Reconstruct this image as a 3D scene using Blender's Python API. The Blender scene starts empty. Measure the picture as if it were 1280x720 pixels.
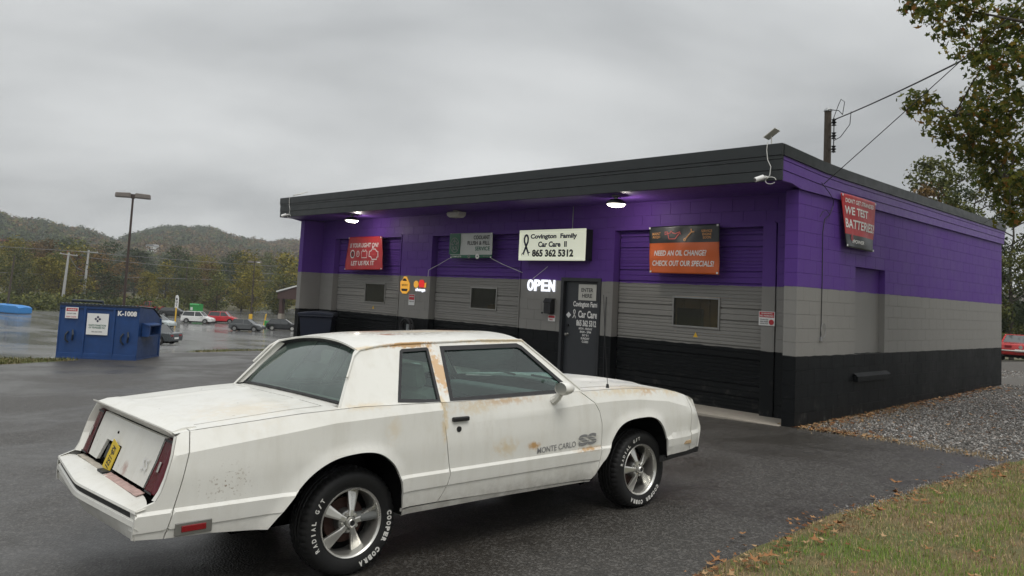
import bpy, bmesh, math, random
import numpy as np
from mathutils import Vector, Matrix
from mathutils.geometry import delaunay_2d_cdt
random.seed(7); RNG = np.random.default_rng(7)
SC = bpy.context.scene; COL = SC.collection
PI = math.pi; rad = math.radians

# ------------------------------------------------------------ camera
def look_matrix(yaw, pitch, roll):
    cy, sy, cp, sp = math.cos(yaw), math.sin(yaw), math.cos(pitch), math.sin(pitch)
    fw = Vector((sy*cp, cy*cp, sp)); r = Vector((cy, -sy, 0)); u = r.cross(fw)
    cr, sr = math.cos(roll), math.sin(roll)
    r2 = cr*r + sr*u; u2 = -sr*r + cr*u
    return Matrix((r2, u2, -fw)).transposed().to_4x4()
cam = bpy.data.cameras.new('camera'); camo = bpy.data.objects.new('camera', cam); COL.objects.link(camo)
camo.matrix_world = Matrix.Translation((5.334, -10.8815, 1.736)) @ look_matrix(-0.8077, 0.0780166, 0.0490412)
cam.sensor_width = 36; cam.lens = 977.356/1280*36; cam.shift_y = (289.57-360)/1280
cam.clip_end = 9000; cam.clip_start = 0.05
SC.camera = camo
# ------------------------------------------------------------ world, sun, exposure
SUN_ELEV, SUN_AZ = 62.0, 112.0          # azimuth clockwise from +Y
w = bpy.data.worlds.new('World'); SC.world = w; w.use_nodes = True
nt = w.node_tree; N = nt.nodes; Lk = nt.links; N.clear()
out = N.new('ShaderNodeOutputWorld'); bg = N.new('ShaderNodeBackground'); bg2 = N.new('ShaderNodeBackground')
sky = N.new('ShaderNodeTexSky'); sky.sky_type = 'NISHITA'; sky.sun_disc = False
sky.sun_elevation = rad(SUN_ELEV); sky.sun_rotation = rad(SUN_AZ)
sky.dust_density = 3.0; sky.air_density = 1.0
Lk.new(sky.outputs[0], bg.inputs[0]); bg.inputs[1].default_value = 0.06
tc = N.new('ShaderNodeTexCoord'); sep = N.new('ShaderNodeSeparateXYZ'); Lk.new(tc.outputs['Generated'], sep.inputs[0])
# cloud deck: project the direction on a plane overhead so that clouds flatten towards the horizon
mx = N.new('ShaderNodeMath'); mx.operation = 'MAXIMUM'; Lk.new(sep.outputs[2], mx.inputs[0]); mx.inputs[1].default_value = 0.0
ad = N.new('ShaderNodeMath'); ad.operation = 'ADD'; Lk.new(mx.outputs[0], ad.inputs[0]); ad.inputs[1].default_value = 0.16
dv = N.new('ShaderNodeVectorMath'); dv.operation = 'DIVIDE'; Lk.new(tc.outputs['Generated'], dv.inputs[0]); Lk.new(ad.outputs[0], dv.inputs[1])
mp = N.new('ShaderNodeMapping'); mp.inputs['Scale'].default_value = (0.62, 0.62, 0.0); mp.inputs['Location'].default_value = (3.1, 1.7, 0); Lk.new(dv.outputs[0], mp.inputs[0])
nz = N.new('ShaderNodeTexNoise'); nz.inputs['Scale'].default_value = 1.0; nz.inputs['Detail'].default_value = 5; nz.inputs['Roughness'].default_value = 0.48; nz.inputs['Distortion'].default_value = 0.35
Lk.new(mp.outputs[0], nz.inputs['Vector'])
cr = N.new('ShaderNodeValToRGB'); Lk.new(nz.outputs['Fac'], cr.inputs[0])
cr.color_ramp.elements[0].position = 0.34; cr.color_ramp.elements[0].color = (0.435, 0.450, 0.458, 1)
cr.color_ramp.elements[1].position = 0.67; cr.color_ramp.elements[1].color = (0.800, 0.815, 0.815, 1)
# an overcast sky grows brighter towards the zenith
mr = N.new('ShaderNodeMapRange'); mr.inputs['From Min'].default_value = 0.25; mr.inputs['From Max'].default_value = 1.0
mr.inputs['To Min'].default_value = 1.0; mr.inputs['To Max'].default_value = 2.3; Lk.new(sep.outputs[2], mr.inputs['Value'])
vm = N.new('ShaderNodeVectorMath'); vm.operation = 'SCALE'; Lk.new(cr.outputs[0], vm.inputs[0]); Lk.new(mr.outputs[0], vm.inputs['Scale'])
Lk.new(vm.outputs[0], bg2.inputs[0]); bg2.inputs[1].default_value = 1.0
ms = N.new('ShaderNodeMixShader'); ms.inputs[0].default_value = 0.93
Lk.new(bg.outputs[0], ms.inputs[1]); Lk.new(bg2.outputs[0], ms.inputs[2]); Lk.new(ms.outputs[0], out.inputs[0])
sl = bpy.data.lights.new('sun', 'SUN'); sl.energy = 1.4; sl.angle = rad(30); sl.color = (1.0, 0.97, 0.92)
so = bpy.data.objects.new('sun', sl); COL.objects.link(so)
sd = Vector((math.sin(rad(SUN_AZ))*math.cos(rad(SUN_ELEV)), math.cos(rad(SUN_AZ))*math.cos(rad(SUN_ELEV)), math.sin(rad(SUN_ELEV))))
so.rotation_euler = sd.to_track_quat('Z', 'Y').to_euler()
SC.view_settings.view_transform = 'Standard'; SC.view_settings.look = 'None'
SC.view_settings.exposure = 0.0; SC.view_settings.gamma = 1.0
SC.cycles.max_bounces = 8; SC.cycles.transparent_max_bounces = 16

# ------------------------------------------------------------ materials
def srgb(r, g, b):
    f = lambda c: (c/255/12.92) if c/255 <= 0.04045 else ((c/255+0.055)/1.055)**2.4
    return (f(r), f(g), f(b), 1)
class NT:
    """small helper round a material's node tree"""
    def __init__(s, name):
        s.m = bpy.data.materials.new(name); s.m.use_nodes = True; s.t = s.m.node_tree
        s.n = s.t.nodes; s.b = s.n['Principled BSDF']; s.out = s.n['Material Output']
    def new(s, typ, **kw):
        n = s.n.new(typ)
        for k, v in kw.items():
            if k in n.inputs: n.inputs[k].default_value = v
            else: setattr(n, k, v)
        return n
    def ln(s, a, b): s.t.links.new(a, b)
    def coord(s, kind='Object'):
        return s.new('ShaderNodeTexCoord').outputs[kind]
    def pos(s): return s.new('ShaderNodeNewGeometry').outputs['Position']
    def noise(s, vec, scale, detail=4, rough=0.55, dist=0.0, out='Fac'):
        n = s.new('ShaderNodeTexNoise'); n.inputs['Scale'].default_value = scale; n.inputs['Detail'].default_value = detail
        n.inputs['Roughness'].default_value = rough; n.inputs['Distortion'].default_value = dist
        if vec is not None: s.ln(vec, n.inputs['Vector'])
        return n.outputs[out]
    def maprange(s, v, a, b, c=0.0, d=1.0):
        n = s.new('ShaderNodeMapRange'); s.ln(v, n.inputs['Value'])
        n.inputs['From Min'].default_value = a; n.inputs['From Max'].default_value = b
        n.inputs['To Min'].default_value = c; n.inputs['To Max'].default_value = d
        return n.outputs[0]
    def math(s, op, a, b=None, clamp=False):
        n = s.new('ShaderNodeMath'); n.operation = op; n.use_clamp = clamp
        for i, v in enumerate((a, b)):
            if v is None: continue
            if isinstance(v, (int, float)): n.inputs[i].default_value = v
            else: s.ln(v, n.inputs[i])
        return n.outputs[0]
    def mix(s, fac, a, b, blend='MIX'):
        n = s.new('ShaderNodeMix'); n.data_type = 'RGBA'; n.blend_type = blend
        for sock, v in ((n.inputs[0], fac), (n.inputs[6], a), (n.inputs[7], b)):
            if isinstance(v, (int, float)): sock.default_value = v
            elif isinstance(v, (tuple, list)): sock.default_value = tuple(v) if len(v) == 4 else tuple(v)+(1,)
            else: s.ln(v, sock)
        return n.outputs[2]
    def scalev(s, vec, sc):
        n = s.new('ShaderNodeMapping'); s.ln(vec, n.inputs[0]); n.inputs['Scale'].default_value = sc; return n.outputs[0]
    def xyz(s, vec):
        n = s.new('ShaderNodeSeparateXYZ'); s.ln(vec, n.inputs[0]); return n.outputs
    def color(s, v):
        if isinstance(v, (tuple, list)): s.b.inputs['Base Color'].default_value = v
        else: s.ln(v, s.b.inputs['Base Color'])
    def rough(s, v):
        if isinstance(v, (int, float)): s.b.inputs['Roughness'].default_value = v
        else: s.ln(v, s.b.inputs['Roughness'])
    def bump(s, h, strength=0.3, dist=0.01):
        n = s.new('ShaderNodeBump'); n.inputs['Strength'].default_value = strength; n.inputs['Distance'].default_value = dist
        s.ln(h, n.inputs['Height']); s.ln(n.outputs[0], s.b.inputs['Normal'])
    def spot(s, vec, c, r):
        """soft mask 1 at c falling to 0 at ellipsoid radius r"""
        a = s.new('ShaderNodeVectorMath'); a.operation = 'SUBTRACT'; s.ln(vec, a.inputs[0]); a.inputs[1].default_value = c
        b = s.new('ShaderNodeVectorMath'); b.operation = 'DIVIDE'; s.ln(a.outputs[0], b.inputs[0]); b.inputs[1].default_value = r
        l = s.new('ShaderNodeVectorMath'); l.operation = 'LENGTH'; s.ln(b.outputs[0], l.inputs[0])
        return s.maprange(l.outputs['Value'], 1.0, 0.0)
def simple(name, col, rough=0.5, metal=0.0, var=0.12, scale=6.0, spec=None, coat=0.0, bump=0.0, bscale=60):
    t = NT(name)
    f = t.noise(t.coord(), scale, 5)
    c = t.mix(f, tuple(x*(1-var) for x in col[:3]), tuple(min(1, x*(1+var)) for x in col[:3])); t.color(c)
    t.rough(t.maprange(t.noise(t.coord(), scale*2.3, 3), 0.3, 0.7, rough*0.85, min(1, rough*1.15)))
    t.b.inputs['Metallic'].default_value = metal
    if spec is not None: t.b.inputs['Specular IOR Level'].default_value = spec
    if coat: t.b.inputs['Coat Weight'].default_value = coat; t.b.inputs['Coat Roughness'].default_value = 0.08
    if bump: t.bump(t.noise(t.coord(), bscale, 4), bump, 0.004)
    return t.m
def emis(name, col, strength, base=(0.6, 0.6, 0.6, 1)):
    t = NT(name); t.color(base); t.b.inputs['Emission Color'].default_value = col; t.b.inputs['Emission Strength'].default_value = strength
    return t.m
M = {}
PURPLE = (0.105, 0.044, 0.250, 1); WALLGREY = (0.235, 0.228, 0.212, 1); WALLBLACK = (0.0050, 0.0060, 0.0068, 1)
def paint_bands(name, rib=False, bump=0.25):
    """three bands of wall paint, by height above the ground, brushed unevenly"""
    t = NT(name); p = t.pos(); x = t.xyz(p)
    wob = t.math('MULTIPLY', t.math('SUBTRACT', t.noise(p, 4.0, 5), 0.5), 0.045)
    z = t.math('ADD', x[2], wob)
    n1 = t.noise(p, 1.3, 5, 0.6); n2 = t.noise(t.scalev(p, (7, 7, 1.2)), 1.0, 5, 0.6)
    grime = t.maprange(n2, 0.45, 0.8, 0, 0.16)
    pur = t.mix(n1, tuple(c*0.86 for c in PURPLE[:3]), tuple(c*1.12 for c in PURPLE[:3]))
    gr = t.mix(n1, tuple(c*0.90 for c in WALLGREY[:3]), tuple(c*1.08 for c in WALLGREY[:3]))
    gr = t.mix(grime, gr, (0.30, 0.29, 0.27, 1))
    scuff = t.maprange(t.noise(p, 5, 8, 0.75), 0.56, 0.76)
    pur = t.mix(t.maprange(n2, 0.52, 0.85, 0, 0.30), pur, tuple(c*0.62 for c in PURPLE[:3])+(1,))
    low = t.maprange(x[2], 0.60, 0.0)
    bl = t.mix(t.math('MULTIPLY', scuff, t.math('ADD', t.math('MULTIPLY', low, 0.9), 0.10)), WALLBLACK, (0.12, 0.115, 0.105, 1))
    speck = t.maprange(t.noise(p, 28, 3, 0.6), 0.72, 0.76)
    bl = t.mix(t.math('MULTIPLY', speck, t.math('MULTIPLY', low, 0.5)), bl, (0.28, 0.27, 0.25, 1))
    a = t.mix(t.maprange(z, 1.012, 1.022), bl, gr); b = t.mix(t.maprange(z, 2.027, 2.036), a, pur)
    t.color(b); t.rough(t.maprange(n1, 0.3, 0.7, 0.42, 0.58)); t.b.inputs['Specular IOR Level'].default_value = 0.16
    t.bump(t.noise(p, 55, 4, 0.7), bump, 0.004)
    return t.m
M['bands'] = paint_bands('banded_wall_paint', bump=0.75); M['door_bands'] = paint_bands('banded_door_paint', bump=0.06)
M['purple'] = simple('purple_paint', PURPLE, 0.45, var=0.14, bump=0.15)
M['fascia'] = simple('charcoal_fascia', (0.018, 0.022, 0.023, 1), 0.45, var=0.25, scale=3, bump=0.1)
M['trimdark'] = simple('dark_trim', (0.020, 0.022, 0.025, 1), 0.4, var=0.2)
M['black'] = simple('black_plastic', (0.012, 0.012, 0.013, 1), 0.5, var=0.25)
M['blacksteel'] = simple('black_steel', (0.014, 0.015, 0.016, 1), 0.38, var=0.3)
M['doorgrey'] = simple('entrance_door_paint', (0.030, 0.033, 0.038, 1), 0.38, var=0.15)
M['alu'] = simple('mill_aluminium', (0.30, 0.295, 0.28, 1), 0.38, 0.8, var=0.12)
M['white'] = simple('white_plastic', (0.72, 0.72, 0.70, 1), 0.4, var=0.06)
M['offwhite'] = simple('aged_white', (0.52, 0.51, 0.46, 1), 0.5, var=0.1)
M['ink_white'] = simple('white_print', (0.74, 0.73, 0.70, 1), 0.5, var=0.05)
M['ink_black'] = simple('black_print', (0.02, 0.02, 0.022, 1), 0.5, var=0.1)
M['ink_grey'] = simple('grey_print', (0.22, 0.22, 0.22, 1), 0.5, var=0.1)
M['ink_orange'] = simple('orange_print', (0.62, 0.30, 0.10, 1), 0.5, var=0.08)
M['ink_pink'] = simple('salmon_print', (0.58, 0.10, 0.09, 1), 0.5, var=0.08)
M['ink_red'] = simple('red_print', (0.45, 0.02, 0.03, 1), 0.5, var=0.08)
M['ink_green'] = simple('green_print', (0.02, 0.12, 0.07, 1), 0.5, var=0.1)
M['ink_navy'] = simple('navy_print', (0.012, 0.012, 0.05, 1), 0.5, var=0.1)
M['ink_yellow'] = simple('yellow_print', (0.70, 0.42, 0.03, 1), 0.5, var=0.08)
M['vinyl_red'] = simple('red_vinyl', (0.42, 0.020, 0.025, 1), 0.42, var=0.15, scale=4)
M['vinyl_orange'] = simple('orange_vinyl', (0.56, 0.105, 0.016, 1), 0.42, var=0.15, scale=4)
M['vinyl_black'] = simple('black_vinyl', (0.014, 0.018, 0.019, 1), 0.35, var=0.3, scale=4)
M['vinyl_white'] = simple('white_vinyl', (0.50, 0.52, 0.49, 1), 0.45, var=0.06, scale=4)
M['concrete'] = simple('concrete', (0.30, 0.27, 0.225, 1), 0.8, var=0.28, scale=5, bump=0.4)
M['galv'] = simple('galvanised', (0.33, 0.34, 0.34, 1), 0.45, 0.7, var=0.15)
M['wire'] = simple('cable_black', (0.012, 0.012, 0.012, 1), 0.6)
M['cable_white'] = simple('cable_white', (0.65, 0.65, 0.62, 1), 0.5)
def glass_mat(name, tint=(0.30, 0.36, 0.34), film=(0.10, 0.12, 0.12), filmf=0.15, rough=0.02, fog=0.0):
    t = NT(name); n = t.n; n.remove(t.b)
    tr = t.new('ShaderNodeBsdfTransparent'); tr.inputs[0].default_value = tint+(1,)
    df = t.new('ShaderNodeBsdfDiffuse'); df.inputs[0].default_value = film+(1,)
    gl = t.new('ShaderNodeBsdfGlossy'); gl.inputs['Roughness'].default_value = rough; gl.inputs[0].default_value = (0.9, 0.93, 0.92, 1)
    m1 = t.new('ShaderNodeMixShader'); t.ln(tr.outputs[0], m1.inputs[1]); t.ln(df.outputs[0], m1.inputs[2])
    p = t.coord()
    t.ln(t.maprange(t.noise(t.scalev(p, (3, 3, 3)), 1.0, 6, 0.6), 0.3, 0.75, filmf*0.5, filmf*1.4+fog), m1.inputs[0])
    lw = t.new('ShaderNodeLayerWeight'); lw.inputs['Blend'].default_value = 0.5
    fr = t.math('ADD', t.math('MULTIPLY', t.math('POWER', lw.outputs['Facing'], 4.0), 0.85), 0.055, True)
    m2 = t.new('ShaderNodeMixShader'); t.ln(fr, m2.inputs[0]); t.ln(m1.outputs[0], m2.inputs[1]); t.ln(gl.outputs[0], m2.inputs[2])
    t.ln(m2.outputs[0], t.out.inputs[0]); return t.m
M['car_glass'] = glass_mat('tinted_car_glass', (0.50, 0.66, 0.62), (0.12, 0.19, 0.175), 0.10)
M['fogged_glass'] = glass_mat('fogged_rear_glass', (0.40, 0.52, 0.48), (0.17, 0.23, 0.21), 0.30)
M['far_glass'] = glass_mat('dark_car_glass', (0.10, 0.12, 0.12), (0.03, 0.035, 0.035), 0.3)
M['pane'] = glass_mat('window_pane', (0.55, 0.55, 0.50), (0.10, 0.10, 0.09), 0.12)

# ------------------------------------------------------------ mesh helpers
class MB:
    def __init__(s): s.v = []; s.f = []; s.mi = []
    def add(s, vs, fs, mi=0):
        o = len(s.v); s.v += [tuple(v) for v in vs]; s.f += [tuple(i+o for i in f) for f in fs]; s.mi += [mi]*len(fs); return s
    def box(s, x0, x1, y0, y1, z0, z1, mi=0):
        return s.add([(x0,y0,z0),(x1,y0,z0),(x1,y1,z0),(x0,y1,z0),(x0,y0,z1),(x1,y0,z1),(x1,y1,z1),(x0,y1,z1)],
                     [(0,3,2,1),(4,5,6,7),(0,1,5,4),(1,2,6,5),(2,3,7,6),(3,0,4,7)], mi)
    def obox(s, c, ax, ay, az, hx, hy, hz, mi=0):
        c, ax, ay, az = Vector(c), Vector(ax), Vector(ay), Vector(az); vs = []
        for k in (-1, 1):
            for (i, j) in ((-1,-1),(1,-1),(1,1),(-1,1)): vs.append(c+ax*hx*i+ay*hy*j+az*hz*k)
        return s.add(vs, [(0,3,2,1),(4,5,6,7),(0,1,5,4),(1,2,6,5),(2,3,7,6),(3,0,4,7)], mi)
    def bar(s, a, b, wd, ht=None, up=(0, 0, 1), mi=0):
        a, b = Vector(a), Vector(b); d = (b-a); L = d.length; d.normalize(); u = Vector(up)
        if abs(d.dot(u)) > 0.98: u = Vector((1, 0, 0))
        r = d.cross(u).normalized(); u = r.cross(d)
        return s.obox((a+b)/2, d, r, u, L/2, wd/2, (ht or wd)/2, mi)
    def tube(s, pts, r, n=8, mi=0, cap=True):
        pts = [Vector(p) for p in pts]; rs = r if isinstance(r, (list, tuple)) else [r]*len(pts); rings = []; up = None
        for i, p in enumerate(pts):
            d = (pts[min(i+1, len(pts)-1)]-pts[max(i-1, 0)]).normalized()
            if up is None: up = Vector((0, 0, 1)) if abs(d.z) < 0.9 else Vector((1, 0, 0))
            a = d.cross(up).normalized(); b = a.cross(d).normalized(); up = b
            rings.append([p+(a*math.cos(2*PI*k/n)+b*math.sin(2*PI*k/n))*rs[i] for k in range(n)])
        vs = [v for r_ in rings for v in r_]; fs = []
        for i in range(len(pts)-1):
            for k in range(n): fs.append((i*n+k, i*n+(k+1) % n, (i+1)*n+(k+1) % n, (i+1)*n+k))
        if cap: fs.append(tuple(range(n-1, -1, -1))); fs.append(tuple((len(pts)-1)*n+k for k in range(n)))
        return s.add(vs, fs, mi)
    def lathe(s, prof, c=(0, 0, 0), axis='Z', n=24, mi=0, closed=False):
        """prof = [(radius, height)], turned round the axis"""
        vs = []; fs = []; m = len(prof)
        for k in range(n):
            a = 2*PI*k/n; ca, sa = math.cos(a), math.sin(a)
            for (r, h) in prof:
                v = {'Z': (r*ca, r*sa, h), 'Y': (r*ca, h, r*sa), 'X': (h, r*ca, r*sa)}[axis]
                vs.append((v[0]+c[0], v[1]+c[1], v[2]+c[2]))
        for k in range(n):
            k2 = (k+1) % n
            for i in range(m-1 if not closed else m):
                j = (i+1) % m
                q = (k*m+i, k2*m+i, k2*m+j, k*m+j)
                fs.append(q if axis != 'Y' else q[::-1])
        return s.add(vs, fs, mi)
    def prism(s, poly, h0, h1, axes='xz', mi=0):
        """closed outline in the plane of axes, extruded along the third axis"""
        n = len(poly); def_ = {'xz': lambda u, v, h: (u, h, v), 'yz': lambda u, v, h: (h, u, v), 'xy': lambda u, v, h: (u, v, h)}[axes]
        vs = [def_(u, v, h0) for u, v in poly]+[def_(u, v, h1) for u, v in poly]
        fs = [tuple(range(n-1, -1, -1)), tuple(range(n, 2*n))]+[(i, (i+1) % n, n+(i+1) % n, n+i) for i in range(n)]
        return s.add(vs, fs, mi)
    def mesh(s, name, mats, smooth=False, angle=None, fixn=True):
        me = bpy.data.meshes.new(name); me.from_pydata(s.v, [], s.f)
        for m in (mats if isinstance(mats, (list, tuple)) else [mats]): me.materials.append(m)
        me.polygons.foreach_set('material_index', s.mi)
        if fixn:
            bm = bmesh.new(); bm.from_mesh(me); bmesh.ops.recalc_face_normals(bm, faces=bm.faces); bm.to_mesh(me); bm.free()
        if smooth:
            me.polygons.foreach_set('use_smooth', [True]*len(me.polygons)); me.set_sharp_from_angle(angle=rad(angle or 35))
        me.update(); return me
    def obj(s, name, mats, parent=None, smooth=False, angle=None, bevel=0, fixn=True, **tags):
        me = s.mesh(name, mats, smooth, angle, fixn)
        o = bpy.data.objects.new(name, me); COL.objects.link(o)
        if parent is not None: o.parent = parent
        if bevel:
            b = o.modifiers.new('bevel', 'BEVEL'); b.width = bevel; b.segments = 2; b.limit_method = 'ANGLE'; b.angle_limit = rad(40)
        for k, v in tags.items(): o[k] = v
        return o
def tag(o, label=None, category=None, group=None, kind=None):
    for k, v in (('label', label), ('category', category), ('group', group), ('kind', kind)):
        if v: o[k] = v
    return o
def thing(name, label, category, loc=(0, 0, 0), rz=0, group=None):
    o = bpy.data.objects.new(name, None); COL.objects.link(o); o.location = loc; o.rotation_euler = (0, 0, rz); o.empty_display_size = 0.2
    return tag(o, label, category, group)
def copy_tree(o, parent=None):
    c = o.copy(); COL.objects.link(c); c.parent = parent
    for ch in list(o.children): copy_tree(ch, c)
    return c
def inst(name, mesh, parent=None, loc=(0, 0, 0), rot=(0, 0, 0), scale=(1, 1, 1), **tags):
    o = bpy.data.objects.new(name, mesh); COL.objects.link(o); o.parent = parent; o.location = loc; o.rotation_euler = rot; o.scale = scale
    for k, v in tags.items(): o[k] = v
    return o
def np_mesh(name, verts, faces, mats, smooth=False, matidx=None):
    """faces: int array (n,3) or (n,4)"""
    me = bpy.data.meshes.new(name); verts = np.asarray(verts, dtype=np.float32); faces = np.asarray(faces, dtype=np.int32)
    k = faces.shape[1]; me.vertices.add(len(verts)); me.vertices.foreach_set('co', verts.ravel())
    me.loops.add(faces.size); me.loops.foreach_set('vertex_index', faces.ravel())
    me.polygons.add(len(faces)); me.polygons.foreach_set('loop_start', np.arange(0, faces.size, k, dtype=np.int32))
    if smooth: me.polygons.foreach_set('use_smooth', np.ones(len(faces), dtype=bool))
    for m in (mats if isinstance(mats, (list, tuple)) else [mats]): me.materials.append(m)
    if matidx is not None: me.polygons.foreach_set('material_index', np.asarray(matidx, dtype=np.int32))
    me.update(calc_edges=True); me.validate(); return me
# text: one scratch curve, evaluated and scaled to the wanted box
_tc = {}
def text_geo(s, bold=0.0):
    key = (s, bold)
    if key in _tc: return _tc[key]
    c = bpy.data.curves.new('scratch', 'FONT'); c.body = s; c.size = 1.0; c.resolution_u = 3; c.offset = bold; c.align_x = 'CENTER'; c.space_line = 1.0
    o = bpy.data.objects.new('scratch', c); COL.objects.link(o)
    dg = bpy.context.evaluated_depsgraph_get(); me = bpy.data.meshes.new_from_object(o.evaluated_get(dg))
    v = np.array([tuple(p.co) for p in me.vertices]); f = [tuple(p.vertices) for p in me.polygons]
    bpy.data.objects.remove(o); bpy.data.curves.remove(c); bpy.data.meshes.remove(me)
    _tc[key] = (v, f); return v, f
def text(s, parent, mat, centre, u, v, wd, ht, shear=0.0, bold=0.02, warp=None, name='lettering', label=None, off=0.003):
    """lettering in the plane (u, v) round centre, fitted to a wd by ht box; warp(a, b) gives extra offset along the normal"""
    vs, fs = text_geo(s, bold); u, v = Vector(u).normalized(), Vector(v).normalized(); n = u.cross(v); c = Vector(centre)
    lo, hi = vs.min(0), vs.max(0); mid = (lo+hi)/2; sz = hi-lo; out = []
    for p in vs:
        b = (p[1]-mid[1])/sz[1]*ht; a = (p[0]-mid[0])/sz[0]*wd*(1-abs(shear)*ht/wd)+b*shear
        out.append(c+u*a+v*b+n*(off+(warp(a, b) if warp else 0)))
    return MB().add(out, fs).obj(name, mat, parent, fixn=False, **({'label': label} if label else {}))

# ------------------------------------------------------------ terrain height
_U = (-0.956, 0.292)
_cr_az = [-180, -120, -95, -79.5, -77, -74.3, -72.9, -71.3, -69.1, -65.5, -61.7, -50, -30, 0, 60, 180]
_cr_h = [40, 46, 48, 47, 47, 36, 34, 57, 61, 53, 50, 48, 34, 24, 28, 40]
def Hn(x, y):
    x = np.asarray(x, float); y = np.asarray(y, float)
    s = (x-5.33)*_U[0]+(y+10.88)*_U[1]
    xc = np.clip(x, -16, 12); yc = np.clip(y, -16, 10)
    z = -0.056+0.009*(yc+8.08)+0.027*(xc-0.36)
    z = z+np.interp(s, [24, 29, 42, 64, 100, 150, 400, 3000], [0, -0.35, -1.5, -3.1, -4.2, -4.6, -5, -6])
    z = z+np.interp(y, [10, 16, 40], [0, -0.25, -0.45])*np.interp(x, [-16, -8], [0, 1])
    # grass bank beside the drive, gravel banked against the side wall
    e = (x-2.55)*0.985-(y+3.5)*0.05
    z = z+np.clip(e, 0, 4)*0.045*np.clip((-0.2-y)/2.0, 0, 1)
    z = z+np.clip(1-np.abs(x-0.05)/1.3, 0, 1)*np.clip(y/10.0, 0, 1)*0.06*(x > 0)
    r = np.hypot(x-5.33, y+10.88); az = np.degrees(np.arctan2(x-5.33, y+10.88))
    crest = np.interp(az, _cr_az, _cr_h)
    rc = np.interp(az, [-180, -74.5, -71.5, 180], [900, 900, 1100, 1100])
    prof = np.clip((r-330)/(rc-330), 0, 1); prof = prof*prof*(3-2*prof)*np.interp(r, [0, 1200, 2500], [1, 1, 0.4])
    bumps = 1+0.05*np.sin(az*0.9+r*0.006)+0.03*np.sin(az*2.3+1.3+r*0.011)
    return z+prof*crest*np.where(r < 320, 1, bumps)
def H(x, y): return float(Hn(x, y))

# ------------------------------------------------------------ ground materials
def asphalt(name, wet, base, contrast=1.0, streak=False, bmp=0.9):
    t = NT(name); p = t.pos()
    fine = t.noise(p, 90, 3, 0.7); mid = t.noise(p, 14, 6, 0.7); big = t.noise(p, 0.55, 5, 0.6, 0.5)
    vor = t.new('ShaderNodeTexVoronoi'); vor.inputs['Scale'].default_value = 62; t.ln(p, vor.inputs['Vector'])
    vx = t.xyz(vor.outputs['Color'])
    stone = t.maprange(vx[0], 0.62, 0.9, 0, 1)
    c = t.mix(t.maprange(mid, 0.3, 0.7), tuple(b*0.68 for b in base), tuple(b*1.30 for b in base))
    c = t.mix(t.math('MULTIPLY', stone, 0.75*contrast), c, (0.21, 0.20, 0.185, 1)); c = t.mix(t.math('MULTIPLY', t.maprange(vx[1], 0.70, 0.95), 0.7*contrast), c, (0.010, 0.010, 0.010, 1))
    patch = t.maprange(big, 0.42, 0.62)
    c = t.mix(t.math('MULTIPLY', patch, 0.22), c, tuple(b*0.55 for b in base)+(1,))
    crk = t.new('ShaderNodeTexVoronoi'); crk.feature = 'DISTANCE_TO_EDGE'; crk.inputs['Scale'].default_value = 0.22
    wv = t.new('ShaderNodeVectorMath'); wv.operation = 'ADD'; t.ln(p, wv.inputs[0])
    nn = t.new('ShaderNodeVectorMath'); nn.operation = 'SCALE'; t.ln(t.noise(p, 0.9, 4, 0.6, out='Color'), nn.inputs[0]); nn.inputs['Scale'].default_value = 2.2
    t.ln(nn.outputs[0], wv.inputs[1]); t.ln(wv.outputs[0], crk.inputs['Vector'])
    crack = t.maprange(crk.outputs['Distance'], 0.0, 0.006, 1, 0)
    crack = t.math('MULTIPLY', crack, t.maprange(t.noise(p, 0.35, 3), 0.5, 0.6))
    c = t.mix(t.math('MULTIPLY', crack, 0.6), c, (0.008, 0.008, 0.008, 1))
    if streak:
        st = t.noise(t.scalev(p, (0.05, 0.22, 1)), 1.0, 4, 0.5, 0.6)
        patch = t.maprange(st, 0.44, 0.60)
    t.color(c)
    t.rough(t.math('ADD', t.maprange(patch, 0, 1, wet[1], wet[0]), t.math('MULTIPLY', fine, 0.12)))
    t.b.inputs['Specular IOR Level'].default_value = 0.5
    h = t.math('ADD', t.math('MULTIPLY', vor.outputs['Distance'], 0.9), t.math('MULTIPLY', fine, 0.8))
    bn = t.new('ShaderNodeBump'); bn.inputs['Distance'].default_value = 0.006
    t.ln(h, bn.inputs['Height']); t.ln(t.maprange(patch, 0, 1, bmp, bmp*0.3), bn.inputs['Strength']); t.ln(bn.outputs[0], t.b.inputs['Normal'])
    return t.m
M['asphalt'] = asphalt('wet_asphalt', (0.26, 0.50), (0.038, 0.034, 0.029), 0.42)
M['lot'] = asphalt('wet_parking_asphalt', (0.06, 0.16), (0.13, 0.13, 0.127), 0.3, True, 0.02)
def earth(name, a, b, c3, sc=8):
    t = NT(name); p = t.pos(); c = t.mix(t.maprange(t.noise(p, sc, 6, 0.7), 0.3, 0.7), a, b)
    c = t.mix(t.maprange(t.noise(p, sc*0.15, 4), 0.45, 0.65), c, c3); t.color(c); t.rough(0.9); t.bump(t.noise(p, sc*5, 5, 0.7), 0.7, 0.03); return t.m
M['grass_soil'] = earth('grass_soil', (0.085, 0.068, 0.028, 1), (0.20, 0.145, 0.07, 1), (0.09, 0.11, 0.028, 1))
M['gravel_bed'] = earth('gravel_bed', (0.055, 0.05, 0.045, 1), (0.16, 0.15, 0.135, 1), (0.10, 0.09, 0.075, 1), 30)
M['field'] = earth('rough_field', (0.07, 0.06, 0.03, 1), (0.12, 0.10, 0.05, 1), (0.07, 0.085, 0.03, 1), 0.6)
M['hill'] = earth('hill_floor', (0.030, 0.028, 0.015, 1), (0.06, 0.045, 0.022, 1), (0.04, 0.04, 0.02, 1), 0.05)

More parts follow.
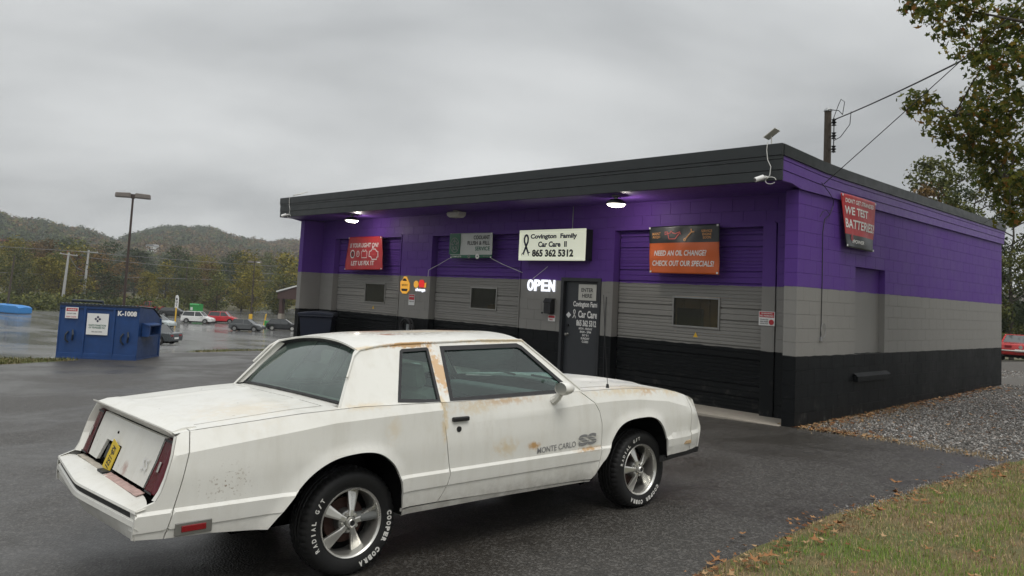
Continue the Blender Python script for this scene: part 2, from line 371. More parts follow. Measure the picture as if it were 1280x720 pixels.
# ------------------------------------------------------------ ground: one triangulation cut into its surfaces
def dens(poly, step, jit=0.0, closed=True):
    out = []; n = len(poly)
    for i in range(n if closed else n-1):
        a, b = poly[i], poly[(i+1) % n]; L = math.dist(a, b); k = max(1, int(L/step))
        for j in range(k):
            t = j/k; q = [a[0]+(b[0]-a[0])*t, a[1]+(b[1]-a[1])*t]
            if jit and j: q[0] += random.uniform(-jit, jit); q[1] += random.uniform(-jit, jit)
            out.append(tuple(q))
    if not closed: out.append(tuple(poly[-1]))
    return out
GRASS = dens([(2.70, -9.6), (2.60, -7.2), (2.52, -6.1), (2.50, -5.3), (2.46, -4.6), (2.49, -4.0), (2.55, -3.3), (2.58, -2.4), (2.66, -1.5), (2.74, -0.7), (2.82, 0.0), (3.4, 0.4), (6.0, 0.9), (16, 1.5), (16, -14), (2.9, -14)], 0.22, 0.035)
GRAVEL = dens([(0.10, 0.02), (0.8, -0.02), (1.5, -0.10), (2.1, -0.22), (2.60, -0.42), (2.74, -0.3), (2.82, 0.02), (3.4, 0.42), (6.0, 0.92), (16, 1.52), (22, 46), (-16, 46), (-16, 10.45), (0.06, 10.45), (0.06, 0.3)], 0.28, 0.02)
STRIP = dens([(-15.2, -9.5), (-15.6, -7.4), (-16.1, -5.9), (-16.35, -4.9), (-16.6, -4.9), (-17.3, -6.4), (-17.5, -8.2), (-17.6, -10.5)], 0.4, 0.04)
ISLAND = dens([(-19.3, -0.6), (-19.8, 0.3), (-24, 3.2), (-30, 7.4), (-34.2, 10.1), (-34.8, 9.9), (-30, 6.6), (-24, 2.2), (-20.2, -0.7)], 0.8, 0.05)
FORE = dens([(-17.6, -30), (-17.6, -10.5), (-17.5, -8.2), (-17.3, -6.4), (-16.6, -4.9), (-18.2, -2.6), (-19.3, -0.6), (-19.8, 0.3), (-20.6, 3.0), (-18, 12), (-15.0, 12), (-15.0, -30)], 0.8)
LOT = dens([(-15.0, 12), (-30, 60), (-100, 130), (-190, 100), (-172, 84), (-158, 66), (-150, 48), (-141, 30), (-137, 16), (-135, -30), (-100, -60), (-17.6, -60), (-17.6, -30)], 6)
def pip(P, poly):
    poly = np.array(poly); x, y = P[:, 0], P[:, 1]; ins = np.zeros(len(P), bool); n = len(poly); j = n-1
    for i in range(n):
        xi, yi = poly[i]; xj, yj = poly[j]
        c = ((yi > y) != (yj > y)) & (x < (xj-xi)*(y-yi)/(yj-yi+1e-12)+xi); ins ^= c; j = i
    return ins
def build_ground():
    pts = []; edges = []
    def loop(poly, shared):
        idx = []
        for q in poly:
            k = (round(q[0], 4), round(q[1], 4))
            if k not in shared: shared[k] = len(pts); pts.append(Vector(k))
            idx.append(shared[k])
        for a, b in zip(idx, idx[1:]+idx[:1]):
            if a != b: edges.append((a, b))
    sh = {}
    for poly in (GRASS, GRAVEL, STRIP, ISLAND, LOT, FORE): loop(poly, sh)
    def grid(x0, x1, y0, y1, st):
        for x in np.arange(x0, x1+1e-6, st):
            for y in np.arange(y0, y1+1e-6, st): pts.append(Vector((x+0.011, y+0.017)))
    grid(-16, 14, -14, 12, 0.75)
    for x in np.arange(-60, 40, 2.5):
        for y in np.arange(-40, 60, 2.5):
            if not (-16.5 < x < 14.5 and -14.5 < y < 12.5): pts.append(Vector((x+0.03, y+0.02)))
    r = 62.0
    while r < 1480:
        n = 150
        for k in range(n):
            a = 2*PI*(k+0.37*(int(r) % 3))/n
            x, y = 5.3+r*math.sin(a), -10.9+r*math.cos(a)
            if not (-61 < x < 41 and -41 < y < 61): pts.append(Vector((x, y)))
        r *= 1.075
    V, E_, F, *_ = delaunay_2d_cdt(pts, edges, [], 0, 1e-4)
    V = np.array([tuple(v) for v in V]); F = np.array([f for f in F if len(f) == 3])
    a, b, c = V[F[:, 0]], V[F[:, 1]], V[F[:, 2]]
    fl = ((b-a)[:, 0]*(c-a)[:, 1]-(b-a)[:, 1]*(c-a)[:, 0]) < 0
    F[fl] = F[fl][:, ::-1]
    cen = (a+b+c)/3; reg = np.full(len(F), 5)
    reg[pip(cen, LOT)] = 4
    reg[(cen[:, 0] > -15.0) & (cen[:, 0] < 20) & (cen[:, 1] > -30) & (cen[:, 1] < 12)] = 3
    reg[pip(cen, FORE)] = 3
    reg[pip(cen, STRIP)] = 2; reg[pip(cen, ISLAND)] = 2; reg[pip(cen, GRAVEL)] = 1; reg[pip(cen, GRASS)] = 0
    rr = np.hypot(cen[:, 0]-5.3, cen[:, 1]+10.9); reg[(reg == 5) & (rr > 330)] = 6
    z = Hn(V[:, 0], V[:, 1])
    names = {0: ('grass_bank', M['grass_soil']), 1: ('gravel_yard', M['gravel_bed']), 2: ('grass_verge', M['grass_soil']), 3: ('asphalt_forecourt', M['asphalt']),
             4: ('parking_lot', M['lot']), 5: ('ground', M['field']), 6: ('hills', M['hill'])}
    for k, (nm, m) in names.items():
        f = F[reg == k]
        if not len(f): continue
        u, inv = np.unique(f.ravel(), return_inverse=True)
        me = np_mesh(nm, np.c_[V[u], z[u]], inv.reshape(-1, 3), m, smooth=True)
        o = inst(nm, me); o['kind'] = 'structure'
build_ground()

# ------------------------------------------------------------ the workshop
BW, BD, BL = 14.64, 0.614, 10.33      # width, depth of the front recess, length
shop = thing('auto_shop', 'low flat-roofed block garage painted purple, grey and black in bands, with three overhead doors', 'building')
def block_mesh(L=0.406, Hh=0.2032, g=0.0012, dep=0.02, bv=0.0025, name='block'):
    """outer face at local x=0 looking along +x, length along y, height along z"""
    a, b = L/2-g, Hh/2-g; vs = []
    for x, e in ((-dep, 0), (-bv, 0), (0, bv)):
        vs += [(x, -a+e, -b+e), (x, a-e, -b+e), (x, a-e, b-e), (x, -a+e, b-e)]
    fs = [(8, 9, 10, 11)]
    for r in (0, 4):
        for k in range(4): fs.append((r+k, r+(k+1) % 4, r+4+(k+1) % 4, r+4+k))
    mb = MB(); mb.add(vs, fs); return mb
_bm = {}
def block_mesh_for(L):
    k = round(L, 3)
    if k not in _bm: _bm[k] = block_mesh(L).mesh('block', M['bands'])
    return _bm[k]
def rows(z0, z1): 
    n = int(round((z1-z0)/0.2032)); return [(z0+0.2032*i, i) for i in range(n)]
def lay(length, z0, z1, skip=None, phase=0):
    """running bond: (start, end, z of the course)"""
    out = []
    for z, i in rows(z0, z1):
        k = (i+phase) % 2; a = 0.0; first = 0.203 if k else 0.406
        while a < length-0.02:
            b = min(length, a+(first if a == 0 else 0.406))
            segs = [(a, b)]
            if skip:
                for (sa, sb, sz0, sz1) in skip:
                    if z+0.1 > sz0 and z+0.1 < sz1:
                        ns = []
                        for (p, q) in segs:
                            if q <= sa or p >= sb: ns.append((p, q))
                            else:
                                if p < sa: ns.append((p, sa))
                                if q > sb: ns.append((sb, q))
                        segs = ns
            out += [(p, q, z+0.1016) for p, q in segs if q-p > 0.03]; a = b
    return out
Z0 = -0.813
side = MB().box(-0.20, -0.012, 0.62, BL-0.012, Z0, 3.46)
# side wall with its blocked-up doorway: the backing is four boxes round the recess
RY0, RY1, RZ0, RZ1 = 2.03, 3.27, 1.00, 2.438
side = MB().box(-0.20, -0.012, 0.012, RY0, Z0, 3.46).box(-0.20, -0.012, RY1, BL-0.012, Z0, 3.46).box(-0.20, -0.012, RY0, RY1, Z0, RZ0).box(-0.20, -0.012, RY0, RY1, RZ1, 3.46)
side_wall = side.obj('side_wall', M['bands'], shop)
MB().box(-0.19, -0.105, RY0+0.001, RY1-0.001, RZ0+0.001, RZ1-0.001).obj('blocked_doorway', M['bands'], shop, label='smooth filled-in doorway recessed in the side wall')
lm = MB().box(-0.02, 0.075, 2.0, 3.38, 0.575, 0.665)
lm.add([(0.075, 2.0, 0.665), (0.075, 3.38, 0.665), (-0.01, 3.38, 0.72), (-0.01, 2.0, 0.72)], [(0, 1, 2, 3)])
lm.obj('wall_ledge', M['bands'], shop, bevel=0.008)
near_b = []; far_b = MB()
def add_block(parent, L, loc, rz):
    near_b.append(1); inst('block', block_mesh_for(L), parent, loc, (0, 0, rz))
def far_block(L, loc, rz):
    m = block_mesh(L); R = Matrix.Translation(loc) @ Matrix.Rotation(rz, 4, 'Z'); far_b.add([R @ Vector(v) for v in m.v], m.f)
for (a, b, z) in lay(BL, Z0, 3.455, [(RY0, RY1, RZ0, RZ1)]):
    if z < -0.1: continue
    (add_block if (a+b)/2 < 5.6 else (lambda p, L, l, r: far_block(L, l, r)))(side_wall, b-a, (0.0, (a+b)/2, z), 0)
# reveals of the doorway recess
MB().box(-0.105, -0.001, RY1-0.001, RY1+0.011, RZ0, RZ1).box(-0.105, -0.001, RY0-0.011, RY0+0.001, RZ0, RZ1).obj('reveal', M['bands'], shop)
# wing walls either end of the front
rw = MB().box(-0.199, -0.012, 0.012, 0.62, Z0, 3.46).obj('wing_wall', M['bands'], shop)
lw = MB().box(-BW+0.012, -BW+0.20, 0.012, 0.62, Z0, 3.46).obj('wing_wall', M['bands'], shop)
for z, i in rows(Z0, 3.455):
    if z < -0.05: 
        pass
    for par, xc in ((rw, -0.1), (lw, -BW+0.1)):
        inst('block', block_mesh_for(0.203), par, (xc, 0.0, z+0.1016), (0, 0, -PI/2))
for (a, b, z) in lay(0.6, Z0, 3.455, phase=1):
    far_block(b-a, (-BW+0.203, 0.0+(a+b)/2, z), 0); far_block(b-a, (-0.203, (a+b)/2, z), PI)
MB().box(-BW+0.001, -BW+0.2, 0.62, BL, Z0, 3.46).box(-BW+0.001, -0.2, BL-0.2, BL, Z0, 3.455).obj('rear_walls', M['bands'], shop)
# front wall: piers and header
PIERS = [(-14.44, -13.80), (-10.62, -9.43), (-6.35, -5.19), (-4.17, -3.92), (-0.64, -0.20)]
HEAD = 3.04
fm = MB()
for (a, b) in PIERS: fm.box(a, b, BD+0.012, BD+0.20, Z0, HEAD)
fm.box(-14.44, -0.20, BD+0.012, BD+0.20, HEAD, 3.52); fm.box(-5.19, -4.17, BD+0.012, BD+0.20, 2.10, HEAD)
front_wall = fm.obj('front_wall', M['bands'], shop)
zs = Z0+0.2032*19
skips = [(14.44-13.80, 14.44-10.62, -2, HEAD), (14.44-9.43, 14.44-6.35, -2, HEAD), (14.44-5.19, 14.44-4.17, -2, 2.07), (14.44-3.92, 14.44-0.64, -2, HEAD)]
nb = 0
for (a, b, z) in lay(14.24, Z0, 3.455, skips):
    if z < -0.35: continue
    cx = -14.44+(a+b)/2
    if cx > -6.9 and z > 1.0 and nb < 95: nb += 1; add_block(front_wall, b-a, (cx, BD, z), -PI/2)
    else: far_block(b-a, (cx, BD, z), -PI/2)
fo = far_b.obj('blocks', M['bands'], shop, fixn=False); fo['kind'] = 'stuff'
# jambs round the overhead doors, steel
for (a, b) in ((-13.80, -10.62), (-9.43, -6.35), (-3.92, -0.64)):
    jm = MB().box(a, a+0.035, BD-0.012, BD+0.17, -0.3, HEAD).box(b-0.24 if b > -1 else b-0.035, b-0.012, BD-0.014, BD+0.16, -0.3, HEAD-0.0)
    jm.box(a+0.036, b-0.036, BD-0.010, BD+0.16, HEAD-0.05, HEAD+0.035)
    jm.obj('door_frame', M['door_bands'], shop, bevel=0.004)
# overhead doors: five ribbed panels each, one with a window
def rib_profile(z0):
    """(y offset, z) down one 24 inch steel section; two deep grooves, shallow ribs between"""
    P = [(0, z0+0.002)]; zz = [0.035, 0.10, 0.165]
    def groove(c, d, w): return [(0, z0+c-w), (d, z0+c-w*0.35), (d, z0+c+w*0.35), (0, z0+c+w)]
    for c, d, w in ((0.06, 0.010, 0.013), (0.12, 0.010, 0.013), (0.18, 0.010, 0.013), (0.24, 0.028, 0.016), (0.34, 0.010, 0.013), (0.44, 0.028, 0.016), (0.50, 0.010, 0.013), (0.56, 0.010, 0.013)): P += groove(c, d, w)
    P.append((0, z0+0.606)); return P
def overhead_door(x0, x1, wx0, wx1, wz0, wz1, label, board):
    d = thing('garage_door', None, None); d.parent = shop; d['label'] = label; yD = BD+0.145
    for k in range(5):
        z0 = 0.61*k-0.005; pr = rib_profile(z0); mb = MB()
        spans = [(x0, x1)]; cut = wz0 < z0+0.6 and wz1 > z0+0.01
        if cut: spans = [(x0, wx0-0.03), (wx1+0.03, x1)]
        for (a, b) in spans:
            vs = []; fs = []
            for (o, z) in pr: vs += [(a, yD+o, z), (b, yD+o, z)]
            n = len(pr)
            for i in range(n-1): fs.append((2*i, 2*i+1, 2*i+3, 2*i+2))
            vs += [(a, yD+0.045, z0+0.002), (b, yD+0.045, z0+0.002), (a, yD+0.045, z0+0.606), (b, yD+0.045, z0+0.606)]
            q = 2*n; fs += [(0, q, q+1, 1), (2*n-2, 2*n-1, q+3, q+2), (q, q+2, q+3, q+1)]
            mb.add(vs, fs)
        if cut:
            lo, hi = max(wz0-0.03, z0+0.002), min(wz1+0.03, z0+0.606)
            if lo > z0+0.01: mb.box(wx0-0.0299, wx1+0.0299, yD+0.001, yD+0.045, z0+0.002, lo)
            if hi < z0+0.6: mb.box(wx0-0.0299, wx1+0.0299, yD+0.001, yD+0.045, hi, z0+0.606)
        mb.obj('door_panel', M['door_bands'], d)
    f = MB(); e = 0.032
    f.box(wx0-e, wx1+e, yD-0.022, yD+0.03, wz1, wz1+e).box(wx0-e, wx1+e, yD-0.022, yD+0.03, wz0-e, wz0)
    f.box(wx0-e, wx0, yD-0.020, yD+0.03, wz0, wz1).box(wx1, wx1+e, yD-0.020, yD+0.03, wz0, wz1)
    f.obj('window_frame', M['alu'] if board != 'dull' else M['doorframe_grey'], d, bevel=0.004)
    MB().box(wx0, wx1, yD+0.0, yD+0.006, wz0, wz1).obj('pane', M['pane'], d)
    return d
M['doorframe_grey'] = simple('painted_window_frame', (0.20, 0.195, 0.18, 1), 0.5)
overhead_door(-13.74, -10.68, -12.33, -11.45, 1.33, 1.79, 'leftmost ribbed overhead door, behind the red banner', 'dull')
overhead_door(-9.37, -6.41, -8.05, -7.23, 1.36, 1.80, 'middle ribbed overhead door, under the coolant banner', 'x')
overhead_door(-3.86, -0.90, -2.62, -1.74, 1.32, 1.79, 'rightmost ribbed overhead door, under the orange banner', 'x')
# what shows behind the door windows: plywood shelving and stored goods
M['ply'] = simple('plywood', (0.62, 0.36, 0.15, 1), 0.6, var=0.4, scale=3)
M['dullboard'] = simple('grey_board_behind_glass', (0.13, 0.12, 0.09, 1), 0.7)
sh = MB().box(-2.68, -2.50, 0.86, 0.90, 1.2, 1.9).box(-2.47, -2.18, 0.87, 0.90, 1.2, 1.9).box(-2.14, -1.98, 0.85, 0.89, 1.2, 1.9).box(-1.95, -1.62, 0.86, 0.90, 1.2, 1.9).box(-2.7, -1.6, 0.92, 0.95, 1.1, 1.95).box(-2.7, -1.6, 0.83, 0.86, 1.70, 1.73)
sh.obj('shelf_unit', M['ply'], None); 
bpy.data.objects['shelf_unit']['label'] = 'brown plywood shelving seen through the window of the rightmost overhead door'; bpy.data.objects['shelf_unit']['category'] = 'shelving'
tag(MB().box(-2.60, -2.08, 0.815, 0.85, 1.20, 1.62).box(-2.55, -2.13, 0.805, 0.815, 1.25, 1.58).obj('monitor', M['black'], None, bevel=0.01), 'black flat screen behind the right overhead door window', 'screen')
tag(MB().box(-12.4, -11.4, 0.86, 0.88, 1.25, 1.85).obj('board', M['dullboard']), 'dull grey-green board closing the left overhead door window', 'board')
bx = MB().box(-8.0, -7.3, 1.2, 1.5, 1.1, 1.42).box(-7.9, -7.6, 1.2, 1.4, 1.42, 1.46)
tag(bx.obj('carton', M['ply']), 'brown carton seen low through the middle overhead door window', 'box')
# entrance door in the front wall
ed = thing('entrance_door', None, None); ed.parent = shop; ed['label'] = 'dark entrance door with white lettering'
MB().box(-5.19, -5.12, BD-0.02, BD+0.14, -0.02, 2.09).box(-4.24, -4.17, BD-0.02, BD+0.14, -0.02, 2.09).box(-5.12, -4.24, BD-0.02, BD+0.14, 2.02, 2.09).obj('door_frame', M['trimdark'], ed, bevel=0.006)
MB().box(-5.115, -4.245, BD+0.06, BD+0.10, -0.01, 2.015).obj('door_leaf', M['doorgrey'], ed, bevel=0.004)
yl = BD+0.06
kn = MB().lathe([(0.0, -0.075), (0.020, -0.073), (0.031, -0.06), (0.033, -0.045), (0.022, -0.03), (0.012, -0.02), (0.012, -0.006), (0.032, -0.004), (0.034, 0.0)], (-5.03, yl, 0.98), 'Y', 16)
kn.obj('door_knob', M['alu'], ed, smooth=True)
MB().lathe([(0.0, -0.02), (0.024, -0.02), (0.027, -0.012), (0.027, 0)], (-5.03, yl, 1.16), 'Y', 14).obj('deadbolt', M['blacksteel'], ed, smooth=True)
MB().add([(-5.02, yl-0.004, 1.42), (-4.955, yl-0.004, 1.36), (-5.02, yl-0.004, 1.30), (-5.085, yl-0.004, 1.36), (-5.02, yl, 1.42), (-4.955, yl, 1.36), (-5.02, yl, 1.30), (-5.085, yl, 1.36)], [(0, 3, 2, 1), (0, 1, 5, 4), (1, 2, 6, 5), (2, 3, 7, 6), (3, 0, 4, 7)]).obj('sticker', M['white'], ed)
MB().box(-4.78, -4.33, yl-0.010, yl, 1.66, 1.97).obj('door_sign', M['offwhite'], ed, bevel=0.003)
X_, Z_ = (1, 0, 0), (0, 0, 1)
def ftext(s, parent, mat, x, y, z, wd, ht, **k): return text(s, parent, M[mat], (x, y, z), X_, Z_, wd, ht, **k)
ftext('ENTER', ed, 'ink_black', -4.555, yl-0.010, 1.86, 0.30, 0.075); ftext('HERE', ed, 'ink_black', -4.555, yl-0.010, 1.75, 0.25, 0.075)
ftext('Covington Fami', ed, 'ink_white', -4.60, yl, 1.57, 0.62, 0.135, bold=0.035); ftext('Car Care', ed, 'ink_white', -4.53, yl, 1.39, 0.48, 0.14, bold=0.035)
ftext('865 362 5312', ed, 'ink_white', -4.56, yl, 1.22, 0.50, 0.12, bold=0.04)
for k, (s_, w_) in enumerate((('MON - FRIDAY', 0.34), ('8AM - 5PM', 0.28), ('SAT 8-1', 0.16), ('SUNDAY', 0.22), ('CLOSED', 0.16))): ftext(s_, ed, 'ink_white', -4.57, yl, 1.115-0.062*k, w_, 0.042, bold=0.03)
def ribbon(parent, mat, x, y, z, h, both=True, name='ribbon_emblem'):
    mb = MB(); 
    def strip(pts, wd, o):
        vs = []; fs = []
        for i, p in enumerate(pts):
            a = Vector(pts[max(i-1, 0)]); b = Vector(pts[min(i+1, len(pts)-1)]); d = (b-a).normalized(); n = Vector((-d.y, d.x))
            for s_ in (-1, 1): vs.append((x+(p[0]+n.x*wd*s_/2)*h, y-o, z+(p[1]+n.y*wd*s_/2)*h))
        for i in range(len(pts)-1): fs.append((2*i, 2*i+1, 2*i+3, 2*i+2))
        mb.add(vs, fs)
    strip([(-0.16, -0.42), (0.0, -0.08), (0.12, 0.15), (0.13, 0.32), (0.07, 0.44), (0, 0.47), (-0.07, 0.44), (-0.13, 0.32), (-0.12, 0.15), (0.0, -0.08), (0.18, -0.42)], 0.11, 0.004)
    strip([(-0.16, -0.40), (-0.25, -0.44), (-0.26, -0.52)], 0.05, 0.006); strip([(-0.16, -0.40), (-0.11, -0.50)], 0.05, 0.008)
    strip([(0.18, -0.40), (0.30, -0.36)], 0.05, 0.006); strip([(0.18, -0.40), (0.20, -0.53)], 0.05, 0.008)
    return mb.obj(name, M[mat], parent, fixn=False)
ribbon(ed, 'ink_white', -4.87, yl, 1.39, 0.17)
# threshold slab
MB().box(-14.43, -0.205, -0.06, 0.86, -0.9, 0.012).obj('threshold_slab', M['concrete'], shop, bevel=0.012)
MB().box(-14.4, -0.21, 0.90, BL-0.22, -0.9, -0.02).obj('floor_slab', M['concrete'], shop)
# roof
def ztop(y): return float(np.interp(y, [-0.62, 0, 0.7, 1.5, 10.45], [4.03, 4.00, 3.965, 3.95, 3.93]))
XL, XR, YF, YB = -14.70, 0.056, -0.62, 10.42
ys = [-0.62, -0.3, 0, 0.35, 0.7, 1.1, 1.5, 4, 7, YB]
rm = MB(); vs = []; fs = []
for y in ys: vs += [(XL+0.02, y+0.001, ztop(y)-0.012), (XR-0.02, y+0.001, ztop(y)-0.012), (XL+0.02, y+0.001, 3.60), (XR-0.02, y+0.001, 3.60)]
for i in range(len(ys)-1): fs += [(4*i, 4*i+1, 4*i+5, 4*i+4), (4*i+2, 4*i+6, 4*i+7, 4*i+3)]
rm.add(vs, fs).obj('roof_deck', M['fascia'], shop)
MB().box(XL+0.03, XR-0.03, YF+0.03, BD+0.2, 3.50, 3.53).box(-14.6, -0.03, BD+0.2, BL-0.01, 3.46, 3.5).obj('soffit', M['purple'], shop)
for z0, z1, o in ((3.862, 4.032, 0.012), (3.806, 3.858, 0.004), (3.654, 3.801, 0.0), (3.505, 3.649, -0.006)):
    MB().box(XL-o, XR+o*0.5-0.002, YF-0.02-o, YF+0.03, z0, z1).obj('fascia_board', M['fascia'], shop, bevel=0.004)
def side_board(x0, x1, y0, f0, f1, m, nm, lab=None):
    yy = [y for y in ys if y > y0+0.05]; yy = [y0]+yy; vs = []; fs = []
    for y in yy:
        for (x, z) in ((x0, f0(y)), (x1, f0(y)), (x1, f1(y)), (x0, f1(y))): vs.append((x, y, z))
    for i in range(len(yy)-1):
        for k in range(4): fs.append((4*i+k, 4*i+(k+1) % 4, 4*i+4+(k+1) % 4, 4*i+4+k))
    fs += [(0, 1, 2, 3), tuple(4*(len(yy)-1)+k for k in (3, 2, 1, 0))]
    o = MB().add(vs, fs).obj(nm, M[m], shop, bevel=0.003)
    if lab: o['label'] = lab
sag = lambda y: ztop(y)
for s_ in (1, -1):
    xa, xb = (0.001, XR) if s_ == 1 else (-BW-0.001, XL)
    e = 0.012*s_
    side_board(xa, xb+e, YF+0.031, lambda y: sag(y)-0.165, lambda y: sag(y)+0.002, 'fascia', 'drip_edge')
    side_board(xa, xb-0.006*s_, YF+0.031, lambda y: sag(y)-0.225, lambda y: sag(y)-0.168, 'purple', 'fascia_board')
    side_board(xa, xb-0.012*s_, YF+0.031, lambda y: sag(y)-0.365+0.02*max(0, min(1, y/3)), lambda y: sag(y)-0.229, 'purple', 'fascia_board')
    side_board(xa, xb-0.020*s_, YF+0.031, lambda y: 3.505 if y < 0 else 3.455, lambda y: sag(y)-0.369+0.02*max(0, min(1, y/3)), 'purple', 'fascia_board')
MB().box(-BW, 0.04, YB-0.03, YB+0.0, 3.46, 3.93).obj('fascia_board', M['fascia'], shop)

# ------------------------------------------------------------ signs, banners and fittings hung on the walls
def banner(name, label, cat, corners, n_out, mats, bands, amp=0.012, group=None, seed=0):
    """corners tl, tr, br, bl; bands = [(v0, v1, material index)]"""
    t = thing(name, label, cat, tuple(Vector(corners[3]))); t.location = (0, 0, 0)
    tl, tr, br, bl = [Vector(c) for c in corners]; n = Vector(n_out); NU, NV = 36, 28; vs = []; fs = []; mi = []
    rs = random.Random(seed); ph = [rs.uniform(0, 6.28) for _ in range(6)]
    def wav(u, v):
        pull = math.exp(-((u)**2+(1-v)**2)*9)+math.exp(-((1-u)**2+(1-v)**2)*9)+0.6*math.exp(-(u**2+v**2)*9)+0.6*math.exp(-((1-u)**2+v**2)*9)
        w_ = 0.5*math.sin(9*u+4*v+ph[0])+0.35*math.sin(17*u-9*v+ph[1])+0.3*math.sin(5*u+15*v+ph[2])+0.8*abs(math.sin(3.1*(u-0.5)*(1.6-v)+ph[3]))
        return 0.6*amp*w_*(1-0.6*min(1, pull))+amp*1.5*(1-abs(2*u-1)**3)*(0.4+0.6*v)
    def P(u, v): return (bl*(1-u)+br*u)*(1-v)+(tl*(1-u)+tr*u)*v
    vlev = sorted(set([i/NV for i in range(NV+1)]+[b for a_ in bands for b in a_[:2]]))
    for v in vlev:
        for i in range(NU+1): u = i/NU; vs.append(P(u, v)+n*wav(u, v))
    for j in range(len(vlev)-1):
        vm_ = (vlev[j]+vlev[j+1])/2; k = next((b[2] for b in bands if b[0] <= vm_ <= b[1]), 0)
        for i in range(NU): fs.append((j*(NU+1)+i, j*(NU+1)+i+1, (j+1)*(NU+1)+i+1, (j+1)*(NU+1)+i)); mi.append(k)
    mb = MB(); mb.v = [tuple(v) for v in vs]; mb.f = fs; mb.mi = mi
    o = mb.obj('banner_sheet', [M[m] for m in mats], t, smooth=True, angle=60, fixn=False)
    so_ = o.modifiers.new('thickness', 'SOLIDIFY'); so_.thickness = 0.003; so_.offset = -1
    c = (tl+tr+br+bl)/4; uu = (tr-tl).normalized(); vv = Vector((0, 0, 1)); Wd = ((tr-tl).length+(br-bl).length)/2; Ht = ((tl-bl).length+(tr-br).length)/2
    g = MB()
    for p in (P(0.02, 0.97), P(0.98, 0.97), P(0.98, 0.03), P(0.02, 0.03)): g.obox(p+n*(amp*0.6+0.006), uu, vv, n, 0.016, 0.016, 0.004)
    g.obj('grommets', M['white'], t)
    def put(s, mat, u, v, wd, ht, shear=0.0, bold=0.03):
        bold *= 0.5; vs_, fs_ = text_geo(s, bold); lo, hi = vs_.min(0), vs_.max(0); mid = (lo+hi)/2; sz = hi-lo; out = []; sh_ = shear*ht*Ht/Wd
        for p in vs_:
            b = (p[1]-mid[1])/sz[1]; a = (p[0]-mid[0])/sz[0]; uu_ = u+a*(wd-sh_)+b*sh_; vv_ = v+b*ht; out.append(P(uu_, vv_)+n*(wav(min(1, max(0, uu_)), min(1, max(0, vv_)))+0.006))
        return MB().add(out, fs_).obj('lettering', M[mat], t, fixn=False)
    def shape(pts, mat, u, v, sc, wd=0.05, closed=True, nm='symbol', z=0.005):
        """outlined symbol: polyline of width wd in units of sc"""
        mb = MB(); P2 = [Vector(p) for p in pts]; n_ = len(P2); vs2 = []; fs2 = []
        for i in range(n_):
            a = P2[(i-1) % n_] if closed or i else P2[i]; b = P2[(i+1) % n_] if closed or i < n_-1 else P2[i]
            d = (b-a).normalized(); m_ = Vector((-d.y, d.x))
            for s_ in (-1, 1):
                q = P2[i]+m_*wd*s_/2; uu_ = u+q.x*sc/Wd; vv_ = v+q.y*sc/Ht
                vs2.append(P(uu_, vv_)+n*(wav(min(1, max(0, uu_)), min(1, max(0, vv_)))+z+0.003))
        for i in range(n_ if closed else n_-1): j = (i+1) % n_; fs2.append((2*i, 2*i+1, 2*j+1, 2*j))
        return mb.add(vs2, fs2).obj(nm, M[mat], t, fixn=False)
    return t, put, shape
F_ = (0, -1, 0)
def circ(r, n=20, cx=0, cy=0, sy=1): return [(cx+r*math.cos(2*PI*k/n), cy+r*sy*math.sin(2*PI*k/n)) for k in range(n)]
# left red banner
t, put, shp = banner('banner', 'red vinyl banner over the leftmost overhead door asking about a warning light', 'banner', [(-12.98, 0.55, 3.02), (-11.42, 0.55, 3.02), (-11.24, 0.50, 2.16), (-13.02, 0.50, 2.13)], F_, ['vinyl_red'], [(0, 1, 0)], seed=1, amp=0.02)
put('IS YOUR LIGHT ON?', 'ink_white', 0.5, 0.74, 0.84, 0.135, shear=0.18, bold=0.045); put('LET US FIX IT', 'ink_white', 0.49, 0.20, 0.62, 0.135, bold=0.045)
shp(circ(0.5, 18), 'ink_white', 0.19, 0.48, 0.20, 0.14); shp([(-0.2, -0.3), (-0.2, 0.2), (0.2, 0.2), (0.2, -0.3)], 'ink_black', 0.19, 0.48, 0.22, 0.18)
shp(circ(0.5, 18), 'ink_white', 0.36, 0.48, 0.15, 0.12); shp([(0, 0.3), (0, -0.15)], 'ink_white', 0.36, 0.48, 0.18, 0.14, False)
shp([(-0.5, -0.4), (0.5, -0.4), (0.5, 0.3), (0.32, 0.3), (0.32, 0.45), (0.15, 0.45), (0.15, 0.3), (-0.15, 0.3), (-0.15, 0.45), (-0.32, 0.45), (-0.32, 0.3), (-0.5, 0.3)], 'ink_white', 0.54, 0.47, 0.24, 0.09)
shp([(-0.5, -0.2), (-0.28, -0.2), (-0.14, -0.42), (0.4, -0.42), (0.4, -0.25), (0.55, -0.25), (0.55, 0.2), (0.4, 0.2), (0.25, 0.38), (0.0, 0.38), (0.0, 0.5), (-0.15, 0.5), (-0.15, 0.38), (-0.36, 0.22), (-0.5, 0.22)], 'ink_white', 0.78, 0.47, 0.34, 0.08)
put('CHECK', 'ink_pink', 0.79, 0.46, 0.10, 0.05)
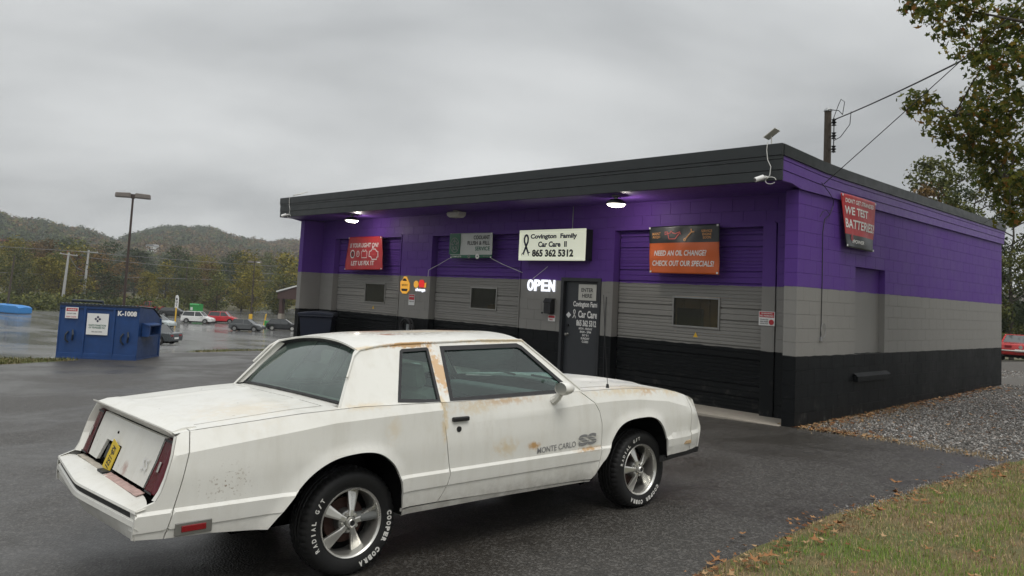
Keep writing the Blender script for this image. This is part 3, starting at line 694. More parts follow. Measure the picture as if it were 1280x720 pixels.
# coolant banner
t, put, shp = banner('banner', 'white and dark green coolant banner over the middle overhead door', 'banner', [(-8.66, 0.55, 3.03), (-7.22, 0.55, 3.02), (-7.21, 0.55, 2.47), (-8.62, 0.55, 2.46)], F_, ['ink_green', 'vinyl_white'], [(0, 0.13, 0), (0.13, 1, 1)], seed=2, amp=0.010)
g = MB(); g.box(-8.655, -8.275, 0.525, 0.532, 2.55, 3.02); g.obj('picture_panel', M['ink_green'], t)
shp(circ(0.5, 24, sy=1.1), 'ink_grey', 0.135, 0.52, 0.30, 0.05, z=0.03); shp(circ(0.30, 18, sy=1.1), 'ink_grey', 0.135, 0.52, 0.30, 0.05, z=0.03)
for k in range(5):
    a = 2*PI*k/5+0.4; shp([(0.1*math.cos(a), 0.1*math.sin(a)), (0.48*math.cos(a), 0.5*math.sin(a))], 'ink_grey', 0.135, 0.52, 0.30, 0.06, False, z=0.03)
put('COOLANT', 'ink_black', 0.765, 0.82, 0.36, 0.16); put('FLUSH & FILL', 'ink_black', 0.69, 0.60, 0.51, 0.16); put('SERVICE', 'ink_green', 0.785, 0.375, 0.33, 0.16)
put('COMPLETE', 'ink_white', 0.16, 0.065, 0.24, 0.06); shp(circ(0.5, 16), 'ink_grey', 0.47, 0.065, 0.07, 0.3); shp(circ(0.5, 16, sy=0.8), 'ink_white', 0.67, 0.065, 0.09, 0.5); put('SERVICE', 'ink_grey', 0.88, 0.065, 0.16, 0.05)
# orange oil change banner
t, put, shp = banner('banner', 'black and orange oil change banner over the rightmost overhead door', 'banner', [(-3.06, 0.54, 3.03), (-1.63, 0.54, 3.05), (-1.59, 0.50, 2.20), (-2.98, 0.50, 2.21)], F_, ['vinyl_orange', 'vinyl_black'], [(0, 0.64, 0), (0.64, 1, 1)], seed=3, amp=0.020)
put('NEED AN OIL CHANGE?', 'ink_white', 0.46, 0.425, 0.76, 0.115, shear=0.16, bold=0.045); put('CHECK OUT OUR SPECIALS!', 'ink_white', 0.49, 0.21, 0.89, 0.115, shear=0.16, bold=0.045)
put('MAINT', 'ink_orange', 0.12, 0.84, 0.13, 0.06, shear=0.1); put('REQD', 'ink_orange', 0.12, 0.765, 0.12, 0.055, shear=0.1)
put('SERVICE', 'ink_orange', 0.84, 0.865, 0.14, 0.05); put('ENGINE', 'ink_orange', 0.84, 0.80, 0.12, 0.05); put('SOON', 'ink_orange', 0.84, 0.735, 0.11, 0.05)
shp([(-0.5, 0.05), (-0.5, 0.2), (-0.32, 0.2), (-0.22, -0.22), (0.2, -0.22), (0.5, 0.12), (0.56, 0.02), (0.52, 0.18), (0.22, 0.08), (0.0, 0.14), (0.0, 0.22), (-0.1, 0.22), (-0.1, 0.14), (-0.32, 0.10)], 'ink_pink', 0.36, 0.80, 0.30, 0.06)
shp([(-0.42, -0.42), (0.28, 0.28)], 'ink_orange', 0.60, 0.80, 0.20, 0.13, False); shp(circ(0.10, 10, -0.42, -0.42), 'ink_orange', 0.60, 0.80, 0.20, 0.10); shp([(0.20, 0.50), (0.22, 0.28), (0.32, 0.22), (0.52, 0.24)], 'ink_orange', 0.60, 0.80, 0.20, 0.11, False)
# battery banner on the side wall
t, put, shp = banner('banner', 'red and black battery testing banner high on the side wall', 'banner', [(0.07, 1.27, 3.56), (0.07, 2.62, 3.55), (0.055, 2.58, 2.71), (0.10, 1.42, 2.72)], (1, 0, 0), ['vinyl_black', 'vinyl_red'], [(0, 0.25, 0), (0.25, 1, 1)], seed=4, amp=0.016)
put("DON'T GET STRANDED", 'ink_white', 0.50, 0.885, 0.84, 0.085, shear=0.2, bold=0.045); put('WE TEST', 'ink_white', 0.39, 0.70, 0.70, 0.155, shear=0.12, bold=0.045); put('BATTERIES!', 'ink_white', 0.50, 0.455, 0.94, 0.175, shear=0.12, bold=0.045)
put('XPOWER', 'ink_white', 0.40, 0.13, 0.40, 0.07, shear=0.15, bold=0.05); shp(circ(0.5, 10), 'ink_red', 0.20, 0.19, 0.07, 0.4)
# lit sign box
M['sign_face'] = emis('sign_face', (0.88, 0.92, 0.72, 1), 0.38, (0.74, 0.75, 0.64, 1))
sg = thing('sign_box', 'wide illuminated shop sign with a black ribbon and a phone number above the entrance', 'sign')
MB().box(-6.20, -4.42, 0.40, 0.605, 2.42, 3.02).obj('cabinet', M['blacksteel'], sg, bevel=0.008)
MB().box(-6.17, -4.45, 0.388, 0.402, 2.45, 2.99).obj('face', M['sign_face'], sg)
f = MB().box(-6.21, -4.41, 0.375, 0.40, 2.975, 3.03).box(-6.21, -4.41, 0.375, 0.40, 2.41, 2.455).box(-6.21, -6.175, 0.374, 0.40, 2.456, 2.974).box(-4.47, -4.41, 0.374, 0.40, 2.456, 2.974); f.obj('rim', M['sign_face'], sg, bevel=0.008)
ftext('Covington  Family', sg, 'ink_navy', -5.26, 0.388, 2.885, 1.26, 0.125, bold=0.045); ftext('Car Care  II', sg, 'ink_navy', -5.28, 0.388, 2.735, 0.78, 0.115, bold=0.045); ftext('865 362 5312', sg, 'ink_black', -5.27, 0.388, 2.56, 1.12, 0.15, bold=0.05)
ribbon(sg, 'ink_navy', -6.01, 0.388, 2.73, 0.42)
tag(MB().tube([(-4.95, 0.60, 3.02), (-4.95, 0.60, 3.50)], 0.008, 6).obj('hanger_rod', M['galv'], sg))
# OPEN sign letters
M['led'] = emis('led_white', (0.86, 0.90, 1.0, 1), 1.05, (0.8, 0.8, 0.8, 1))
M['led_y'] = emis('led_yellow', (1.0, 0.48, 0.05, 1), 0.5, (0.6, 0.3, 0.05, 1)); M['led_r'] = emis('led_red', (1.0, 0.03, 0.03, 1), 0.5, (0.5, 0.02, 0.02, 1))
os_ = thing('open_sign', 'glowing white OPEN letters left of the entrance door', 'sign')
for k, chx in enumerate('OPEN'):
    o = ftext(chx, os_, 'led', -6.13+0.20*k+0.10, 0.575, 1.915, 0.165, 0.235, bold=0.02); o.name = 'letter'; so_ = o.modifiers.new('depth', 'SOLIDIFY'); so_.thickness = 0.03; so_.offset = -1
MB().box(-6.15, -5.33, 0.606, 0.612, 1.99, 2.0).box(-6.15, -5.33, 0.606, 0.612, 1.83, 1.84).obj('mounting_rail', M['galv'], os_)
# little lit signs on the pier between the first two doors
ms_ = thing('window_sign', 'small yellow bell-shaped lit sign on the pier between the first two overhead doors', 'sign')
def fan_plate(poly, y, mat, par, nm): 
    return MB().prism(poly, y, y+0.012, 'xz').obj(nm, M[mat], par)
cx, cz = -10.38, 1.80
fan_plate([(cx-0.17, cz-0.14), (cx-0.08, cz-0.21), (cx+0.08, cz-0.21), (cx+0.19, cz-0.12), (cx+0.19, cz+0.04), (cx+0.12, cz+0.12), (cx+0.05, cz+0.21), (cx-0.05, cz+0.21), (cx-0.10, cz+0.13), (cx-0.19, cz+0.08)], 0.59, 'led_y', ms_, 'plate')
fan_plate([(cx-0.10, cz+0.10), (cx+0.08, cz+0.10), (cx+0.03, cz+0.16), (cx-0.05, cz+0.16)], 0.583, 'ink_black', ms_, 'dark_field'); fan_plate([(cx-0.10, cz-0.15), (cx+0.10, cz-0.15), (cx+0.13, cz-0.09), (cx-0.13, cz-0.09)], 0.583, 'ink_black', ms_, 'dark_field')
ftext('SERVICE', ms_, 'ink_black', cx, 0.588, cz, 0.24, 0.05)
oc = thing('oil_change_sign', 'small red, yellow and white lit sign left of the middle overhead door', 'sign')
fan_plate([(-9.93+0.09*math.cos(a), 1.83+0.085*math.sin(a)) for a in np.linspace(0, 2*PI, 17)[:-1]], 0.59, 'led_y', oc, 'letter')
fan_plate([(-9.80, 1.76), (-9.62, 1.76), (-9.60, 1.86), (-9.66, 1.94), (-9.78, 1.94), (-9.83, 1.86)], 0.592, 'led_r', oc, 'letter'); fan_plate([(-9.60, 1.76), (-9.55, 1.76), (-9.54, 1.88), (-9.585, 1.86)], 0.591, 'led_y', oc, 'letter')
ftext('change', oc, 'led', -9.75, 0.595, 1.695, 0.40, 0.10, bold=0.05)
def notice(name, label, x, z, wd, ht, y=0.606, red=0.35, cat='notice', lines=(), parent=None):
    n_ = thing(name, label, cat); e = 0.004
    MB().box(x-wd/2, x+wd/2, y-0.006, y, z-ht/2, z+ht/2).obj('plate', M['white'], n_)
    if red: MB().box(x-wd/2+0.01, x+wd/2-0.01, y-0.0085, y-0.006, z+ht/2-ht*red, z+ht/2-0.008).obj('red_band', M['ink_red'], n_)
    for (s_, m_, du, dv, w_, h_) in lines: ftext(s_, n_, m_, x+du*wd, y-0.009, z+dv*ht, w_*wd, h_*ht)
    return n_
notice('notice', 'small red and white notice under the lit bell sign', -10.08, 1.45, 0.24, 0.26, red=0.5, lines=(('WARNING', 'ink_white', 0, 0.30, 0.8, 0.12), ('CAMERA IN USE', 'ink_black', 0, -0.15, 0.8, 0.1)))
n_ = notice('notice', 'red and white warning notice on the frame right of the rightmost overhead door', -0.775, 1.53, 0.27, 0.22, y=0.592, red=0.42, lines=(('WARNING', 'ink_white', 0, 0.36, 0.7, 0.1), ('NO PARKING', 'ink_white', 0, 0.19, 0.85, 0.13), ('TOW AWAY ZONE', 'ink_black', -0.16, -0.08, 0.5, 0.09), ('AREA UNDER', 'ink_black', -0.16, -0.22, 0.5, 0.09), ('SURVEILLANCE', 'ink_black', -0.16, -0.36, 0.5, 0.08)))
MB().lathe([(0, 0.581), (0.042, 0.581), (0.042, 0.586)], (-0.695, 0, 1.475), 'Y', 18).obj('stop_disc', M['ink_red'], n_)
notice('notice', 'tiny pink and white notice below the black mailbox', -5.41, 1.27, 0.19, 0.12, red=0.45, lines=(('MAIL', 'ink_red', 0, -0.2, 0.5, 0.25),))
mbx = thing('mailbox', 'black wall mailbox left of the entrance door', 'mailbox')
MB().prism([(0.47, 1.36), (0.606, 1.36), (0.606, 1.64), (0.52, 1.64), (0.475, 1.60)], -5.52, -5.34, 'yz').obj('box', M['black'], mbx, bevel=0.008)
MB().prism([(0.462, 1.59), (0.475, 1.57), (0.475, 1.605), (0.52, 1.65), (0.606, 1.65), (0.606, 1.665), (0.515, 1.665)], -5.53, -5.33, 'yz').obj('lid', M['blacksteel'], mbx)
MB().lathe([(0, 0.455), (0.018, 0.455), (0.022, 0.47)], (-5.55, 0, 1.37), 'Y', 10).obj('key_hook', M['blacksteel'], mbx)
# yellow triangle stickers on the doors
for x, z, g in ((-11.93, 1.18, 'below the window of the leftmost overhead door'), (-2.17, 1.17, 'below the window of the rightmost overhead door')):
    o = MB().prism([(x-0.045, z-0.035), (x+0.045, z-0.035), (x, z+0.05)], 0.7535, 0.7565, 'xz').obj('warning_sticker', M['ink_yellow']); tag(o, 'tiny yellow warning triangle '+g, 'sticker')
# soffit lights
M['lens_lit'] = emis('lit_lens', (1.0, 0.93, 0.80, 1), 9.0)
def soffit_light(x, y, lit, label):
    t = thing('soffit_light', label, 'light'); z = 3.50
    MB().lathe([(0, z), (0.075, z), (0.075, z-0.02), (0.03, z-0.03), (0.03, z-0.07), (0.0, z-0.07)], (x, y, 0), 'Z', 16).obj('mount', M['galv' if lit else 'offwhite'], t, smooth=True)
    if lit:
        MB().lathe([(0, z-0.06), (0.10, z-0.065), (0.165, z-0.10), (0.175, z-0.15), (0.165, z-0.15), (0.15, z-0.11), (0, z-0.09)], (x, y, 0), 'Z', 24).obj('housing', M['blacksteel'], t, smooth=True)
        MB().lathe([(0.158, z-0.148), (0.14, z-0.175), (0.08, z-0.195), (0, z-0.20)], (x, y, 0), 'Z', 24).obj('lens', M['lens_lit'], t, smooth=True)
        l = bpy.data.lights.new('lamp', 'POINT'); l.energy = 14; l.color = (1.0, 0.92, 0.82); l.shadow_soft_size = 0.05
        lo = bpy.data.objects.new('lamp', l); COL.objects.link(lo); lo.parent = t; lo.location = (x+0.04, y+0.12, z-0.24)
    else:
        MB().prism([(x-0.22, z-0.03), (x+0.22, z-0.03), (x+0.20, z-0.12), (x+0.12, z-0.16), (x-0.12, z-0.16), (x-0.20, z-0.12)], y-0.12, y+0.12, 'xz').obj('diffuser', M['offwhite'], t, bevel=0.03)
soffit_light(-11.62, -0.25, True, 'lit lamp under the roof overhang above the red banner'); soffit_light(-3.16, -0.30, True, 'lit lamp under the roof overhang left of the orange banner')
soffit_light(-8.05, 0.18, False, 'unlit oval lamp under the roof overhang above the coolant banner')
# solar panels and cameras on the fascia
def solar_cam(x, label_p, label_c, cable, side=1, flat=False):
    p = thing('solar_panel', label_p, 'solar panel')
    if flat: MB().obox((x+0.30, -0.50, 4.13), (1, 0, 0.05), (0, 0.8, 0.35), (0, -0.35, 0.8), 0.20, 0.12, 0.008).obj('panel', M['offwhite'], p)
    else: MB().obox((x, -0.55, 4.20), (0.75, 0.1, 0.55), (0, 1, -0.1), (-0.55, 0, 0.75), 0.11, 0.075, 0.006).obj('panel', M['offwhite'], p)
    MB().tube([(x, -0.55, 4.02), (x, -0.55, 4.10), (x-0.02 if not flat else x+0.25, -0.53, 4.18 if not flat else 4.12)], 0.008, 6).obj('bracket', M['offwhite'], p)
    c = thing('security_camera', label_c, 'camera')
    if cable:
        MB().tube([(x, -0.66, 4.06), (x-0.01, -0.665, 3.95), (x+0.01, -0.665, 3.80), (x+0.06, -0.665, 3.70), (x+0.05, -0.67, 3.58), (x+0.02, -0.68, 3.54)], 0.006, 6).obj('cable', M['cable_white'], c)
        MB().tube([(x+0.02+0.08*math.cos(a)+0.05, -0.68, 3.50+0.05*math.sin(a)) for a in np.linspace(0, 5.6, 14)], 0.005, 6).obj('cable', M['cable_white'], c)
    MB().tube([(x, -0.65, 3.55), (x, -0.72, 3.55)], 0.02, 10).obj('bracket', M['white'], c)
    d = Vector((-0.55, -0.7, -0.35)).normalized()
    MB().tube([Vector((x-0.02, -0.72, 3.55)), Vector((x-0.02, -0.72, 3.55))+d*0.13], 0.036, 14).obj('body', M['white'], c, smooth=True)
    MB().tube([Vector((x-0.02, -0.72, 3.55))+d*0.131, Vector((x-0.02, -0.72, 3.55))+d*0.134], 0.026, 12).obj('lens', M['black'], c)
solar_cam(-0.16, 'small tilted solar panel on the roof edge at the right front corner', 'white camera with looped cable on the fascia near the right corner', True)
solar_cam(-14.15, 'small flat solar panel on the roof edge near the left end', 'small camera on the fascia near the left end of the roof', True, flat=True)
# cords, wires
tag(MB().tube([(-9.46, 0.58, 2.02), (-9.42, 0.56, 2.18), (-9.0, 0.54, 2.32), (-8.64, 0.54, 2.46)], 0.006, 5).obj('cord', M['cable_white']), 'pale cord tying the coolant banner down to the left', 'cord')
tag(MB().tube([(-7.22, 0.54, 2.46), (-6.85, 0.56, 2.33), (-6.30, 0.60, 2.17)], 0.006, 5).obj('cord', M['cable_white']), 'pale cord tying the coolant banner to the wall on the right', 'cord')
tag(MB().tube([(-5.98, 0.60, 2.05), (-5.70, 0.598, 2.22), (-5.58, 0.60, 2.30)], 0.005, 5).obj('cord', M['cable_white']), 'pale cord running up from the OPEN letters', 'cord')
cw = thing('cable_run', 'thin cable down the front end of the side wall with a loose coil', 'cable')
MB().tube([(0.085, 0.55, 3.62), (0.075, 0.85, 3.50), (0.05, 1.05, 3.42), (0.02, 1.10, 3.33), (0.015, 1.00, 3.18), (0.015, 0.83, 3.10), (0.012, 0.78, 2.9), (0.012, 0.79, 2.2), (0.012, 0.78, 1.5), (0.012, 0.76, 1.28)], 0.006, 6).obj('cable', M['wire'], cw)
MB().tube([(0.02, 0.84+0.075*math.cos(a), 1.40+0.11*math.sin(a)) for a in np.linspace(0, 12.6, 40)], 0.004, 5).obj('coil', M['ink_grey'], cw)
MB().tube([(0.02, 1.0, 3.18), (0.03, 0.85, 3.24), (0.03, 0.72, 3.20), (0.02, 0.66, 3.12)], 0.005, 5).obj('loose_end', M['wire'], cw)
MB().box(-0.0, 0.03, 0.74, 0.79, 1.24, 1.30).obj('clip', M['ink_grey'], cw)
tag(MB().tube([(-4.03, 0.598, 1.75), (-4.035, 0.598, 1.0), (-4.03, 0.598, 0.2)], 0.007, 5).obj('conduit', M['trimdark']), 'thin dark conduit on the narrow pier right of the entrance door', 'conduit')

# ------------------------------------------------------------ the old white coupe
def car_paint():
    t = NT('aged_white_paint'); p = t.coord(); x = t.xyz(p)
    n1 = t.noise(p, 2.2, 5, 0.6); n2 = t.noise(p, 9, 6, 0.7); n3 = t.noise(t.scalev(p, (9, 9, 1.6)), 1.0, 5, 0.65)
    c = t.mix(n1, (0.66, 0.648, 0.59, 1), (0.745, 0.738, 0.695, 1))
    # yellowed clear coat and vertical dirt runs
    c = t.mix(t.maprange(n3, 0.48, 0.78, 0, 0.32), c, (0.47, 0.44, 0.36, 1))
    c = t.mix(t.maprange(n2, 0.55, 0.75, 0, 0.25), c, (0.58, 0.55, 0.46, 1))
    def stain(c, cen, r, col, gain, lo=0.40, hi=0.60, sc=22):
        m = t.spot(p, cen, r); nn = t.maprange(t.math('ADD', t.noise(p, sc, 7, 0.7), t.math('MULTIPLY', m, 0.30)), lo+0.15, hi+0.15)
        return t.mix(t.math('MULTIPLY', t.math('MULTIPLY', nn, m), gain, True), c, col)
    R1 = (0.50, 0.31, 0.14, 1); R2 = (0.36, 0.17, 0.10, 1); R3 = (0.64, 0.54, 0.38, 1); R4 = (0.60, 0.40, 0.22, 1)
    for cen, r, col, g in (((1.15, -0.9, 0.68), (0.20, 0.3, 0.10), R3, 1.0), ((1.42, -0.9, 0.665), (0.10, 0.3, 0.05), R1, 1.6), ((2.0, -0.9, 0.585), (0.22, 0.3, 0.035), R1, 1.3), ((1.15, -0.9, 1.0), (0.55, 0.3, 0.05), R1, 0.9), ((0.9, -0.9, 0.97), (0.35, 0.3, 0.08), R3, 0.9),
                           ((2.75, -0.85, 1.0), (0.24, 0.2, 0.08), R1, 1.3), ((3.15, -0.85, 0.97), (0.35, 0.25, 0.08), R3, 1.5), ((2.5, -0.8, 1.0), (0.8, 0.2, 0.06), R3, 1.3),
                           ((0.69, -0.72, 1.22), (0.08, 0.2, 0.30), R4, 3.2), ((0.62, -0.85, 0.95), (0.05, 0.15, 0.35), R3, 2.2), ((0.52, -0.60, 1.395), (0.32, 0.09, 0.04), R1, 3.4), ((1.3, -0.60, 1.41), (0.6, 0.09, 0.03), R3, 2.6), ((0.1, -0.60, 1.38), (0.3, 0.09, 0.03), R3, 2.0),
                           ((0.22, -0.9, 0.88), (0.09, 0.2, 0.14), R3, 0.6), ((0.02, -0.85, 1.03), (0.30, 0.15, 0.04), R3, 0.8), ((-0.60, -0.5, 1.0), (0.5, 0.5, 0.3), R3, 0.6),
                           ((0.85, 0.05, 1.46), (0.85, 0.52, 0.25), (0.36, 0.335, 0.28, 1), 3.2), ((1.35, 0.1, 1.46), (0.5, 0.45, 0.2), (0.38, 0.35, 0.29, 1), 2.6), ((0.62, 0.10, 1.46), (0.22, 0.16, 0.12), R2, 4.0), ((0.55, -0.25, 1.46), (0.16, 0.06, 0.12), R2, 2.4), ((1.28, 0.0, 1.46), (0.16, 0.22, 0.12), R2, 3.0), ((1.0, -0.1, 1.45), (0.9, 0.16, 0.2), R3, 1.2),
                           ((2.6, 0.25, 1.03), (0.55, 0.35, 0.15), (0.42, 0.45, 0.48, 1), 2.6), ((2.9, -0.45, 1.0), (0.5, 0.2, 0.15), (0.50, 0.50, 0.48, 1), 1.6),
                           ((-1.14, -0.20, 0.68), (0.10, 0.10, 0.07), (0.45, 0.32, 0.28, 1), 1.4)):
        c = stain(c, cen, r, col, g)
    # chips and fine scratches
    chip = t.maprange(t.noise(p, 46, 4, 0.65), 0.735, 0.76); c = t.mix(t.math('MULTIPLY', chip, 0.75), c, (0.07, 0.06, 0.055, 1))
    scr = t.noise(t.scalev(p, (3, 3, 60)), 1.0, 3, 0.6, 0.4); c = t.mix(t.math('MULTIPLY', t.maprange(scr, 0.72, 0.76), 0.35), c, (0.25, 0.23, 0.20, 1))
    sp2 = t.math('MULTIPLY', t.spot(p, (-0.83, -0.9, 0.68), (0.20, 0.3, 0.14)), t.maprange(t.noise(p, 60, 3, 0.6), 0.60, 0.66)); c = t.mix(t.math('MULTIPLY', sp2, 0.8, True), c, (0.20, 0.13, 0.07, 1))
    # road dirt low on the body
    c = t.mix(t.math('MULTIPLY', t.maprange(x[2], 0.52, 0.34), t.maprange(n2, 0.3, 0.6, 0.15, 0.6)), c, (0.22, 0.20, 0.17, 1))
    t.color(c); t.rough(t.maprange(n2, 0.3, 0.7, 0.26, 0.48)); t.b.inputs['Coat Weight'].default_value = 0.25; t.b.inputs['Coat Roughness'].default_value = 0.12
    t.bump(t.noise(p, 3.2, 3, 0.5), 0.10, 0.02)
    return t.m
M['paint'] = car_paint()
M['chrome'] = simple('polished_alloy', (0.62, 0.61, 0.57, 1), 0.30, 0.85, var=0.03, scale=3)
M['alloy'] = simple('cast_alloy', (0.30, 0.30, 0.29, 1), 0.38, 0.9, var=0.2, scale=30)
M['tyre'] = simple('tyre_rubber', (0.012, 0.012, 0.012, 1), 0.55, spec=0.3, var=0.3, scale=40, bump=0.2)
M['tyre_white'] = simple('tyre_lettering', (0.62, 0.61, 0.57, 1), 0.6, var=0.12, scale=40)
M['rustdisc'] = simple('rusty_brake', (0.045, 0.020, 0.014, 1), 0.85, 0.1, var=0.4, scale=30)
M['underbody'] = simple('underbody_black', (0.004, 0.004, 0.004, 1), 0.95, spec=0.02)
M['rubber'] = simple('rubber_seal', (0.010, 0.010, 0.011, 1), 0.5, var=0.2)
M['redlens'] = simple('red_lens', (0.085, 0.006, 0.012, 1), 0.22, var=0.25, scale=14, spec=0.3)
M['brightred'] = simple('red_reflector', (0.20, 0.008, 0.012, 1), 0.2, var=0.1)
M['interior'] = simple('grey_interior', (0.13, 0.135, 0.13, 1), 0.8, var=0.2)
M['seat'] = simple('seat_cloth', (0.42, 0.41, 0.36, 1), 0.9, var=0.15)
M['plate'] = simple('yellow_plate', (0.62, 0.44, 0.03, 1), 0.4, var=0.1)
M['pinkrust'] = simple('pink_primer_rust', (0.42, 0.29, 0.26, 1), 0.7, var=0.65, scale=26, bump=0.5)
M['decal'] = simple('grey_decal', (0.20, 0.20, 0.20, 1), 0.5, var=0.2, scale=30)
M['amber'] = simple('amber_lens', (0.42, 0.30, 0.18, 1), 0.3)
car = thing('parked_car', 'old white two-door coupe with rust stains parked on the wet asphalt in the foreground', 'car')
hd, pt, rl = 1.51960347, 0.00922785, -0.02723993
Rz = Matrix.Rotation(hd, 4, 'Z'); Ry = Matrix(((math.cos(pt), 0, -math.sin(pt), 0), (0, 1, 0, 0), (math.sin(pt), 0, math.cos(pt), 0), (0, 0, 0, 1))); Rx = Matrix.Rotation(rl, 4, 'X')
car.matrix_world = Matrix.Translation((0.35911, -8.0774, -0.0664)) @ Rz @ Ry @ Rx
ip = lambda x, xs, ys_: float(np.interp(x, xs, ys_))
ZT = ([-1.3, -1.11, -1.0, -0.4, 0, 0.6, 1.0, 1.95, 2.3, 2.6, 3.0, 3.2, 3.36, 3.44, 3.6], [0.93, 0.955, 0.972, 1.018, 1.034, 1.024, 1.018, 1.024, 1.022, 1.012, 0.982, 0.952, 0.912, 0.880, 0.80])
ARCH_R = [(-0.60, 0.38), (-0.50, 0.49), (-0.38, 0.632), (-0.28, 0.705), (-0.18, 0.745), (-0.08, 0.760), (0.02, 0.762), (0.11, 0.745), (0.185, 0.700), (0.24, 0.640), (0.275, 0.56), (0.294, 0.46), (0.300, 0.345)]
ARCH_F = [(2.045, 0.34), (2.12, 0.42), (2.205, 0.515), (2.27, 0.635), (2.33, 0.705), (2.40, 0.748), (2.50, 0.770), (2.62, 0.776), (2.74, 0.772), (2.83, 0.745), (2.90, 0.690), (2.95, 0.610), (2.972, 0.52), (2.982, 0.41)]
def smooth(P, k=4):
    out = []
    for i in range(len(P)-1):
        p0, p1, p2, p3 = P[max(i-1, 0)], P[i], P[i+1], P[min(i+2, len(P)-1)]
        for j in range(k):
            t = j/k; out.append(tuple(0.5*(2*b+(c-a)*t+(2*a-5*b+4*c-d)*t*t+(3*b-a-3*c+d)*t**3) for a, b, c, d in zip(p0, p1, p2, p3)))
    return out+[P[-1]]
ARCH_R = smooth(ARCH_R); ARCH_F = smooth(ARCH_F)
def seg_dist(p, poly):
    best = 9
    for a, b in zip(poly, poly[1:]):
        dx, dz = b[0]-a[0], b[1]-a[1]; t = max(0, min(1, ((p[0]-a[0])*dx+(p[1]-a[1])*dz)/(dx*dx+dz*dz)))
        best = min(best, math.hypot(p[0]-a[0]-t*dx, p[1]-a[1]-t*dz))
    return best
PANEL = ['']
def crease(x):
    """height and strength of the shoulder crease"""
    if PANEL[0] != 'door' and (x < 0.60 or PANEL[0] == 'quarter'): return ip(x, [-1.3, -1.01, -0.4, -0.19, 0.2, 0.6], [0.83, 0.866, 0.928, 0.952, 0.966, 0.976]), ip(x, [-0.3, 0.3, 0.6], [0.60, 0.55, 0.60])
    return ip(x, [0.6, 0.955, 1.94, 2.3, 2.6, 3.0, 3.33, 3.5], [0.862, 0.878, 0.924, 0.93, 0.925, 0.885, 0.812, 0.76]), ip(x, [0.6, 1.1, 1.9, 2.6, 3.4], [0.16, 0.28, 0.42, 0.50, 0.55])
def S(x, z):
    w_ = ip(x, [-1.30, -1.1, -0.8, -0.4, 0, 1.0, 2.0, 2.8, 3.1, 3.3, 3.42, 3.5, 3.58], [0.886, 0.892, 0.902, 0.912, 0.916, 0.912, 0.912, 0.910, 0.900, 0.882, 0.862, 0.838, 0.80])
    zc, k = crease(x); zt = ip(x, *ZT)
    o = ip(z, [0.30, 0.385, 0.4845, 0.4875, 0.572, 0.590, 0.75, zc], [0.060, 0.030, 0.017, 0.010, 0.0, 0.014, 0.008, 0.020])
    if z > zc: o += (z-zc)*k
    d = min(seg_dist((x, z), ARCH_R), seg_dist((x, z), ARCH_F))
    if d < 0.12: o -= 0.016*math.exp(-(d/0.035)**2)
    return w_-o
def T(x, y):
    zt = ip(x, *ZT); sw = S(x, zt); q = 1-min(1, (abs(y)/sw))**2
    if x < 1: return zt+0.022*q
    return zt+ip(x, [1.9, 3.0, 3.5], [0.032, 0.030, 0.025])*q+0.012*max(0, min(1, (0.42-abs(y))/0.10))
def shrink(poly, g):
    n = len(poly); A = sum(poly[i][0]*poly[(i+1) % n][1]-poly[(i+1) % n][0]*poly[i][1] for i in range(n)); sgn = 1 if A > 0 else -1; out = []
    for i in range(n):
        a, b, c = poly[i-1], poly[i], poly[(i+1) % n]
        d1 = Vector((b[0]-a[0], b[1]-a[1])); d2 = Vector((c[0]-b[0], c[1]-b[1]))
        if d1.length < 1e-9 or d2.length < 1e-9: out.append(b); continue
        d1.normalize(); d2.normalize(); n_ = Vector((-d1.y-d2.y, d1.x+d2.x))*sgn
        n_ = n_/max(0.6, n_.length**2/2) if n_.length > 1e-6 else Vector((0, 0)); out.append((b[0]+n_.x*g, b[1]+n_.y*g))
    return out
def surf(outline, fn, step=0.05, holes=(), lines=(), gap=0.003, rim=(0, 0.02, 0), dn=0.03, rings=(), jz=None):
    """triangulate an outline in (u, v), map it with fn, fold its border along rim"""
    ol = shrink(dens(outline, dn), gap) if gap else dens(outline, dn); pts = []; ed = []
    def add_loop(P, closed=True):
        i0 = len(pts); pts.extend(Vector(q) for q in P); n = len(P)
        ed.extend((i0+i, i0+(i+1) % n) for i in range(n if closed else n-1))
    add_loop(ol); hl = [dens(h, dn) for h in holes]
    for h in hl: add_loop(h)
    for l in lines: add_loop(dens(l, dn, closed=False), False)
    for l in rings: pts.extend(Vector(q) for q in dens(l, dn, closed=False))
    a = np.array(ol); lo, hi = a.min(0), a.max(0)
    for u in np.arange(lo[0]+step/2, hi[0], step):
        for v in np.arange(lo[1]+step/2, hi[1], step): pts.append(Vector((u, v)))
    V, E_, F, *_ = delaunay_2d_cdt(pts, ed, [], 0, 1e-5)
    V2 = np.array([tuple(v) for v in V]); F = np.array([f for f in F if len(f) == 3]); cen = V2[F].mean(1)
    ok = pip(cen, ol)
    for h in hl: ok &= ~pip(cen, h)
    F = F[ok]; used, inv = np.unique(F.ravel(), return_inverse=True); F = inv.reshape(-1, 3); V2 = V2[used]
    P3 = [Vector(fn(u, v)) for u, v in V2]; mb = MB(); fs = [tuple(int(i) for i in f) for f in F]
    cnt = {}
    for f in fs:
        for i in range(3):
            e = (f[i], f[(i+1) % 3]); k = tuple(sorted(e)); cnt.setdefault(k, []).append(e)
    vs = list(P3)
    if rim is not None:
        bd = [v[0] for v in cnt.values() if len(v) == 1]; mp_ = {}
        for a_, b_ in bd:
            for q in (a_, b_):
                if q not in mp_: mp_[q] = len(vs); vs.append(P3[q]+Vector(rim))
        for a_, b_ in bd: fs.append((b_, a_, mp_[a_], mp_[b_]))
    return mb.add(vs, fs)
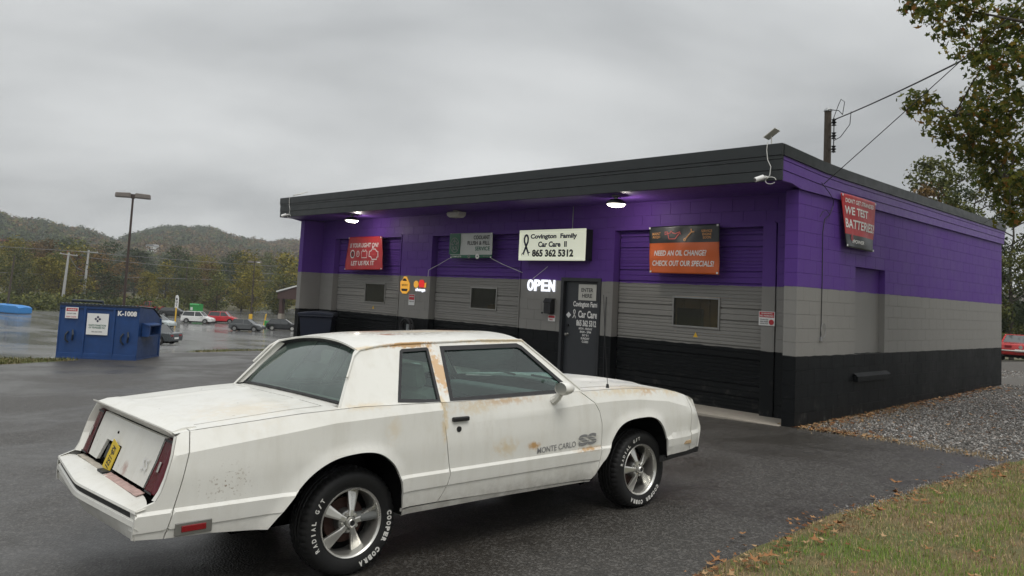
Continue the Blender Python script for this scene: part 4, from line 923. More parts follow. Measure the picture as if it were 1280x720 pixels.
def mirror_mb(mb):
    m = MB(); m.v = [(v[0], -v[1], v[2]) for v in mb.v]; m.f = [tuple(reversed(f)) for f in mb.f]; m.mi = list(mb.mi); return m
def both(name, mb, mat, labels=(None, None), parent=None, angle=16, **k):
    a = mb.obj(name, mat, parent or car, smooth=True, angle=angle, fixn=False, **k); b = mirror_mb(mb).obj(name, mat, parent or car, smooth=True, angle=angle, fixn=False, **k)
    for o, l in zip((a, b), labels):
        if l: o['label'] = l
    return a, b
side_fn = lambda x, z: (x, -S(x, z), z)
SEAM1 = lambda a, b: [(x, 0.4860) for x in np.linspace(a, b, 30)]
ridges = lambda a, b: [[(a, 0.4845), (b, 0.4845)], [(a, 0.4875), (b, 0.4875)], [(a, 0.572), (b, 0.572)], [(a, 0.590), (b, 0.590)]]
def zt_line(a, b, n=14, d=0.0): return [(x, ip(x, *ZT)+d) for x in np.linspace(a, b, n)]
def cr_line(a, b, n=14): return [(x, crease(x)[0]) for x in np.linspace(a, b, n)]
CAPSEAM = [(-1.014, 0.972), (-1.030, 0.866), (-1.072, 0.682), (-1.105, 0.555), (-1.135, 0.438)]
DOOR_R = [(0.607, 1.024), (0.617, 0.90), (0.640, 0.72), (0.662, 0.60), (0.664, 0.555), (0.648, 0.483), (0.618, 0.430), (0.581, 0.384)]
DOOR_F = [(2.061, 0.344), (2.115, 0.43), (2.138, 0.53), (2.150, 0.66), (2.148, 0.77), (2.125, 0.86), (2.075, 0.93), (1.99, 0.99), (1.935, 1.024)]
# quarter panel
PANEL[0] = 'quarter'
q_out = list(CAPSEAM)+[(-0.9, 0.430), (-0.62, 0.403)]+ARCH_R[1:-1]+[(0.300, 0.385)]+[(0.581, 0.384)]+DOOR_R[::-1][1:]+zt_line(0.55, -0.97, 16)
clip = lambda ls, a, b: [[(max(a, min(b, p[0])), p[1]) for p in l] for l in ls]
ring = lambda arch, d: [(p[0]+d*n[0], p[1]+d*n[1]) for p, n in zip(arch, [(-0.7, 0.5)]*2+[(math.copysign(min(1, abs(p[0]-(sum(q[0] for q in arch)/len(arch)))*2.2), p[0]-(sum(q[0] for q in arch)/len(arch))), 1) for p in arch[2:]])]
qp = surf(q_out, side_fn, 0.05, lines=[[(-1.09, 0.572), (-0.44, 0.572)], [(-1.09, 0.590), (-0.43, 0.590)], [(-1.11, 0.4845), (-0.52, 0.4845)], [(-1.11, 0.4875), (-0.52, 0.4875)],
     [(0.285, 0.572), (0.65, 0.572)], [(0.28, 0.590), (0.65, 0.590)], [(0.30, 0.4845), (0.64, 0.4845)], [(0.30, 0.4875), (0.64, 0.4875)], cr_line(-1.02, 0.60, 30)], rings=[ring(ARCH_R, 0.02), ring(ARCH_R, 0.045), ring(ARCH_R, 0.075)])
# shoulder strip between the side's top edge and the boot lid
def top_strip(x0, x1, yin, n=26, xs=None):
    mb = MB(); vs = []; fs = []
    for x in (xs if xs is not None else np.linspace(x0, x1, n)):
        zt = ip(x, *ZT); sw = S(x, zt); yi = yin(x) if callable(yin) else yin
        for k in range(4):
            y = sw+(yi-sw)*k/3; vs.append((x, -y, T(x, y) if k else zt))
    m_ = len(vs)//4
    for i in range(m_-1):
        for k in range(3): fs.append((4*i+k, 4*i+k+1, 4*i+5+k, 4*i+4+k))
    return mb.add(vs, fs)
def join(*mbs):
    m = MB()
    for b in mbs: m.add(b.v, b.f)
    return m
both('rear_quarter_panel', join(qp, top_strip(-1.012, -0.13, 0.705), top_strip(-0.129, 0.60, lambda x: 0.86-0.7*(T(x, 0.83)-1.0)-0.02)), M['paint'])
PANEL[0] = ''
# tail cap behind the seam
Xt = lambda y, z: -1.170+0.355*(z-0.62)
cap_out = [(-1.285, 0.603), (-1.29, 0.52), (-1.291, 0.454), (-1.2, 0.445)]+CAPSEAM[::-1]+[(-1.06, 0.966), (-1.085, 0.945), (-1.10, 0.90), (-1.124, 0.82), (-1.145, 0.745), (-1.165, 0.68), (-1.19, 0.635)]
cap = surf(cap_out, lambda x, z: (x, -S(x, z), z), 0.04, lines=[[(-1.27, 0.572), (-1.115, 0.572)], [(-1.27, 0.590), (-1.11, 0.590)], [(-1.28, 0.4845), (-1.14, 0.4845)], [(-1.28, 0.4875), (-1.14, 0.4875)], cr_line(-1.10, -1.045, 5)])
cs = MB(); vs = []; fs = []
for (x, z) in [(-1.085, 0.945), (-1.10, 0.90), (-1.112, 0.86), (-1.124, 0.82), (-1.145, 0.745), (-1.165, 0.68), (-1.19, 0.635)]:
    s0 = S(x, z)-0.002; yl_ = ip(z, [0.635, 0.66, 0.745, 0.82, 0.88, 0.945], [0.772, 0.784, 0.822, 0.828, 0.800, 0.757]); vs += [(x, -s0, z), (x-0.004, -(s0*0.6+yl_*0.4), z), (Xt(0, z)-0.006+0.55*max(0, yl_-0.765), -(yl_+0.003), z), (Xt(0, z)+0.04, -yl_+0.004, z)]
for i in range(6):
    for k in range(3): fs.append((4*i+k, 4*i+k+1, 4*i+5+k, 4*i+4+k))
cs.add(vs, fs)
both('tail_cap', join(cap, cs, top_strip(-1.09, -1.017, 0.705, 4)), M['paint'], angle=24)
# doors, fenders
PANEL[0] = 'door'
d_out = DOOR_R+DOOR_F[0:]+zt_line(1.9, 0.65, 14)
dp = surf(d_out, side_fn, 0.05, lines=[[(0.668, 0.572), (2.135, 0.572)], [(0.668, 0.590), (2.14, 0.590)], [(0.655, 0.4845), (2.12, 0.4845)], [(0.655, 0.4875), (2.12, 0.4875)], cr_line(0.625, 2.08, 24)])
dr, dl = both('door', join(dp, top_strip(0.611, 1.93, lambda x: 0.86-0.7*(T(x, 0.83)-1.0)-0.02)), M['paint'])
PANEL[0] = ''
f_out = DOOR_F[::-1][0:]+[(2.07, 0.336)]+ARCH_F[1:-1]+[(2.99, 0.425), (3.30, 0.430), (3.352, 0.433), (3.362, 0.60), (3.374, 0.70), (3.385, 0.80), (3.372, 0.908)]+zt_line(3.34, 1.98, 20)
fp = surf(f_out, side_fn, 0.05, lines=[[(2.155, 0.572), (2.225, 0.572)], [(2.155, 0.590), (2.235, 0.590)], [(2.98, 0.618), (3.36, 0.618)], [(2.985, 0.50), (3.352, 0.50)], cr_line(2.10, 3.375, 22)], rings=[ring(ARCH_F, 0.02), ring(ARCH_F, 0.045), ring(ARCH_F, 0.075)])
both('front_fender', join(fp, top_strip(1.945, 3.37, 0.735)), M['paint'])
# sill
sp = surf([(0.305, 0.335), (0.305, 0.382), (0.58, 0.381), (1.3, 0.372), (2.05, 0.341), (2.045, 0.325), (1.2, 0.335)], lambda x, z: (x, -S(x, z)+0.004, z), 0.06)
both('sill', sp, M['paint'])
# nose cap: sides wrap into a raked front
def XN(y, z): return ip(z, [0.38, 0.44, 0.58, 0.62, 0.75, 0.875, 0.92], [3.505, 3.52, 3.556, 3.556, 3.50, 3.43, 3.38])+0.17*(1-(min(1, abs(y)/0.86))**2.4)
n_out = [(3.355, 0.433), (3.52, 0.441), (3.553, 0.575), (3.553, 0.62), (3.50, 0.74), (3.44, 0.868), (3.41, 0.893), (3.376, 0.908), (3.388, 0.80), (3.377, 0.70), (3.365, 0.60)]
npn = surf(n_out, side_fn, 0.03, lines=[[(3.37, 0.618), (3.55, 0.618)]])
yn = np.linspace(-0.86, 0.86, 33); nv = []; nf = []; zz = [0.44, 0.50, 0.575, 0.60, 0.62, 0.68, 0.74, 0.80, 0.868]
for y in yn:
    for z in zz:
        xx = XN(y, z)
        if abs(y) > 0.80: xx = ip(z, [z_ for _, z_ in n_out[1:6]], [x_ for x_, _ in n_out[1:6]]) if abs(y) > 0.855 else xx
        yy = y if abs(y) < 0.855 else math.copysign(S(ip(z, [0.441, 0.575, 0.62, 0.74, 0.868], [3.52, 3.553, 3.553, 3.50, 3.44]), z), y)
        nv.append((xx, yy, z))
nz_ = len(zz)
for i in range(len(yn)-1):
    for k in range(nz_-1): nf.append((i*nz_+k, (i+1)*nz_+k, (i+1)*nz_+k+1, i*nz_+k+1))
# top of the nose up to the bonnet edge
i0 = len(nv)
for y in yn: nv.append((3.40+0.06*(1-(y/0.86)**2), max(-S(3.40, 0.895), min(S(3.40, 0.895), y)), 0.898+0.012*(1-(y/0.86)**2)))
for i in range(len(yn)-1): nf.append((i*nz_+nz_-1, (i+1)*nz_+nz_-1, i0+i+1, i0+i))
nose = MB().add(nv, nf); nose.add(npn.v, npn.f); mm = mirror_mb(npn); nose.add(mm.v, mm.f)
nose.obj('nose_cap', M['paint'], car, smooth=True, angle=24, fixn=False)
for s_ in (-1, 1):
    for (a, b) in ((0.44, 0.58), (0.59, 0.73)):
        ym = s_*(a+b)/2; MB().obox((XN(ym, 0.76)+0.0, ym, 0.755), (1, 0, -0.5), (0.12*-s_, 1, 0), (0.5, 0, 1), 0.012, 0.066, 0.045).obj('headlight', M['chrome'], car, bevel=0.008)
MB().obox((XN(0, 0.74)-0.005, 0, 0.745), (1, 0, -0.45), (0, 1, 0), (0.45, 0, 1), 0.012, 0.36, 0.055).obj('grille', M['rubber'], car, bevel=0.006)
MB().obox((XN(0, 0.50)+0.002, 0, 0.505), (1, 0, 0.2), (0, 1, 0), (-0.2, 0, 1), 0.010, 0.30, 0.035).obj('air_intake', M['rubber'], car, bevel=0.006)
# front air dam, black
ad_ = MB(); vs = []; fs = []
path = [(2.955, -S(2.955, 0.43)+0.006), (3.2, -S(3.2, 0.43)+0.004), (3.36, -S(3.36, 0.43)+0.004), (3.50, -S(3.50, 0.43)+0.002)]+[(XN(y, 0.42)+0.004, y) for y in np.linspace(-0.82, 0.82, 19)]
path += [(x, -y) for x, y in path[3::-1]]
for i, (x, y) in enumerate(path):
    zb = 0.380 if (x < 3.0) else 0.392; zt_ = 0.428 if x < 3.0 else 0.438; vs += [(x, y, zt_), (x-0.008, y*0.99, zb), (x-0.03, y*0.97, zb), (x-0.03, y*0.97, zt_)]
for i in range(len(path)-1):
    for k in range(4): fs.append((4*i+k, 4*i+(k+1) % 4, 4*i+4+(k+1) % 4, 4*i+4+k))
ad_.add(vs, fs+[(0, 1, 2, 3)]).obj('air_dam', M['black'], car)
# bonnet
h_out = [(2.03, -0.725), (2.10, -0.45), (2.15, 0), (2.10, 0.45), (2.03, 0.725), (3.35, 0.725), (3.40, 0.5), (3.425, 0), (3.40, -0.5), (3.35, -0.725)]
surf(h_out, lambda x, y: (x, y, T(x, y)+0.002), 0.07, lines=[[(2.2, -0.42), (3.35, -0.42)], [(2.2, -0.32), (3.35, -0.32)], [(2.2, 0.42), (3.35, 0.42)], [(2.2, 0.32), (3.35, 0.32)]], rim=(0, 0, -0.03), gap=0.004).obj('bonnet', M['paint'], car, smooth=True, angle=12, fixn=False)
surf([(1.955, -0.80), (2.10, 0), (1.955, 0.80), (2.025, 0.80), (2.095, 0.45), (2.145, 0), (2.095, -0.45), (2.025, -0.80)], lambda x, y: (x, y, T(x, y)-0.018), 0.06, rim=(0, 0, -0.02)).obj('cowl_panel', M['rubber'], car, smooth=True, fixn=False)
for (a, b) in ((-0.70, -0.15), (0.02, 0.55)):
    MB().tube([(2.03, a, T(2.03, a)+0.01), (2.06, (a+b)/2, T(2.06, (a+b)/2)+0.03), (2.07, b, T(2.07, b)+0.02)], 0.009, 6).obj('wiper', M['rubber'], car)
# boot lid with deck, lip spoiler and the rear face
b_out = [(-0.19, -0.695), (-0.215, 0), (-0.19, 0.695), (-0.6, 0.70), (-1.02, 0.70), (-1.025, 0), (-1.02, -0.70), (-0.6, -0.70)]
lid = surf(b_out, lambda x, y: (x, y, T(x, y)+0.001+0.006*math.exp(-((abs(y)-0.47+0.1*(x+1))/0.03)**2)), 0.05, rim=(0, 0, -0.03), gap=0.003)
lid_o = lid.obj('boot_lid', M['paint'], car, smooth=True, angle=20, fixn=False)
surf([(-0.058, -0.76), (-0.10, 0), (-0.058, 0.76), (-0.185, 0.70), (-0.21, 0), (-0.185, -0.70)], lambda x, y: (x, y, T(x, y)), 0.05, rim=(0, 0, -0.02)).obj('rear_deck_panel', M['paint'], car, smooth=True, angle=20, fixn=False)
spv = []; spf = []; ysp = np.linspace(-0.765, 0.765, 25)
for y in ysp:
    e = max(0, (abs(y)-0.72)/0.08)*0.25; z0 = T(-1.0, y)
    spv += [(-0.965, y, z0+0.010), (-1.035, y, z0+0.006), (-1.090, y, 0.966-0.012*e), (-1.122+0.012*e, y, 0.980-0.016*e), (-1.124+0.012*e, y, 0.973-0.016*e), (-1.082, y, 0.942-0.006*e), (-1.058, y, 0.915), (-1.03, y, 0.915)]
for i in range(len(ysp)-1):
    for k in range(8): spf.append((8*i+k, 8*i+(k+1) % 8, 8*i+8+(k+1) % 8, 8*i+8+k))
spf += [tuple(range(8)), tuple(len(spv)-8+k for k in range(7, -1, -1))]
MB().add(spv, spf).obj('spoiler', M['paint'], car, smooth=True, angle=40)
tail_fn = lambda y, z: (Xt(y, z)-0.012*(1-(y/0.8)**2), y, z)
rec = [(0.0, 0.775), (0.335, 0.775), (0.385, 0.645), (0.0, 0.645)]
surf([(-0.600, 0.645), (-0.626, 0.79), (-0.626, 0.912), (0.0, 0.912), (0.626, 0.912), (0.626, 0.79), (0.600, 0.645)], tail_fn, 0.05, holes=[rec], rim=(0.02, 0, 0)).obj('boot_rear_panel', M['paint'], car, smooth=True, angle=25, fixn=False)
rb = MB().prism([(-1.145, 0.636), (-1.095, 0.785), (-1.05, 0.785), (-1.08, 0.62)], -0.01, 0.395, 'xz'); rb.obj('plate_recess', M['underbody'], car)
MB().obox((-1.128, 0.27, 0.705), (0, 1, 0), (0.33, 0, 1), (-1, 0, 0.33), 0.05, 0.04, 0.004).obj('latch', M['blacksteel'], car)
pl = thing('number_plate', None, None); pl.parent = car; pl['label'] = 'yellow number plate hanging askew'
pc = Vector((-1.162, 0.085, 0.705)); pu = Vector((0, -0.34, -0.94)).normalized(); pn = Vector((-1, 0, 0)); pv = pn.cross(pu).normalized()
pu = Vector((-0.26, 0.24, -0.93)).normalized(); pv = pn.cross(pu).normalized(); pn = pu.cross(pv)
MB().obox(pc, pu, pv, pn, 0.088, 0.068, 0.002).obj('plate', M['plate'], pl)
text('K8-1521', pl, M['ink_black'], pc, pu, pv, 0.13, 0.06, bold=0.03)
MB().lathe([(0, 0), (0.017, 0), (0.017, 0.006)], (-1.108, 0.17, 0.826), 'X', 12).obj('keyhole', M['underbody'], car)
for k, (a, b) in enumerate(((-0.50, 0.755), )): text('SS', car, simple('faded_decal', (0.62, 0.61, 0.59, 1), 0.5), tail_fn(a, b), (0.0, -1, 0), (0.355, 0, 1), 0.10, 0.065, bold=0.02, off=0.010, label='faded badge lettering on the boot')
# tail lamps
lamp_out = [(-0.615, 0.642), (-0.640, 0.79), (-0.640, 0.912), (-0.755, 0.914), (-0.800, 0.88), (-0.828, 0.82), (-0.822, 0.745), (-0.785, 0.665), (-0.772, 0.642)]
LX = lambda y, z: Xt(y, z)-0.008+0.55*max(0, abs(y)-0.765)
lr = surf(lamp_out, lambda y, z: (LX(y, z), y, z), 0.03, rim=(0.03, 0, 0), gap=0.002)
tl1, tl2 = both('tail_lamp', lr, M['redlens'], angle=40)
sb = MB()
for (a, b) in ((0.90, 0.912), (0.642, 0.652)): sb.add([(Xt(0, z)-0.014, y, z) for z in (a, b) for y in (-0.755, -0.635)], [(0, 1, 3, 2)])
sb.add([(Xt(0, z)-0.013, y, z) for z, y in ((0.65, -0.604), (0.79, -0.627), (0.91, -0.627), (0.91, -0.641), (0.79, -0.641), (0.65, -0.619))], [(0, 1, 2, 3, 4, 5)])
for par, m_ in ((tl1, sb), (tl2, mirror_mb(sb))): m_.obj('seal', M['rubber'], par)
em = MB().obox((Xt(0, 0.775)-0.016, -0.715, 0.775), (0.34, 0, 1), (0, 1, 0), (-1, 0, 0.34), 0.026, 0.011, 0.003)
for par, m_ in ((tl1, em), (tl2, mirror_mb(em))): m_.obj('emblem', M['chrome'], par, bevel=0.004)
# bumper: V-shaped plan, section swept across
def xb(y): return -1.366+0.082*(math.sqrt((min(1, abs(y)/0.9))**2+0.006)-0.0775)/0.9255
BP = [(0.165, 0.622, 0), (0.03, 0.612, 0), (0.004, 0.600, 0), (0.0, 0.588, 0), (0.010, 0.582, 1), (0.014, 0.552, 1), (0.004, 0.546, 0), (0.0, 0.520, 0), (0.012, 0.512, 0), (0.020, 0.505, 0), (0.045, 0.46, 0), (0.068, 0.420, 0), (0.12, 0.418, 0)]
bv = []; bf = []; bmi = []; yb = np.linspace(-0.884, 0.884, 41)
for y in yb:
    e = (abs(y)/0.9)**2
    for (d, z, m_) in BP:
        zz_ = z+(0.034*e if z < 0.47 else 0); dd = d*(1-0.9*e) if z < 0.5 else (d*(1-0.75*e*e) if z > 0.61 else d); zz_ = zz_-(0.016*e*e if z > 0.605 else 0)
        bv.append((xb(y)+dd, y*(1-0.012*(z < 0.5)), zz_))
nbp = len(BP)
for i in range(len(yb)-1):
    for k in range(nbp-1):
        bf.append((i*nbp+k, i*nbp+k+1, (i+1)*nbp+k+1, (i+1)*nbp+k)); strip_ = BP[k][2] == 1 and BP[k+1][2] == 1 and abs(yb[i]) < 0.80 and abs(yb[i+1]) < 0.82
        bmi.append(1 if strip_ else 0)
bmb = MB(); bmb.v = bv; bmb.f = bf; bmb.mi = bmi
bo = bmb.obj('rear_bumper', [M['paint'], M['rubber']], car, smooth=True, angle=22, fixn=False)
MB().box(-1.172, -1.10, -0.76, 0.76, 0.56, 0.622).obj('bumper_gap', M['underbody'], car)
surf([(-1.215, -0.64), (-1.165, -0.62), (-1.172, 0.02), (-1.222, 0.0)], lambda x, y: (x, y, 0.622+0.0015*math.sin(y*57)+0.10*(x+1.215)), 0.02, rim=(0, 0, -0.004), gap=0).obj('filler_panel', M['pinkrust'], car, fixn=False)
MB().box(-1.222, -1.16, 0.02, 0.14, 0.618, 0.634).obj('bumper_bracket', M['rubber'], car, bevel=0.004)
surf([(-1.205, 0.16), (-1.16, 0.16), (-1.16, 0.74), (-1.20, 0.74)], lambda x, y: (x, y, 0.623+0.001*math.sin(y*40)), 0.03, rim=(0, 0, -0.004), gap=0).obj('filler_panel', simple('weathered_filler', (0.40, 0.36, 0.30, 1), 0.7, var=0.4, scale=18), car, fixn=False)
# side marker
mk = MB().box(-1.085, -0.895, -0.905, -0.87, 0.447, 0.513); mo = mk.obj('side_marker', M['alu'], car, bevel=0.004)
mo.location = (0, 0.012, 0); MB().box(-1.055, -0.928, -0.912, -0.88, 0.465, 0.497).obj('lens', M['brightred'], mo, bevel=0.003)
mk = MB().box(-1.085, -0.895, 0.87, 0.893, 0.447, 0.513).obj('side_marker', M['alu'], car, bevel=0.004); MB().box(-1.055, -0.925, 0.88, 0.90, 0.459, 0.501).obj('lens', M['brightred'], mk, bevel=0.003)
for s_ in (-1, 1): MB().box(3.235, 3.345, s_*(S(3.29, 0.51)-0.01), s_*(S(3.29, 0.51)+0.004), 0.497, 0.527).obj('front_marker', M['amber'], car, bevel=0.003)
# body shell behind the gaps, floor, wheel wells
shell = [(-1.20, 0.47), (-1.12, 0.455), (-0.66, 0.42)]+[(x, z+0.012) for x, z in ARCH_R[1:-1]]+[(0.32, 0.36), (2.02, 0.355)]+[(x, z+0.012) for x, z in ARCH_F[1:-1]]+[(3.0, 0.45), (3.48, 0.46), (3.50, 0.62), (3.40, 0.85)]+[(x, z-0.02) for x, z in zt_line(3.3, -1.0, 30)]+[(-1.05, 0.90), (-1.14, 0.65)]
sh_ = surf(shell, lambda x, z: (x, -S(x, z)+0.016, z), 0.08, rim=None, gap=0)
sm_ = mirror_mb(sh_); ub = MB(); ub.add(sh_.v, sh_.f); ub.add(sm_.v, sm_.f)
ub.box(0.33, 2.0, -0.80, 0.80, 0.33, 0.38).box(-0.6, 3.4, -0.42, 0.42, 0.27, 0.36).box(-1.12, -0.6, -0.78, 0.78, 0.485, 0.51).box(3.1, 3.42, -0.75, 0.75, 0.44, 0.47).box(-1.03, -1.0, -0.78, 0.78, 0.45, 0.90).box(2.05, 3.3, -0.55, 0.55, 0.4, 0.85).box(2.0, 2.04, -0.82, 0.82, 0.3, 0.98)
for arch in (ARCH_R, ARCH_F):
    for s_ in (-1, 1):
        vs = []; fs = []
        for (x, z) in arch: vs += [(x, s_*0.895, z), (x, s_*0.50, z)]
        for i in range(len(arch)-1): fs.append((2*i, 2*i+1, 2*i+3, 2*i+2))
        n0 = len(vs); vs += [(x, s_*0.50, z) for x, z in arch]; fs.append(tuple(range(n0, len(vs)))); ub.add(vs, fs)
ub.obj('underbody', M['underbody'], car, fixn=False)
# ---- roof and glasshouse
GY = lambda z: 0.86-0.7*(z-1.0)
RE = ([0.08, 0.25, 0.45, 1.15, 1.58], [1.360, 1.384, 1.397, 1.413, 1.409])
def TR(x, y): ze = ip(x, *RE); w_ = GY(ze); return ze+ip(x, [0.1, 0.5, 1.6], [0.052, 0.056, 0.048])*(1-min(1, abs(y)/w_)**2.2)
ye = lambda x: GY(ip(x, *RE))
r_out = [(x, -ye(x)) for x in (0.105, 0.25, 0.45, 0.8, 1.15, 1.56)]+[(1.615, -0.3), (1.63, 0), (1.615, 0.3)]+[(x, ye(x)) for x in (1.56, 1.15, 0.8, 0.45, 0.25, 0.105)]+[(0.135, 0.3), (0.15, 0), (0.135, -0.3)]
surf(r_out, lambda x, y: (x, y, TR(x, y)), 0.06, gap=0, rim=(0, 0, -0.012)).obj('roof', M['paint'], car, smooth=True, angle=30, fixn=False)
g_fn = lambda x, z: (x, -GY(z), z)
g_out = [(-0.13, 1.030), (-0.05, 1.15), (0.02, 1.25), (0.085, 1.345), (0.105, 1.362), (0.25, 1.383), (0.45, 1.396), (1.15, 1.412), (1.58, 1.408), (1.72, 1.262), (1.985, 1.012), (1.3, 1.010), (0.65, 1.008), (0.28, 1.022)]
h1 = [(0.284, 1.040), (0.305, 1.09), (0.425, 1.352), (0.445, 1.364), (0.655, 1.372), (0.664, 1.360), (0.614, 1.018)]
h2 = [(0.690, 1.012), (0.768, 1.378), (1.50, 1.388), (1.545, 1.368), (1.875, 1.036), (1.885, 1.016)]
both('roof_pillars', surf(g_out, g_fn, 0.06, holes=[h1, h2], rim=(0, 0.035, 0), gap=0), M['paint'], angle=30)
def frame_ring(poly, wd, off=0.003):
    inner = shrink(poly, wd); mb = MB(); n = len(poly); vs = [(x, -GY(z)-off, z) for x, z in poly]+[(x, -GY(z)-off+0.001, z) for x, z in inner]+[(x, -GY(z)+0.02, z) for x, z in inner]+[(x, -GY(z)+0.02, z) for x, z in poly]
    fs = []
    for i in range(n):
        j = (i+1) % n
        for a in (0, n, 2*n): fs.append((a+i, a+j, a+n+j, a+n+i))
    return mb.add(vs, fs), inner
for poly, wd, nm in ((dens(h1, 0.05), 0.020, 'quarter_window'), (dens(h2, 0.05), 0.030, 'side_window')):
    fr_, inn = frame_ring(poly, wd)
    a, b = both('window_frame', fr_, M['rubber'])
    gl = surf(inn, lambda x, z: (x, -GY(z)+0.012, z), 0.12, rim=None, gap=-0.004)
    for par, m_ in ((a, gl), (b, mirror_mb(gl))): m_.obj('pane', M['car_glass'], par, fixn=False)
MB().tube([(x, -GY(z)-0.004, z+0.002) for x, z in [(-0.03, 1.20), (0.06, 1.325), (0.115, 1.362), (0.25, 1.384), (0.45, 1.397), (0.8, 1.405), (1.15, 1.413), (1.56, 1.409), (1.74, 1.245), (1.96, 1.035)]], 0.008, 6).obj('drip_rail', M['paint'], car, smooth=True)
MB().tube([(x, GY(z)+0.004, z+0.002) for x, z in [(-0.03, 1.20), (0.06, 1.325), (0.115, 1.362), (0.25, 1.384), (0.45, 1.397), (0.8, 1.405), (1.15, 1.413), (1.56, 1.409), (1.74, 1.245), (1.96, 1.035)]], 0.008, 6).obj('drip_rail', M['paint'], car, smooth=True)
def sheet(bot, top, n=20, m=8, bulge=0.0):
    """curved glass between a bottom and a top curve; each curve is (x side, x centre, half width, z side, z centre)"""
    vs = []; fs = []
    for j in range(m+1):
        v = j/m
        for i in range(n+1):
            s_ = -1+2*i/n; q = 1-s_*s_
            P_ = [(a[0]+(a[1]-a[0])*q, a[2]*s_, a[3]+(a[4]-a[3])*q) for a in (bot, top)]
            x, y, z = [P_[0][k]+(P_[1][k]-P_[0][k])*v for k in range(3)]; b = 4*v*(1-v)*bulge; vs.append((x+b, y, z+abs(b)*0.5))
    for j in range(m):
        for i in range(n): fs.append((j*(n+1)+i, j*(n+1)+i+1, (j+1)*(n+1)+i+1, (j+1)*(n+1)+i))
    return MB().add(vs, fs)
WB, WT = (1.985, 2.10, 0.785, 1.020, 1.045), (1.60, 1.66, 0.575, 1.395, 1.447)
BB, BT = (-0.075, -0.105, 0.755, 1.043, 1.058), (0.158, 0.172, 0.572, 1.338, 1.384)
sheet(WB, WT, bulge=0.02).obj('windscreen', M['car_glass'], car, smooth=True, fixn=False)
sheet(BB, BT, bulge=-0.015).obj('rear_window', M['fogged_glass'], car, smooth=True, fixn=False)
sheet(BT, (0.112, 0.150, 0.585, 1.360, 1.411), m=2).obj('rear_window_top_trim', M['rubber'], car, smooth=True, fixn=False)
sheet(WT, (1.575, 1.632, 0.585, 1.407, 1.456), m=2).obj('windscreen_top_trim', M['rubber'], car, smooth=True, fixn=False)
def lerp3(a, b, t): return tuple(a[k]+(b[k]-a[k])*t for k in range(3))
for s_ in (-1, 1):
    A = [lerp3((-0.075, 0.755, 1.043), (0.158, 0.572, 1.338), t) for t in np.linspace(0, 1, 6)]; B = [(x, GY(z)+0.001, z) for x, z in ((-0.13, 1.032), (-0.085, 1.10), (-0.035, 1.172), (0.012, 1.24), (0.060, 1.308), (0.100, 1.360))]
    vs = []; fs = []
    for a, b in zip(A, B): vs += [(a[0], s_*a[1], a[2]-0.006), (a[0]-0.002, s_*a[1], a[2]+0.006), lerp3((a[0], s_*a[1], a[2]), (b[0], s_*b[1], b[2]), 0.45), (b[0], s_*b[1], b[2])]
    for i in range(5):
        for k in range(3): fs.append((4*i+k, 4*i+k+1, 4*i+5+k, 4*i+4+k))
    MB().add(vs, fs).obj('rear_pillar_trim', M['paint'], car, smooth=True, angle=25, fixn=False)
    MB().tube([(a[0]-0.002, s_*(a[1]-0.004), a[2]+0.004) for a in A], 0.009, 6).obj('window_seal', M['rubber'], car, smooth=True)
    A = [lerp3((1.985, 0.785, 1.020), (1.60, 0.575, 1.395), t) for t in np.linspace(0, 1, 5)]; B = [(x, GY(z)+0.001, z) for x, z in ((1.985, 1.014), (1.875, 1.115), (1.78, 1.205), (1.68, 1.305), (1.582, 1.407))]
    vs = []; fs = []
    for a, b in zip(A, B): vs += [(a[0], s_*a[1], a[2]), (b[0], s_*b[1], b[2])]
    for i in range(4): fs.append((2*i, 2*i+1, 2*i+3, 2*i+2))
    MB().add(vs, fs).obj('windscreen_trim', M['rubber'], car, fixn=False)
MB().tube([(-0.078-0.03*(1-(y/0.755)**2), y, 1.048+0.015*(1-(y/0.755)**2)) for y in np.linspace(-0.755, 0.755, 15)], 0.010, 6).obj('window_seal', M['rubber'], car, smooth=True)
# interior
MB().box(-0.05, 2.0, -0.78, 0.78, 0.31, 0.36).box(-0.12, 0.12, -0.72, 0.72, 0.95, 1.0).box(1.78, 1.98, -0.76, 0.76, 0.70, 0.98).obj('cabin_floor_and_shelf', M['interior'], car, bevel=0.02)
def pad(cx, cy, cz, hx, hy, hz, tilt, nm, m): MB().obox((cx, cy, cz), (math.cos(tilt), 0, -math.sin(tilt)), (0, 1, 0), (math.sin(tilt), 0, math.cos(tilt)), hx, hy, hz).obj(nm, M[m], car, bevel=min(hx, hy, hz)*0.8)
for s_ in (-1, 1):
    pad(0.80, s_*0.37, 0.80, 0.08, 0.25, 0.29, -0.30, 'seat_back', 'seat'); pad(1.05, s_*0.37, 0.52, 0.25, 0.25, 0.08, 0.05, 'seat_cushion', 'seat'); pad(0.69, s_*0.37, 1.16, 0.05, 0.13, 0.085, -0.2, 'headrest', 'seat')
    MB().box(0.40, 1.9, s_*0.80-0.02, s_*0.80+0.02, 0.45, 0.99).obj('door_trim', M['interior'], car)
pad(0.02, 0, 0.92, 0.07, 0.60, 0.13, -0.35, 'rear_seat_back', 'seat'); pad(0.45, 0, 0.60, 0.16, 0.62, 0.08, 0.05, 'rear_seat_cushion', 'seat')
sw = MB(); wc = Vector((1.42, 0.37, 0.97)); wa = Vector((0, 1, 0)); wb_ = Vector((0.42, 0, 0.91)).normalized()
sw.tube([wc+wa*0.185*math.cos(a)+wb_*0.185*math.sin(a) for a in np.linspace(0, 2*PI, 25)], 0.014, 8, cap=False)
for a in (0, PI, 1.5*PI): sw.bar(wc, wc+wa*0.18*math.cos(a)+wb_*0.18*math.sin(a), 0.03, 0.015)
